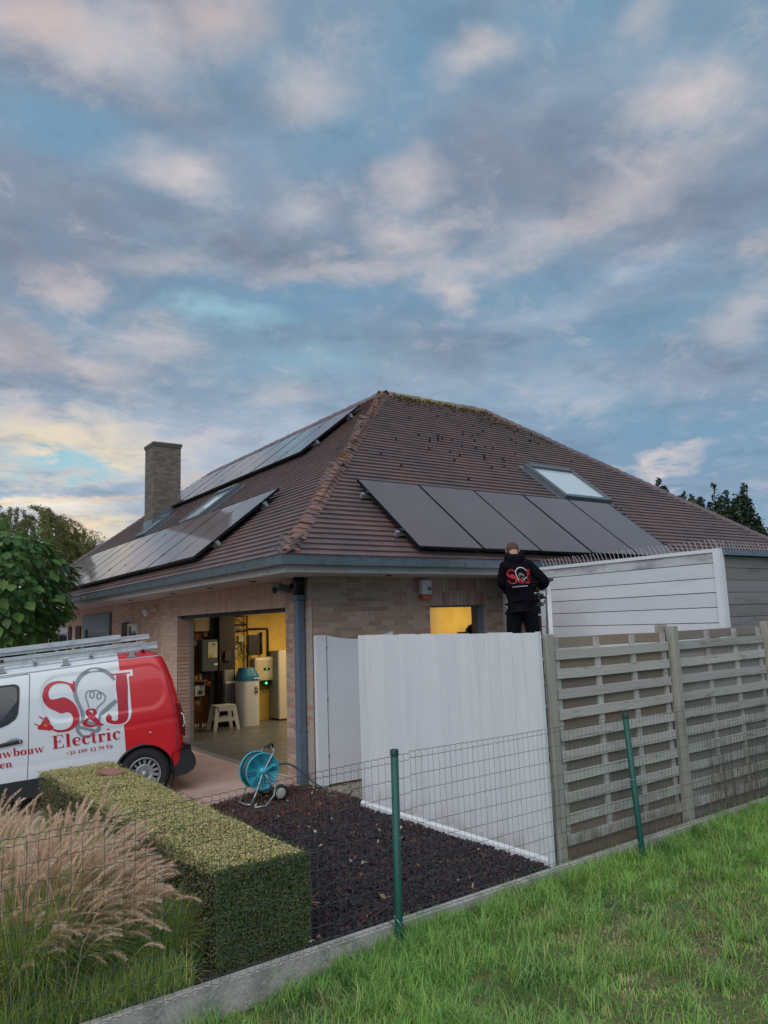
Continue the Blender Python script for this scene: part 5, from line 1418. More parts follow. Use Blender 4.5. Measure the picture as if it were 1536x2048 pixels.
POLYS={
 'plug':[(1.141, 1.012), (1.157, 1.032), (1.113, 1.073), (1.078, 1.12), (1.064, 1.144), (1.04, 1.142), (1.02, 1.102), (1.004, 1.048), (0.977, 1.022), (0.98, 0.997), (1.008, 0.984), (1.028, 0.984)],
 'prong1':[(1.133, 1.158), (1.12, 1.165), (1.074, 1.123), (1.082, 1.112)],
 'prong2':[(1.19, 1.085), (1.179, 1.091), (1.131, 1.058), (1.139, 1.047)],
 'bolt':[(1.08, 1.077), (1.062, 1.039), (1.052, 1.068), (1.042, 1.023), (1.053, 1.047), (1.071, 1.028)],
}


# ------------------------------------------------------------------ van
VO = np.array((-1.6, 1.25, -.125)); VF = np.array((-0.92365564, 0.3731811, -0.08715574)); VI = np.array((0.2079, 0.97815, 0.)); VU = np.array((-0.0808094, 0.03264912, 0.9961947))
def VP(u, w, v): return VO + VF * u + VI * w + VU * v
m_red = mat('red_vinyl', (.60,.010,.018), .38, coat=.25)
m_vwhite = mat('van_white', (.66,.72,.77), .28, coat=.5)
m_clad = mat('black_cladding', (.014,.018,.024), .55)
m_rub = mat('tyre_rubber', (.018,.019,.022), .8)
m_rim = mat('steel_rim', (.40,.42,.44), .38, .5)
m_seam = mat('panel_gap', (.03,.035,.04), .7)
van = thing('parked_van', 'white and red electrician van with roof rack parked in front of the open garage', 'van', tuple(VO))
prof = [(.055,.30),(.02,.36),(.0,.47),(.0,.62),(.002,.8),(.004,.95),(.012,1.1),(.028,1.25),(.05,1.4),(.08,1.53),(.115,1.63),(.15,1.68),(.20,1.715),(.30,1.75),(.46,1.775),(.7,1.79),(.92,1.795)]
def resample(P, n):
    P = np.array(P); d = np.r_[0, np.cumsum(np.linalg.norm(np.diff(P, axis=0), axis=1))]; t = np.linspace(0, d[-1], n)
    return np.stack([np.interp(t, d, P[:, i]) for i in range(P.shape[1])], 1)
prof = resample(np.array(catmull([(a, b_, 0) for a, b_ in prof], 4))[:, :2], 84)
rear_u = lambda v: np.interp(v, [.3,.5,.7,1.1,1.3,1.5,1.65,1.75,1.8], [-.44,-.47,-.495,-.475,-.44,-.40,-.36,-.29,-.22])
us = [-.52,-.515,-.50,-.475,-.44] + list(np.arange(-.40, 1.9, .022)) + list(np.arange(1.9, 3.45, .06))
def front_h(u): return np.interp(u, [0,1.5,1.75,2.0,2.35,2.75,3.1,3.35,3.42], [1.795,1.79,1.77,1.70,1.45,1.12,1.05,.93,.80])
def press(u, v):
    # recessed panel pressing behind the door, rounded rectangle
    cu, cv, hu, hv, r_ = .385, 1.335, .70, .27, .20
    a = 1.335 + (v - 1.335); x = abs(u - cu) - (hu - r_); y = abs(v - cv + (u - cu) * .0) - (hv - r_)
    d = math.hypot(max(x, 0), max(y, 0)) + min(max(x, y), 0) - r_
    rec = .012 * float(sstep(.012, -.022, d))
    low = .006 * math.exp(-((v - .915 + .03 * (u + .2)) / .018) ** 2) * float(sstep(.9, .3, u)) + .006 * math.exp(-((v - .62) / .014) ** 2) * float(sstep(.35, .5, u))
    return rec + low
V = []; nu = len(us); nv = len(prof)
W2 = 1.84
for i, u in enumerate(us):
    fh = front_h(u)
    for side in (0, 1):
        for (w, v) in (prof if side == 0 else prof[::-1]):
            v2 = v if v < .9 else .9 + (v - .9) * (fh - .9) / (1.795 - .9)
            uu = u; ins = 0
            if u < -.40:
                t = (-.40 - u) / .12; ins = .10 * (1 - math.sqrt(max(0, 1 - t * t)))
                uu = rear_u(v2) + (u + .52) + .17 * min(1, max(0, (w - .05) / .5))
            else:
                k = min(1, max(0, (-.40 + .5 - u) / .5)); uu = u + (rear_u(v2) + .52) * k
            if u > 2.9: ins = .16 * ((u - 2.9) / .5) ** 2
            if side == 0: ww = min(w + press(uu, v2) * 1.0 + ins * (1 - w / .92), .92)
            else: ww = W2 - min(w + ins * (1 - w / .92), .92)
            V.append(VP(uu, ww, v2))
m2_ = 2 * nv; F = []; MI = []
for i in range(nu - 1):
    for j in range(m2_ - 1):
        F.append((i * m2_ + j, i * m2_ + j + 1, (i + 1) * m2_ + j + 1, (i + 1) * m2_ + j)); MI.append(1 if us[i] < .19 else 0)
    F.append((i * m2_ + m2_ - 1, i * m2_, (i + 1) * m2_, (i + 1) * m2_ + m2_ - 1)); MI.append(2)
for i0, rev in ((0, False), (nu - 1, True)):
    for j in range(nv - 1):
        a, b_, c_, d_ = i0 * m2_ + j, i0 * m2_ + j + 1, i0 * m2_ + m2_ - 2 - j, i0 * m2_ + m2_ - 1 - j
        if j < nv - 1: F.append((a, b_, c_, d_) if rev else (d_, c_, b_, a)); MI.append(1 if i0 == 0 else 0)
me = bpy.data.meshes.new('body'); me.from_pydata([tuple(v) for v in V], [], F)
for m in (m_vwhite, m_red, m_clad): me.materials.append(m)
me.polygons.foreach_set('material_index', MI)
bm = bmesh.new(); bm.from_mesh(me); bmesh.ops.remove_doubles(bm, verts=bm.verts, dist=.0004)
bmesh.ops.recalc_face_normals(bm, faces=bm.faces); bm.to_mesh(me); bm.free()
me.update()
body = meshobj('body', me)
cutters = []
for u in (0., 2.22):
    cb_ = MB(); cb_.cyl(VP(u, -.3, .315), VP(u, .34, .315), .345, 48); c_ = cb_.build('cut', m_clad); cutters.append(c_)
    md = body.modifiers.new('b', 'BOOLEAN'); md.operation = 'DIFFERENCE'; md.object = c_; md.solver = 'EXACT'
dg = bpy.context.evaluated_depsgraph_get()
nm = bpy.data.meshes.new_from_object(body.evaluated_get(dg), preserve_all_data_layers=True, depsgraph=dg)
for c_ in cutters: bpy.data.objects.remove(c_)
bpy.data.objects.remove(body)
nm.name = 'body'
if len(nm.materials) < 3:
    nm.materials.clear()
    for m in (m_vwhite, m_red, m_clad): nm.materials.append(m)
nm.polygons.foreach_set('use_smooth', [True] * len(nm.polygons))
try: nm.set_sharp_from_angle(angle=rad(38))
except Exception: pass
body = meshobj('body', nm, van)
PW = prof[:, 0]; PV = prof[:, 1]
def side_w(u, v): return float(np.interp(v, PV[PV < 1.76], PW[PV < 1.76])) + press(u, v)
def SP(off=.003):
    return lambda u, v: VP(u, side_w(u, v) - off, v)
def line(name, pts, w, off, m, parent, smooth=True):
    b = MB(); ribbon(b, [(u, v, w) for u, v in pts], SP(off), smooth=smooth, n=10); return b.build(name, m, parent)
# panel gaps, sill, glass, handle
line('panel_gap', [(1.205,1.66),(1.215,1.5),(1.235,1.2),(1.262,.8),(1.292,.475)], .007, .002, m_seam, body)
line('panel_gap', [(1.9,1.655),(1.5,1.655),(1.215,1.66)], .006, .002, m_seam, body)
line('panel_gap', [(-.315,1.60),(-.355,1.3),(-.39,1.05),(-.41,.8),(-.385,.56)], .007, .002, m_seam, body)
line('roof_ditch', [(1.9,1.672),(1.0,1.678),(.2,1.688),(-.29,1.684)], .012, .002, mat('ditch', (.30,.33,.36), .5), body)
b = MB(); sp = SP(.012)
polyfill(b, [(2.3,1.40),(2.2,1.50),(1.9,1.565),(1.55,1.568),(1.38,1.566),(1.335,1.545),(1.322,1.50),(1.332,1.36),(1.352,1.22),(1.385,1.165),(1.46,1.118),(1.6,1.075),(1.9,1.03),(2.35,1.0)], SP(.006)); wnd = b.build('side_window', m_black, body)
b = MB(); polyfill(b, [(2.26,1.40),(2.17,1.475),(1.9,1.54),(1.55,1.543),(1.40,1.54),(1.362,1.52),(1.350,1.48),(1.360,1.36),(1.378,1.24),(1.405,1.195),(1.475,1.148),(1.6,1.105),(1.9,1.06),(2.3,1.03)], SP(.009)); b.build('glass', m_dkglass, wnd)
b = MB()
b.tube([sp(1.64,.885), sp(1.52,.897), sp(1.40,.907), sp(1.325,.907)], [.020,.022,.024,.018], 10); hnd = b.build('door_handle', m_clad, body)
b = MB(); b.lathe([(0,0),(.012,0),(.012,.004),(0,.005)], VP(1.345, -.034, .908), -VI, 12); b.build('key_lock', m_steel, hnd)
b = MB(); polyfill(b, [(1.50,.925),(1.44,.955),(1.38,.955),(1.34,.93)], SP(.002)); b.build('handle_recess', mat('recess_grey', (.35,.39,.42), .4), body)
b = MB(); b.lathe([(0,0),(.014,0),(.016,.008),(0,.012)], VP(-.105, .0, .787), -VI, 12); b.build('reflector', m_steel, body)
# dark sill
b = MB()
for u0, u1 in ((.335, 1.885),):
    b.add([VP(u0,.0,.475), VP(u1,.0,.46), VP(u1,.012,.26), VP(u0,.012,.25), VP(u0,.30,.22), VP(u1,.30,.22), VP(u0,.06,.5), VP(u1,.06,.5)], [(0,1,2,3),(3,2,5,4),(0,6,7,1)])
b.add([VP(-.4,.3,.24), VP(2.9,.3,.24), VP(2.9,1.54,.24), VP(-.4,1.54,.24)], [(0,1,2,3)])
b.build('sill', m_clad, van)
# rear bumper wrapping the corner
out = [(-.325,.50),(-.36,.525),(-.42,.545),(-.47,.56),(-.52,.585),(-.555,.58),(-.56,.50),(-.582,.46),(-.60,.40),(-.592,.33),(-.56,.285),(-.50,.25),(-.42,.235),(-.345,.23),(-.31,.26)]
b = MB(); n = len(out); rings = [(.03, .94), (-.012, 1.0), (-.02, 1.0), (.10, .95), (.5, .60), (.92, .55)]
cu_, cv_ = -.42, .40
V = [VP(cu_ + (u - cu_) * (k if u < cu_ else 1), w, cv_ + (v - cv_) * (1 if k >= 1 else .95)) for w, k in rings for u, v in out]
F = [(i * n + j, i * n + (j + 1) % n, (i + 1) * n + (j + 1) % n, (i + 1) * n + j) for i in range(len(rings) - 1) for j in range(n)] + [tuple(range(n))]
b.add(V, F); V2 = [VP(cu_ + (u - cu_) * (k if u < cu_ else 1), W2 - w, cv_ + (v - cv_)) for w, k in rings for u, v in out]
b.add(V2, [tuple(reversed(f)) for f in F[:-1]] + [tuple(reversed(range(n)))]); b.build('rear_bumper', m_clad, van, bevel=.004)
# tail lamp
b = MB(); tl_ = [(-.430,1.10),(-.475,1.095),(-.503,.95),(-.510,.80),(-.505,.69),(-.453,.70),(-.445,.85)]
b.prism([VP(u,.0,v) for u, v in tl_], VI * .12); tlo = b.build('tail_lamp', mat('lamp_red', (.10,.008,.015), .15, coat=.5), van, bevel=.008)
b = MB(); b.tube([VP(-.475,-.006,.97), VP(-.50,-.006,.94), VP(-.505,-.006,.84), VP(-.48,-.006,.80)], .006, 6); b.build('light_guide', m_whitep, tlo)
# arch lining, wheels
for u in (0., 2.22):
    b = MB(); b.lathe([(.332,.0),(.350,-.004),(.356,.012),(.350,.05),(.332,.05)], VP(u,-.002,.315), VI, 56); b.build('arch_trim', m_clad, van)
    b = MB(); b.lathe([(.19,.20),(.19,.02),(.205,.0),(.25,-.004),(.285,.006),(.310,.03),(.317,.06),(.317,.17),(.30,.20)], VP(u,.02,.315), VI, 56); ty = b.build('wheel', m_rub, van)
    b = MB()
    b.lathe([(.192,.05),(.192,.0),(.186,-.006),(.178,.002),(.172,.03),(.160,.045)], VP(u,.02,.315), VI, 48)
    b.lathe([(.110,.035),(.102,.022),(.085,.028),(.06,.055),(.0,.06)], VP(u,.02,.315), VI, 48)
    b.lathe([(.0,.0),(.03,.004),(.035,.02),(.035,.06)], VP(u,.02,.315), VI, 20)
    for k in range(15):
        a = 2 * math.pi * k / 15; rr = VF * math.cos(a) + VU * math.sin(a); tt = -VF * math.sin(a) + VU * math.cos(a)
        c = VP(u, .058, .315) + rr * .136; b.obox(c, rr * .062, tt * .030, VI * .012)
    b.build('rim', m_rim, ty)
    b = MB(); b.lathe([(.17,.075),(.0,.075)], VP(u,.02,.315), VI, 24); b.build('wheel_dark_disc', m_dark, ty)  # near-black disc painted for the shade seen through the rim gaps
    b = MB(); b.lathe([(.19,.0),(.31,.03),(.317,.06),(.317,.2),(.0,.2)], VP(u, W2 - .02, .315), -VI, 32); b.build('wheel', m_rub, van)
# front: windscreen, headlamps, grille
b = MB(); ws = [(2.06, 1.66), (2.35, 1.45), (2.70, 1.15)]
for (ua, va), (ub, vb) in zip(ws[:-1], ws[1:]):
    b.add([VP(ua + .012, .20, va - .02), VP(ub + .012, .12, vb - .02), VP(ub + .03, .92, vb), VP(ua + .03, .92, va), VP(ub + .012, W2 - .12, vb - .02), VP(ua + .012, W2 - .20, va - .02)], [(0, 1, 2, 3), (3, 2, 4, 5)])
b.build('windscreen', m_dkglass, van)
for w in (.20, W2 - .20):
    b = MB(); b.lathe([(0, .02), (.11, .015), (.13, -.02), (.10, -.06), (0, -.06)], VP(3.36, w, .78), VF, 20); b.build('headlight', mat('headlamp', (.55,.58,.60), .1, coat=.5), van)
b = MB(); b.obox(VP(3.42, W2 / 2, .52), VF * .04, VI * 1.2, VU * .22); b.build('grille', m_clad, van)
# roof rack
rk = thing('roof_rack', 'aluminium roof rack with long side rails on top of the van', 'roof rack', tuple(VP(.5, .9, 1.8)))
def rail(b, w, v, u0, u1, h=.06, t=.03):
    for dv in (0, h):
        b.bar(VP(u0, w, v + dv), VP(u1, w, v + dv), t, .016, up=VU)
    b.bar(VP(u0, w + t * .3, v + h / 2), VP(u1, w + t * .3, v + h / 2), .006, h, up=VU)
for w, v, u0, u1, h in ((.24, 1.785, -.29, 2.6, .062), (.92, 1.90, -.27, 2.6, .05), (1.60, 1.785, -.29, 2.6, .062)):
    b = MB(); rail(b, w, v, u0, u1, h); b.build('rail', m_alu, rk)
for u in (-.12, .50, 1.15, 1.85):
    b = MB(); b.bar(VP(u, .22, 1.80), VP(u, 1.62, 1.80), .05, .03, up=VU); b.build('cross_bar', m_alu, rk)
for u in (.03, .80, 1.52, 2.2):
    b = MB(); b.obox(VP(u, .20, 1.745), VF * .06, VI * .05, VU * .085); b.obox(VP(u, .185, 1.71), VF * .11, VI * .04, VU * .014); b.build('foot', m_steel, rk)
b = MB(); b.obox(VP(1.60, .225, 1.845), VF * .22, VI * .012, VU * .035); nb = b.build('name_plate', m_blk2, rk)
b = MB()
for i in range(6): b.obox(VP(1.68 - i * .03, .2165, 1.845), VF * .016, VI * .003, VU * .018)
b.build('plate_mark', m_steel, nb)
ld_ = thing('roof_ladder', 'aluminium ladder lying along the roof rack of the van', 'ladder', tuple(VP(.5, .6, 1.93)))
for w in (.50, .86):
    b = MB(); b.bar(VP(.12, w, 1.965), VP(2.9, w, 1.965), .028, .055, up=VU); b.build('stile', m_alu, ld_)
for k in range(10):
    b = MB(); u = .25 + k * .27; b.cyl(VP(u, .50, 1.965), VP(u, .86, 1.965), .013, 8); b.build('rung', m_alu, ld_)

# livery
m_lred = mat('letter_red', (.46,.016,.035), .35)
m_lgrey = mat('letter_grey', (.22,.27,.31), .4)
m_lwhite = mat('letter_white', (.74,.77,.80), .35)
m_lyel = mat('letter_yellow', (.75,.42,.05), .4)
lv = MB()
for k in ('S', 'Sserif', 'cord'): ribbon(lv, STROKES[k], SP(.0022), 0, grow=.008)
for k in ('plug', 'prong1', 'prong2'):
    c = np.mean(POLYS[k], axis=0); polyfill(lv, [tuple(c + (np.array(p) - c) * (1.18 if k == 'plug' else 1.3)) for p in POLYS[k]], SP(.0022))
ribbon(lv, STROKES['Jout'][2:], SP(.0022)); ribbon(lv, STROKES['J'], SP(.0022), 0, grow=.024); ribbon(lv, STROKES['Jtop'], SP(.0023), 0, grow=.028, smooth=False)
lv.build('lettering_outline', m_lwhite, body)
lv = MB()
for k in ('bulb', 'bulb2', 'fil', 'base1', 'base2', 'baseL'): ribbon(lv, STROKES[k], SP(.0032), fat=1.3)
lv.build('bulb_drawing', m_lgrey, body)
lv = MB()
for k in ('S', 'Sserif', 'cord', 'J', 'amp1'): ribbon(lv, STROKES[k], SP(.0042 if k != 'amp1' else .005), fat=1.1)
ribbon(lv, STROKES['Jtop'], SP(.0043), smooth=False)
for k in ('plug', 'prong1', 'prong2'): polyfill(lv, POLYS[k], SP(.0044))
for t_ in (text_strokes('Electric', 1.012, .768, .775, .148), text_strokes('+32 490 43 70 69', .862, .682, .525, .055),
           text_strokes('Nieuwbouw', 1.835, .752, .745, .088), text_strokes('den', 1.655, .638, .215, .080)):
    for s_ in t_: ribbon(lv, s_, SP(.005), n=4)
lv.build('lettering', m_lred, body)
lv = MB(); polyfill(lv, POLYS['bolt'], SP(.0055)); lv.build('lightning_mark', m_lyel, body)

# print on the hoodie back: same mark, small
def HB(x, z_):
    x = x - .075 * (z_ - .95)
    o = Vector(LP(x, -.6, z_)); hit = bv.ray_cast(o, Vector(LF), 2.0)
    p = hit[0] if hit[0] is not None else Vector(LP(x, -.14, z_))
    return np.array(p) - LF * .004
def hm(off, sc_=.285):
    return lambda u, v: HB((.66 - u) * sc_ - .012, 1.25 + (v - 1.22) * sc_) - LF * off
b = MB()
for k in ('S', 'J'): ribbon(b, STROKES[k], hm(.0), grow=.004)
ribbon(b, STROKES['Jtop'], hm(.0), smooth=False); ribbon(b, STROKES['amp1'], hm(.002)); polyfill(b, POLYS['plug'], hm(0))
b.build('back_print', m_print, hoodie)
b = MB()
for k in ('bulb', 'bulb2', 'fil'): ribbon(b, STROKES[k], hm(.003))
ribbon(b, [(.95 - i * .065, .80 + i * .004, .035) for i in range(11)], hm(.010), smooth=False)
b.build('back_print_lines', m_pw, hoodie)

# ------------------------------------------------------------------ plants
def foliage_mat(name, cols, rough=.55, trans=.25, **kw):
    m = mat(name, cols=cols, rough=rough, sub=True, **kw)
    b = next(n for n in m.node_tree.nodes if n.type == 'BSDF_PRINCIPLED')
    nt = m.node_tree; out = next(n for n in nt.nodes if n.type == 'OUTPUT_MATERIAL')
    tr = nt.nodes.new('ShaderNodeBsdfTranslucent'); mx = nt.nodes.new('ShaderNodeMixShader'); mx.inputs[0].default_value = trans
    if b.inputs['Base Color'].links: nt.links.new(b.inputs['Base Color'].links[0].from_socket, tr.inputs[0])
    nt.links.new(b.outputs[0], mx.inputs[1]); nt.links.new(tr.outputs[0], mx.inputs[2]); nt.links.new(mx.outputs[0], out.inputs[0])
    return m

def blades(P, h, w, az_, bend, seg=3, z0=None):
    """grass blades: base points P (n,3), heights, widths, azimuth of bending, bend amount -> V, F"""
    n = len(P); V = np.zeros((n, 2 * seg + 1, 3)); 
    d = np.stack([np.cos(az_), np.sin(az_), np.zeros(n)], 1); s = np.stack([-np.sin(az_), np.cos(az_), np.zeros(n)], 1)
    for k in range(seg + 1):
        t = k / seg; ang = bend * t
        # arc: integrate direction
        rr = np.where(np.abs(bend) < 1e-3, 1e-3, bend)
        x = h * (1 - np.cos(rr * t)) / rr; z_ = h * np.sin(rr * t) / rr
        c = P + d * x[:, None]; c[:, 2] += z_
        ww = (w * (1 - t ** 1.8) / 2)[:, None]
        if k < seg: V[:, 2 * k] = c - s * ww; V[:, 2 * k + 1] = c + s * ww
        else: V[:, 2 * seg] = c
    F = []
    for k in range(seg - 1): F += [(2 * k, 2 * k + 1, 2 * k + 3), (2 * k, 2 * k + 3, 2 * k + 2)]
    F.append((2 * seg - 2, 2 * seg - 1, 2 * seg))
    F = (np.array(F)[None] + (np.arange(n) * (2 * seg + 1))[:, None, None]).reshape(-1, 3)
    return V.reshape(-1, 3), F

def vnoise(x, y, s, seed=0):
    """smooth value noise"""
    r_ = np.random.default_rng(seed); T = r_.random((64, 64)); X = x * s + 100; Y = y * s + 100
    xi = np.floor(X).astype(int); yi = np.floor(Y).astype(int); fx = X - xi; fy_ = Y - yi; fx = fx * fx * (3 - 2 * fx); fy_ = fy_ * fy_ * (3 - 2 * fy_)
    g_ = lambda a, b_: T[a % 64, b_ % 64]
    return (g_(xi, yi) * (1 - fx) + g_(xi + 1, yi) * fx) * (1 - fy_) + (g_(xi, yi + 1) * (1 - fx) + g_(xi + 1, yi + 1) * fx) * fy_

def leaves(P, Nn, size, tilt, name, m, parent, tone=None, asp=.55):
    """small four-sided leaves at P around normal Nn"""
    n = len(P); nn = Nn + rng.normal(0, tilt, (n, 3)); nn /= np.linalg.norm(nn, axis=1)[:, None]
    a = rng.normal(size=(n, 3)); a -= nn * (a * nn).sum(1)[:, None]; a /= np.linalg.norm(a, axis=1)[:, None]; c_ = np.cross(nn, a)
    L_ = size[:, None]
    V = np.stack([P - a * L_ * .5, P + c_ * L_ * asp * .5 + nn * L_ * .06, P + a * L_ * .5, P - c_ * L_ * asp * .5 + nn * L_ * .06], 1).reshape(-1, 3)
    F = np.array([(0, 1, 2, 3)]) + (np.arange(n) * 4)[:, None]
    t_ = rng.random(n) if tone is None else tone
    return meshobj(name, npmesh(name, V, F, m, np.repeat(t_, 4)), parent, None, 'stuff')
m_grass = foliage_mat('lawn_grass', [(.180,.401,.093),(.257,.534,.106),(.387,.686,.127),(.154,.342,.106),(.511,.800,.170),(.308,.571,.127)], trans=.35, noise=(1.3,(.050,.144,.067),.48,.68,.75), noise2=(.8,(.254,.298,.077),.52,.70,.55))
m_dry = foliage_mat('dry_grass', [(.576,.480,.240),(.456,.456,.192),(.672,.528,.288),(.288,.384,.144)], trans=.3)
N = 330000
x = rng.uniform(-4.9, 5.6, N); dist = rng.random(N) ** 1.15
y = yb(x) - .055 - dist * 4.2
# only where the camera can look, denser close by
cv = np.stack([x + 4.603, y + 8.088], 1); fw2 = np.array([.578, .816]); rt2 = np.array([.816, -.578])
zc = cv @ fw2; xc = cv @ rt2
ok = (zc > 1.6) & (np.abs(xc) < zc * .56 + .5)
x, y, zc = x[ok], y[ok], zc[ok]; keepp = rng.random(len(x)) < np.clip(2.3 / zc, .25, 1.0) ; x, y, zc = x[keepp], y[keepp], zc[keepp]
n_ = len(x)
dr1 = vnoise(x, y, 1.3, 3) * .6 + vnoise(x, y, 3.7, 4) * .4
def patch(cx, cy, r_): return np.exp(-(((x - cx) ** 2 + (y - cy) ** 2) / r_ ** 2))
dryness = np.clip((dr1 - .50) * 2.6, 0, .8) + .75 * patch(-.75, -5.0, .45) + .6 * patch(.1, -5.05, .4) + .5 * patch(-.3, -5.5, .5) + .6 * patch(-2.9, -5.35, .28) + .35 * patch(-1.6, -5.6, .35)
edge = np.exp(-((yb(x) - .05 - y) / .28) ** 2)
dryness *= (1 - edge)
tall = vnoise(x, y, 1.6, 8) * .5 + vnoise(x, y, 5.0, 9) * .5
h = .038 + .135 * np.clip(tall, 0, 1) ** 1.9 + edge * .05 * sstep(-2.6, -1.6, x) + .03 * patch(-2.1, -4.6, .5)
h *= (1 - .62 * np.clip(dryness, 0, 1)) * rng.uniform(.55, 1.25, n_)
P = np.stack([x, y, zlawn(x) - .004], 1)
tuft_az = vnoise(x, y, 6, 12) * 12; az_ = tuft_az + rng.normal(0, .9, n_)
bend = np.clip(rng.normal(1.55, .55, n_), .2, 2.9)
wd = rng.uniform(.0022, .0048, n_) * np.clip(zc / 3.0, .8, 1.5)
isdry = rng.random(n_) < np.clip(dryness * .9 + .03, 0, .85)
tone = np.clip(.5 * vnoise(x, y, 1.7, 21) + .28 * vnoise(x, y, 5, 22) + rng.uniform(0, .25, n_), 0, .98)
for nm_, sel, m_ in (('lawn_grass', ~isdry, m_grass), ('dry_lawn_grass', isdry, m_dry)):
    V, F = blades(P[sel], h[sel] * (1 if nm_ == 'lawn_grass' else .9), wd[sel], az_[sel], bend[sel])
    o = meshobj(nm_, npmesh(nm_, V, F, m_, np.repeat(tone[sel], 7)), None, None, 'stuff')
    tag(o, 'long green grass of the lawn in front of the concrete edging' if nm_ == 'lawn_grass' else 'dry straw-coloured grass patches in the lawn', 'grass')
# long bright arching tufts
N = 24000
cxs = rng.uniform(-4.6, 4.2, 520); cys = yb(cxs) - .07 - rng.random(520) ** 1.3 * 2.6
ci = rng.integers(0, 520, N); x = cxs[ci] + rng.normal(0, .035, N); y = np.minimum(cys[ci] + rng.normal(0, .035, N), yb(x) - .06)
P = np.stack([x, y, zlawn(x) - .004], 1)
V, F = blades(P, rng.uniform(.10, .24, N), rng.uniform(.003, .006, N), rng.uniform(0, 6.28, N), rng.uniform(1.0, 3.0, N), 4)
o = meshobj('long_grass', npmesh('long_grass', V, F, foliage_mat('long_grass', [(.214,.430,.088),(.320,.536,.126),(.133,.322,.102),(.427,.580,.152)], trans=.35), np.repeat(rng.random(N), 9)), None, None, 'stuff')
tag(o, 'longer arching grass tufts standing in the lawn', 'grass')

# low broad-leaved weeds in the lawn
n = 9000; x = rng.uniform(-4.4, 4.8, n); y = yb(x) - .08 - rng.random(n) * 3.4; k = vnoise(x, y, 2.2, 71) > .60; x, y = x[k], y[k]; n = len(x)
o = leaves(np.stack([x, y, zlawn(x) + rng.uniform(.015, .05, n)], 1), np.tile((0, 0, 1.), (n, 1)), rng.uniform(.012, .032, n), .45, 'lawn_weeds', foliage_mat('weed_leaf', [(.06,.16,.05),(.09,.20,.06),(.05,.13,.05)], trans=.25), None, asp=.8)
tag(o, 'low broad-leaved weeds among the lawn grass', 'weeds')

# bark mulch / lava pieces on the bed
m_bark = mat('bark_chip', cols=[(.024,.019,.029),(.039,.027,.036),(.020,.017,.026),(.061,.034,.036),(.033,.025,.039),(.077,.042,.039),(.028,.022,.034)], rough=.85)
m_chipr = mat('reddish_chip', cols=[(.102,.042,.034),(.072,.036,.034),(.144,.066,.048),(.054,.030,.030),(.120,.054,.042)], rough=.85)
m_leafl = mat('dead_leaf', cols=[(.38,.24,.11),(.48,.40,.30),(.28,.11,.05),(.55,.50,.44),(.30,.06,.05)], rough=.8)
OCT = np.array([(1,0,0),(-1,0,0),(0,1,0),(0,-1,0),(0,0,1),(0,0,-1)], float); OCF = [(0,2,4),(2,1,4),(1,3,4),(3,0,4),(2,0,5),(1,2,5),(3,1,5),(0,3,5)]
def rocks(P, size, flat, name, m, label, cat, parent=None):
    n = len(P); q = rng.normal(size=(n, 4)); q /= np.linalg.norm(q, axis=1)[:, None]; w_, a, b_, c_ = q.T
    R = np.stack([1-2*(b_*b_+c_*c_),2*(a*b_-c_*w_),2*(a*c_+b_*w_),2*(a*b_+c_*w_),1-2*(a*a+c_*c_),2*(b_*c_-a*w_),2*(a*c_-b_*w_),2*(b_*c_+a*w_),1-2*(a*a+b_*b_)], 1).reshape(n, 3, 3)
    S = size[:, None] * np.stack([rng.uniform(.7, 1.5, n), rng.uniform(.5, 1., n), rng.uniform(flat, flat * 1.8, n)], 1)
    V = np.einsum('nij,nkj->nki', R, OCT[None] * S[:, None, :] * rng.uniform(.8, 1.2, (n, 6, 1))) + P[:, None]
    F = (np.array(OCF)[None] + (np.arange(n) * 6)[:, None, None]).reshape(-1, 3)
    o = meshobj(name, npmesh(name, V.reshape(-1, 3), F, m, np.repeat(rng.random(n), 6)), parent, None, 'stuff'); tag(o, label, cat); return o
def inbed(n, red=None):
    x = rng.uniform(-2.5, -.02, n); y = rng.uniform(-3.95, .19, n)
    k = (y > yb(x) + .005) & (x > np.interp(y, [-4, .2], [-2.3, -2.5])) & ~((x > -.2) & (y > -1.2) & (y > -.05)) & (x < np.where(y < -1.2, -.19, .0)); return x[k], y[k]
x, y = inbed(30000)
redp = sstep(-1.7, -.6, y + .35 * (vnoise(x, y, 2, 31) - .5)) * .85
r_ = rng.random(len(x)) < redp
hz_ = vnoise(x, y, 4, 33) * .02
P = np.stack([x, y, zdrive(x, y) + .004 + hz_ + rng.uniform(0, .012, len(x))], 1)
rocks(P[~r_], rng.uniform(.009, .022, (~r_).sum()), .35, 'bark_chips', m_bark, 'dark bark chips covering the flower bed', 'bark chips')
rocks(P[r_], rng.uniform(.008, .018, r_.sum()), .35, 'reddish_chips', m_chipr, 'reddish brown chips covering the bed near the garage corner', 'bark chips')
x, y = inbed(230)
rocks(np.stack([x, y, zdrive(x, y) + .032], 1), rng.uniform(.008, .024, len(x)), .12, 'fallen_leaves', m_leafl, 'dead leaves scattered on the bark bed', 'leaves')
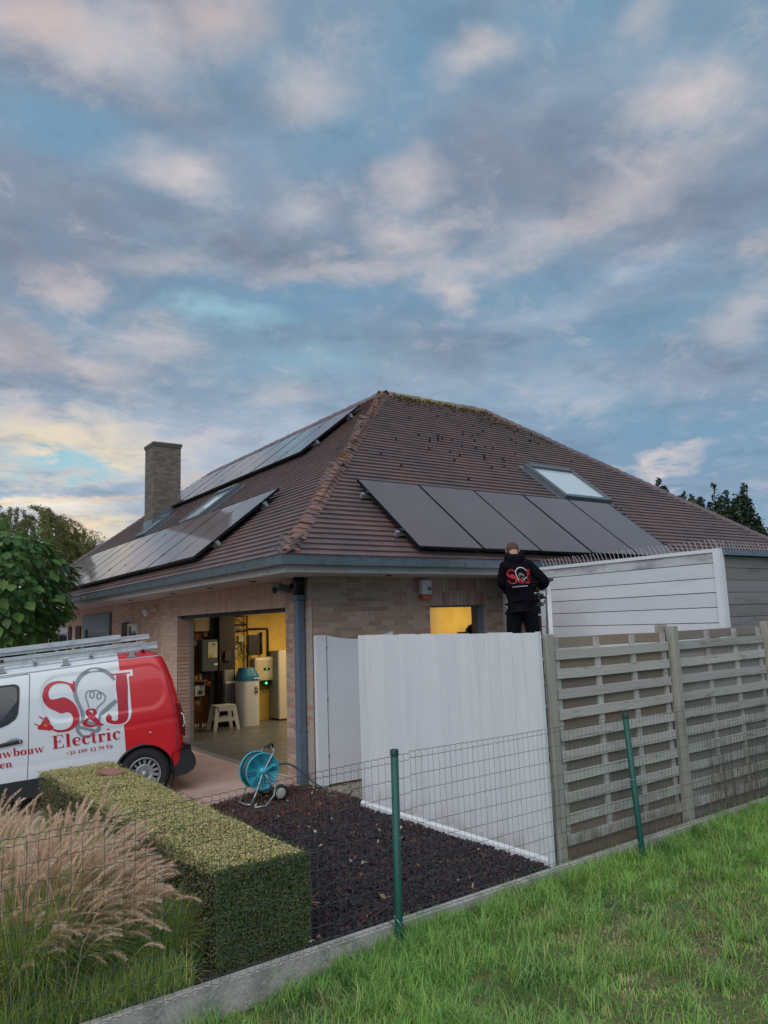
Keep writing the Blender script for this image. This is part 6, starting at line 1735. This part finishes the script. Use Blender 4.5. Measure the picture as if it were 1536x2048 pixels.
# sandy spill under the gate leaf
x = rng.uniform(.0, 1.4, 2500); y = rng.uniform(-1.3, -.02, 2500)
o = rocks(np.stack([x, y, rng.uniform(.0, .02, 2500)], 1), rng.uniform(.006, .02, 2500), .5, 'sandy_gravel', mat('sandy_gravel', cols=[(.35,.31,.26),(.28,.25,.21),(.42,.38,.33)], rough=.9), 'pale sandy gravel behind the end of the plank fence', 'gravel')
b = MB(); b.add([(-.15,-1.3,.006),(3.0,-1.3,.006),(3.0,.0,.006),(-.15,.0,.006)], [(0,1,2,3)]); b.add([(-.147,-3.82,.005),(3.0,-3.82,.005),(3.0,-1.3,.005),(-.147,-1.3,.005)], [(0,1,2,3)])
tag(b.build('side_yard', mat('yard_sand', (.26,.23,.19), .95, noise=(9,(.18,.16,.13),.4,.7,.7))), kind='structure')

# clipped box hedge
hg = thing('box_hedge', 'low clipped box hedge with yellowed flat top between fountain grass and bark bed', 'hedge', (-2.55, -1.8, 0))
HX = lambda y: np.interp(y, [-3.88, .22], [-2.862, -2.975]); HX2 = lambda y: np.interp(y, [-3.88, .45], [-2.262, -2.235])
HY0, HY1, HZ = -3.875, .38, .525
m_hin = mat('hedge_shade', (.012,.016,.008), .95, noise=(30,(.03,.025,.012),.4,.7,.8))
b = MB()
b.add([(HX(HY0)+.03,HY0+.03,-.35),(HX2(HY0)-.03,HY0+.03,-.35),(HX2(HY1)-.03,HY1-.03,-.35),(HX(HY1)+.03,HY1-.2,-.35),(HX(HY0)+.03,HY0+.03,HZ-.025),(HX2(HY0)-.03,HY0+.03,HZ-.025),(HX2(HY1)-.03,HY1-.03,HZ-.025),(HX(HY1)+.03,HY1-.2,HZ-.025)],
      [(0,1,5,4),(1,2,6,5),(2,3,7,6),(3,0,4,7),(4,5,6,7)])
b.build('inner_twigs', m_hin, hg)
m_htop = foliage_mat('hedge_lit_top_leaf', [(.366,.396,.137),(.476,.476,.188),(.605,.553,.273),(.256,.337,.095),(.831,.572,.315),(.403,.416,.167)], trans=.15)  # yellowed leaf, also painted lighter because the top catches the light
m_hsid = foliage_mat('hedge_shaded_leaf', [(.065,.112,.034),(.094,.149,.047),(.047,.084,.030),(.139,.176,.055),(.074,.112,.037),(.167,.158,.074)], trans=.15)  # same plant's leaf painted dark green for the shaded ends and far flank
m_hleft = foliage_mat('hedge_half_lit_leaf', [(.158,.158,.059),(.210,.190,.084),(.116,.136,.046),(.274,.232,.104),(.094,.104,.042)], trans=.15)  # browner leaf, painted between top and ends in brightness for the half-lit flank
n = 62000
y = rng.uniform(HY0, HY1, n); t = rng.random(n); x = HX(y) + (HX2(y) - HX(y)) * t
ed = np.minimum(np.minimum(t, 1 - t) * .6, np.minimum(y - HY0, HY1 - y)); keep_ = rng.random(n) < .9; 
hz_ = HZ + vnoise(x, y, 5, 41) * .034 - .017 - .035 * np.exp(-ed / .022) + rng.uniform(-.020, .012, n) + (rng.random(n) < .03) * rng.uniform(0, .03, n)
tone = np.clip(vnoise(x, y, 3.1, 42) * .5 + rng.uniform(0, .5, n), 0, .98)
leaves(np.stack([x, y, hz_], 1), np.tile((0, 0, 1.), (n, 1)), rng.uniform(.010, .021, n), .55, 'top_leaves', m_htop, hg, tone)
n = 26000     # near end
x = rng.uniform(HX(HY0), HX2(HY0), n); z_ = rng.uniform(.0, HZ + .01, n)
y = HY0 + (vnoise(x, z_, 7, 44) - .5) * .035 + rng.uniform(-.014, .02, n)
leaves(np.stack([x, y, z_], 1), np.tile((0, -1., .2), (n, 1)), rng.uniform(.009, .020, n), .7, 'end_leaves', m_hsid, hg)
n = 60000     # two long flanks
y = rng.uniform(HY0, HY1, n); z_ = rng.uniform(-.25, HZ + .01, n); k = rng.random(n) < .6
bare = vnoise(y, z_, 3, 45); kk = rng.random(n) < np.clip(1.5 - bare * 1.3, .35, 1); y, z_, k = y[kk], z_[kk], k[kk]; n = len(y)
x = np.where(k, HX(y) + rng.uniform(-.012, .025, n), HX2(y) - rng.uniform(-.012, .025, n)) + (vnoise(y, z_, 6, 46) - .5) * .02
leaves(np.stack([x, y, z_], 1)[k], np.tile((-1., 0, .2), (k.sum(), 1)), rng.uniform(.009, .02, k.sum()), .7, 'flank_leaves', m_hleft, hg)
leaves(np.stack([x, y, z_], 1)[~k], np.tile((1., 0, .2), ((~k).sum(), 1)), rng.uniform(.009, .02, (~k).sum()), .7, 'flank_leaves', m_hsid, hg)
n = 3500
x = rng.uniform(-2.95, -2.24, n); leaves(np.stack([x, rng.uniform(.30, .42, n), rng.uniform(-.3, HZ, n)], 1), np.tile((0, 1., .2), (n, 1)), rng.uniform(.01, .02, n), .7, 'end_leaves', m_hsid, hg)
b = MB(); b.obox((-2.47, -.385, .548), (.155, .05, .004), (-.07, .30, .006), (0, 0, .022)); o = b.build('clay_tile', mat('clay_tile', (.36,.16,.13), .7, noise=(12,(.28,.12,.10),.4,.7,.6)), origin=(-2.47, -.385, .54), bevel=.004); tag(o, 'loose reddish clay tile lying on top of the box hedge', 'tile')
# small weed at the bed edge
b = MB()
for i in range(26):
    a = rng.uniform(0, 6.28); L_ = rng.uniform(.03, .09); c = np.array((-2.235, -3.80, .22)); d = np.array((math.cos(a) * .6 + .35, math.sin(a) * .5 - .2, rng.uniform(-.5, .7))); s_ = np.cross(d, (0, 0, 1)); s_ /= np.linalg.norm(s_)
    b.add([c, c + d * L_ * .5 + s_ * .008, c + d * L_, c + d * L_ * .5 - s_ * .008], [(0, 1, 2, 3)])
b.build('dry_twigs', m_leafl, hg)

# fountain grass
fg = thing('fountain_grass', 'fountain grass clump with pink-beige plumes behind the wire fence left of the hedge', 'grass plant', (-3.65, -3.35, 0))
m_fg = foliage_mat('fountain_blade', [(.175,.332,.088),(.262,.454,.104),(.349,.524,.140),(.140,.262,.077),(.454,.558,.175),(.698,.629,.245)], trans=.3)
N = 42000
cc = np.array([(-3.62,-3.35),(-3.95,-3.1),(-3.45,-2.8),(-4.1,-2.6),(-3.75,-3.6),(-4.3,-3.4),(-3.75,-2.1),(-4.3,-1.9),(-4.6,-2.8),(-3.42,-3.5),(-3.3,-3.1),(-3.12,-3.55),(-3.2,-2.5)])
ci = rng.integers(0, len(cc), N); a = rng.uniform(0, 6.28, N); rr = rng.random(N) ** .6 * .17
P = np.stack([cc[ci, 0] + np.cos(a) * rr, cc[ci, 1] + np.sin(a) * rr, zdrive(cc[ci, 0], cc[ci, 1]) - .03], 1)
az_ = a + rng.normal(0, .5, N)
low = np.where(ci >= 9, .6, 1.0)
V, F = blades(P, rng.uniform(.42, .82, N) * low, rng.uniform(.003, .0055, N), az_, rng.uniform(.35, 2.1, N), 6)
meshobj('blades', npmesh('blades', V, F, m_fg, np.repeat(rng.random(N), 13)), fg, None, 'stuff')
NF = 9000; x = rng.uniform(-4.6, -3.02, NF); y = yb(x) + rng.uniform(.02, .35, NF)
V, F = blades(np.stack([x, y, np.full(NF, -.01)], 1), rng.uniform(.06, .30, NF), rng.uniform(.003, .005, NF), rng.uniform(0, 6.28, NF), rng.uniform(.5, 2.6, NF), 5)
meshobj('low_blades', npmesh('low_blades', V, F, m_fg, np.repeat(rng.random(NF), 11)), fg, None, 'stuff')
# plumes: arching stem and a bottlebrush of fine bristles
m_pl = foliage_mat('plume', [(.834,.580,.437),(.943,.689,.525),(.884,.644,.529),(1.051,.815,.630),(.835,.703,.554)], trans=.45, rough=.8)
NP = 1450; BR = 100
ci = rng.integers(0, 9, NP); a = rng.uniform(0, 6.28, NP)
lean = rng.uniform(.15, 1.15, NP); H = rng.uniform(.62, 1.0, NP) * np.where(rng.random(NP) < .12, .6, 1)
sp_ = rng.random(NP) < .36; ci = np.where(sp_, rng.choice([0, 2, 4, 9, 10], NP), ci); a = np.where(sp_, rng.uniform(-1.3, .45, NP), a); lean = np.where(sp_, rng.uniform(.75, 1.6, NP), lean); H = np.where(sp_, rng.uniform(.45, .80, NP), H)
H = np.where(ci >= 6, H * .95, H)
Vb = []; Fb = []; Tb = []; SV = []; SF = []
stems = MB()
for i in range(NP):
    bx_, by_ = cc[ci[i]] + rng.normal(0, .11, 2); by_ = max(by_, yb(bx_) + .05)
    base = np.array((bx_, by_, float(zdrive(bx_, by_))))
    aa = a[i]; wind = np.array((.22, .0, 0)) * rng.uniform(.3, 1.6); d = np.array((math.cos(aa), math.sin(aa), 0))
    def cur(t): return base + d * (H[i] * .62 * (1 - math.cos(lean[i] * t)) / max(lean[i], .2) * 1.1) + wind * (H[i] * .55 * t ** 2.2) + np.array((0, 0, H[i] * math.sin(lean[i] * t) / lean[i])) - np.array((0, 0, .10 * t ** 4))
    pts_ = [cur(t) for t in (0, .35, .7)]; SV.append(pts_)
    L0, L1 = .77 - rng.uniform(0, .07), 1.0
    ts = rng.uniform(L0, L1, BR); ts.sort()
    c0 = np.array([cur(t) for t in ts]); tg = np.array([cur(t + .02) for t in ts]) - c0; tg /= np.linalg.norm(tg, axis=1)[:, None]
    q = rng.normal(size=(BR, 3)); q -= tg * (q * tg).sum(1)[:, None]; q /= np.linalg.norm(q, axis=1)[:, None]
    prf = np.sin(np.clip((ts - L0) / (L1 - L0), 0, 1) * math.pi) ** .5
    tip = c0 + q * (.020 * prf[:, None] + .003) + tg * .022
    sd = np.cross(q, tg) * .0026
    Vb.append(np.stack([c0 - sd, c0 + sd, tip], 1).reshape(-1, 3)); Tb.append(np.repeat(np.clip(rng.uniform(0, 1) * .6 + rng.random(BR) * .4, 0, .98), 3))
    stems.tube([cur(t) for t in (.0, .4, .7, .85, .98)], [.0014, .0014, .0012, .0035, .0015], 4, cap=False)
V = np.concatenate(Vb); F = np.arange(len(V)).reshape(-1, 3)
meshobj('plumes', npmesh('plumes', V, F, m_pl, np.concatenate(Tb)), fg, None, 'stuff')
stems.build('stems', m_pl, fg, kind='stuff')

# weeds and dry stalks along the slat fence
b = MB(); 
for i in range(150):
    x = 2.0 + random.random() * 1.9 if i < 95 else random.uniform(.1, 2.0); y = yb(x) + random.uniform(.0, .03)
    p = np.array((x, y, .0)); L_ = random.uniform(.25, .95) if i < 95 else random.uniform(.06, .2); P_ = [p]
    dx, dy = random.uniform(-.18, .18), random.uniform(-.02, .0)
    for k in range(4): P_.append(P_[-1] + np.array((dx * L_ * .3 + random.gauss(0, .02), dy * .2, L_ / 4)))
    b.tube(P_, [.0022, .002, .0017, .0013, .0007], 4, cap=False)
o = b.build('dry_stalks', mat('dry_stalk', cols=[(.20,.13,.08),(.12,.09,.07),(.30,.22,.15),(.09,.07,.055)], rough=.9), None, None, 'stuff'); tag(o, 'thin dry weed stalks at the foot of the slat fence', 'weeds')

# catalpa with big leaves left of the house
ct = thing('ball_tree', 'round-headed tree with large green heart-shaped leaves behind the van', 'tree', (-2.35, 7.3, -.25))
b = MB(); b.tube([(-2.35, 7.3, -.5), (-2.33, 7.32, .7), (-2.36, 7.28, 1.9), (-2.35, 7.3, 2.4)], [.09, .07, .065, .05], 10); b.build('trunk', mat('bark', (.12,.10,.08), .9, noise=(9,(.07,.06,.05),.4,.7,.8), bump=(20,.8,.02)), ct)
m_cat = foliage_mat('catalpa_leaf', [(.045,.122,.028),(.071,.166,.036),(.102,.217,.045),(.036,.095,.028),(.058,.140,.038),(.128,.242,.051)], trans=.3, rough=.5)
CC = np.array((-2.62, 7.25, 2.66)); RR_ = np.array((1.42, 1.42, 1.22))
# heart leaf: 12 verts folded along the midrib
hl = [(0,0,0),(.10,.16,.03),(.30,.36,.05),(.55,.40,.03),(.80,.24,-.02),(1.08,0,-.10),(.80,-.24,-.02),(.55,-.40,.03),(.30,-.36,.05),(.10,-.16,.03),(-.06,.20,.03),(-.06,-.20,.03),(.5,0,-.01)]
hlF = [(0,10,1),(0,1,12),(1,2,12),(2,3,12),(3,4,12),(4,5,12),(5,6,12),(6,7,12),(7,8,12),(8,9,12),(9,0,12),(0,9,11)]
leafme = bpy.data.meshes.new('leaf'); leafme.from_pydata(hl, [], hlF); leafme.materials.append(m_cat); leafme.update()
b = MB()
for k in range(14):
    a = k * 2.4; e = .3 + .9 * ((k * .37) % 1); d = np.array((math.cos(a) * math.cos(e), math.sin(a) * math.cos(e), math.sin(e) - .2)); b.tube([CC + (0.1, .05, -.1), CC + d * .6 + (0, 0, .0), CC + d * RR_ * .92], [.035, .018, .008], 6, cap=False)
b.build('branches', mat('bark', ()), ct)
mats_l = []
for i in range(2600):
    d = rng.normal(size=3); d /= np.linalg.norm(d)
    if d[2] < -.85: continue
    lump = 1 + .10 * math.sin(d[0] * 7 + 1) * math.sin(d[1] * 6) + .07 * math.sin(d[2] * 11 + d[0] * 5)
    sh = (1.0 if i % 3 else .80) * lump * rng.uniform(.93, 1.04)
    p = CC + d * RR_ * sh
    out_ = d * (1, 1, .35) + rng.normal(0, .28, 3); out_[2] -= rng.uniform(.35, 1.1); out_ /= np.linalg.norm(out_)
    nrm = d + np.array((0, 0, .9)) + rng.normal(0, .35, 3); nrm -= out_ * (nrm @ out_); nrm /= np.linalg.norm(nrm); sd = np.cross(nrm, out_)
    s_ = rng.uniform(.09, .25)
    mats_l.append(Matrix(((out_[0]*s_, sd[0]*s_, nrm[0]*s_, p[0]), (out_[1]*s_, sd[1]*s_, nrm[1]*s_, p[1]), (out_[2]*s_, sd[2]*s_, nrm[2]*s_, p[2]), (0, 0, 0, 1))))
camp = np.array((-4.6, -8.09, 1.87))
def seen(M):
    p = np.array(M.translation); q = p - camp; zc_ = q @ np.array(CF); xc_ = 768 + 1505 * (q @ np.array(CR)) / zc_
    return (0 if xc_ > -12 else 50) + np.linalg.norm(q) - 2.5 * (p[0] > -9)
mats_l.sort(key=seen)
crown = empty_part('crown', ct, tuple(CC))
for M in mats_l[:300]: meshobj('leaf', leafme, crown, M)
A_ = np.array([np.array(M) for M in mats_l[300:]]); hv_ = np.array(hl)
V = (np.einsum('nij,kj->nki', A_[:, :3, :3], hv_) + A_[:, None, :3, 3]).reshape(-1, 3); F = (np.array(hlF)[None] + (np.arange(len(A_)) * len(hl))[:, None, None]).reshape(-1, 3)
meshobj('leaves', npmesh('leaves', V, F, m_cat, np.repeat(rng.random(len(A_)), len(hl))), crown, None, 'stuff')

# far willow, garden trees, evergreens
def tree(name, label, base, H_, R_, m, style, cat='tree', group=None, n=5000, leaf=.3):
    base = np.array(base, float); t = thing(name, label, cat, tuple(base), group)
    b = MB(); b.tube([base - (0, 0, .6), base + (.1, 0, H_ * .3), base + (0, .1, H_ * .6), base + (0, 0, H_ * .8)], [H_ * .03, H_ * .024, H_ * .014, .03], 8); b.build('trunk', MATS['bark'], t)
    P = []; Nn = []; 
    if style == 'willow':
        for i in range(240):
            a = rng.uniform(0, 6.28); r_ = R_ * math.sqrt(rng.random()); top = base + np.array((math.cos(a) * r_, math.sin(a) * r_, H_ * (.70 + .30 * math.sqrt(max(0, 1 - (r_ / R_) ** 2))) * rng.uniform(.86, 1.04)))
            L_ = rng.uniform(.25, .6) * H_ * .8; k = int(n / 240)
            tt = np.sort(rng.random(k)); sway = rng.normal(0, .25, 2); arc = np.array((math.cos(a), math.sin(a), 0)) * rng.uniform(.2, 1.0)
            P.append(top + np.stack([sway[0] * tt ** 2 + arc[0] * np.minimum(tt * 3, 1), sway[1] * tt ** 2 + arc[1] * np.minimum(tt * 3, 1), .35 * np.sin(np.minimum(tt * 3, 1) * 2.2) - tt * L_], 1) + rng.normal(0, .05, (k, 3)))
        P = np.concatenate(P); Nn = rng.normal(size=P.shape)
    elif style == 'spiky':
        nb = 90
        for i in range(nb):
            a = rng.uniform(0, 6.28); r_ = R_ * math.sqrt(rng.random()); top = base + np.array((math.cos(a) * r_, math.sin(a) * r_, H_ * (1 - .35 * (r_ / R_) ** 2) * rng.uniform(.82, 1.03)))
            k = int(n / nb); tt = rng.random(k); L_ = H_ * .55
            P.append(top + np.stack([rng.normal(0, 1, k) * (.06 + .34 * tt), rng.normal(0, 1, k) * (.06 + .34 * tt), -tt * L_], 1))
        P = np.concatenate(P); Nn = rng.normal(size=P.shape)
    else:
        nb = 60
        for i in range(nb):
            d = rng.normal(size=3); d /= np.linalg.norm(d); c = base + np.array((0, 0, H_ * .62)) + d * (R_, R_, H_ * .36) * rng.uniform(.45, .95)
            k = int(n / nb); P.append(c + rng.normal(0, 1, (k, 3)) * R_ * .15)
        P = np.concatenate(P); Nn = rng.normal(size=P.shape) + (0, 0, .6)
    leaves(P, Nn / np.linalg.norm(Nn, axis=1)[:, None], rng.uniform(leaf * .5, leaf, len(P)), .3, 'crown', m, t, asp=.2 if style == 'willow' else .6)
    return t
m_wil = foliage_mat('willow_leaf', [(.180,.200,.060),(.240,.240,.080),(.140,.170,.060),(.280,.260,.100)], trans=.35)
m_ever = foliage_mat('evergreen_leaf', [(.022,.044,.024),(.033,.061,.029),(.050,.077,.033),(.018,.033,.020)], trans=.1)
m_bush = foliage_mat('bush_leaf', [(.05,.10,.03),(.07,.14,.035),(.035,.07,.025),(.09,.16,.05)], trans=.3)

tree('willow', 'pale olive willow with hanging twigs beyond the chimney side of the house', (1.3, 29.0, -.4), 7.9, 3.1, m_wil, 'willow', n=60000, leaf=.24)
tree('willow', 'smaller willow standing right of the large willow near the roof edge', (3.5, 27.4, -.4), 6.9, 1.1, m_wil, 'willow', n=14000, leaf=.2)
for i, (p, h_, r_, l_) in enumerate((((34.5, 18.5, -.3), 10.0, .8, 'single dark evergreen tip seen nearest the roof window above the right roof slope'), ((35.5, 17.9, -.3), 9.35, .8, 'dark evergreen tree between the single tip and the main row'), ((36.4, 17.3, -.3), 9.6, 1.15, 'dark evergreen tree second from the roof slope'),
        ((37.6, 16.6, -.3), 9.9, 1.2, 'tallest dark evergreen in the middle of the row behind the roof'), ((38.7, 15.9, -.3), 9.6, .95, 'dark evergreen at the outer end of the row behind the roof'))):
    tree('evergreen_tree', l_, p, h_, r_ * 1.15, m_ever, 'spiky', group='evergreens behind the house', n=22000, leaf=.32)
tree('green_bush', 'bright green bushy tree lowest behind the end of the roof slope', (40.3, 15.1, -.3), 7.4, 1.9, m_bush, 'round', n=7000, leaf=.32)
tree('green_bush', 'bright green bushy tree at the far end behind the roof', (43.2, 12.6, -.3), 7.6, 2.2, m_bush, 'round', n=7000, leaf=.32)
gh = thing('dark_backing_hedge', 'tall dark hedge added as dark backing far behind the van at the end of the drive', 'hedge', (-6, 17.5, -.5))  # added to fill the dark area below the ball tree crown
n = 16000; x = rng.uniform(-13, -.2, n); z_ = rng.uniform(-.6, 1.9, n)
leaves(np.stack([x, 17.2 + rng.normal(0, .12, n), z_], 1), np.tile((0, -1., .2), (n, 1)), rng.uniform(.06, .14, n), .8, 'leaves', m_ever, gh)
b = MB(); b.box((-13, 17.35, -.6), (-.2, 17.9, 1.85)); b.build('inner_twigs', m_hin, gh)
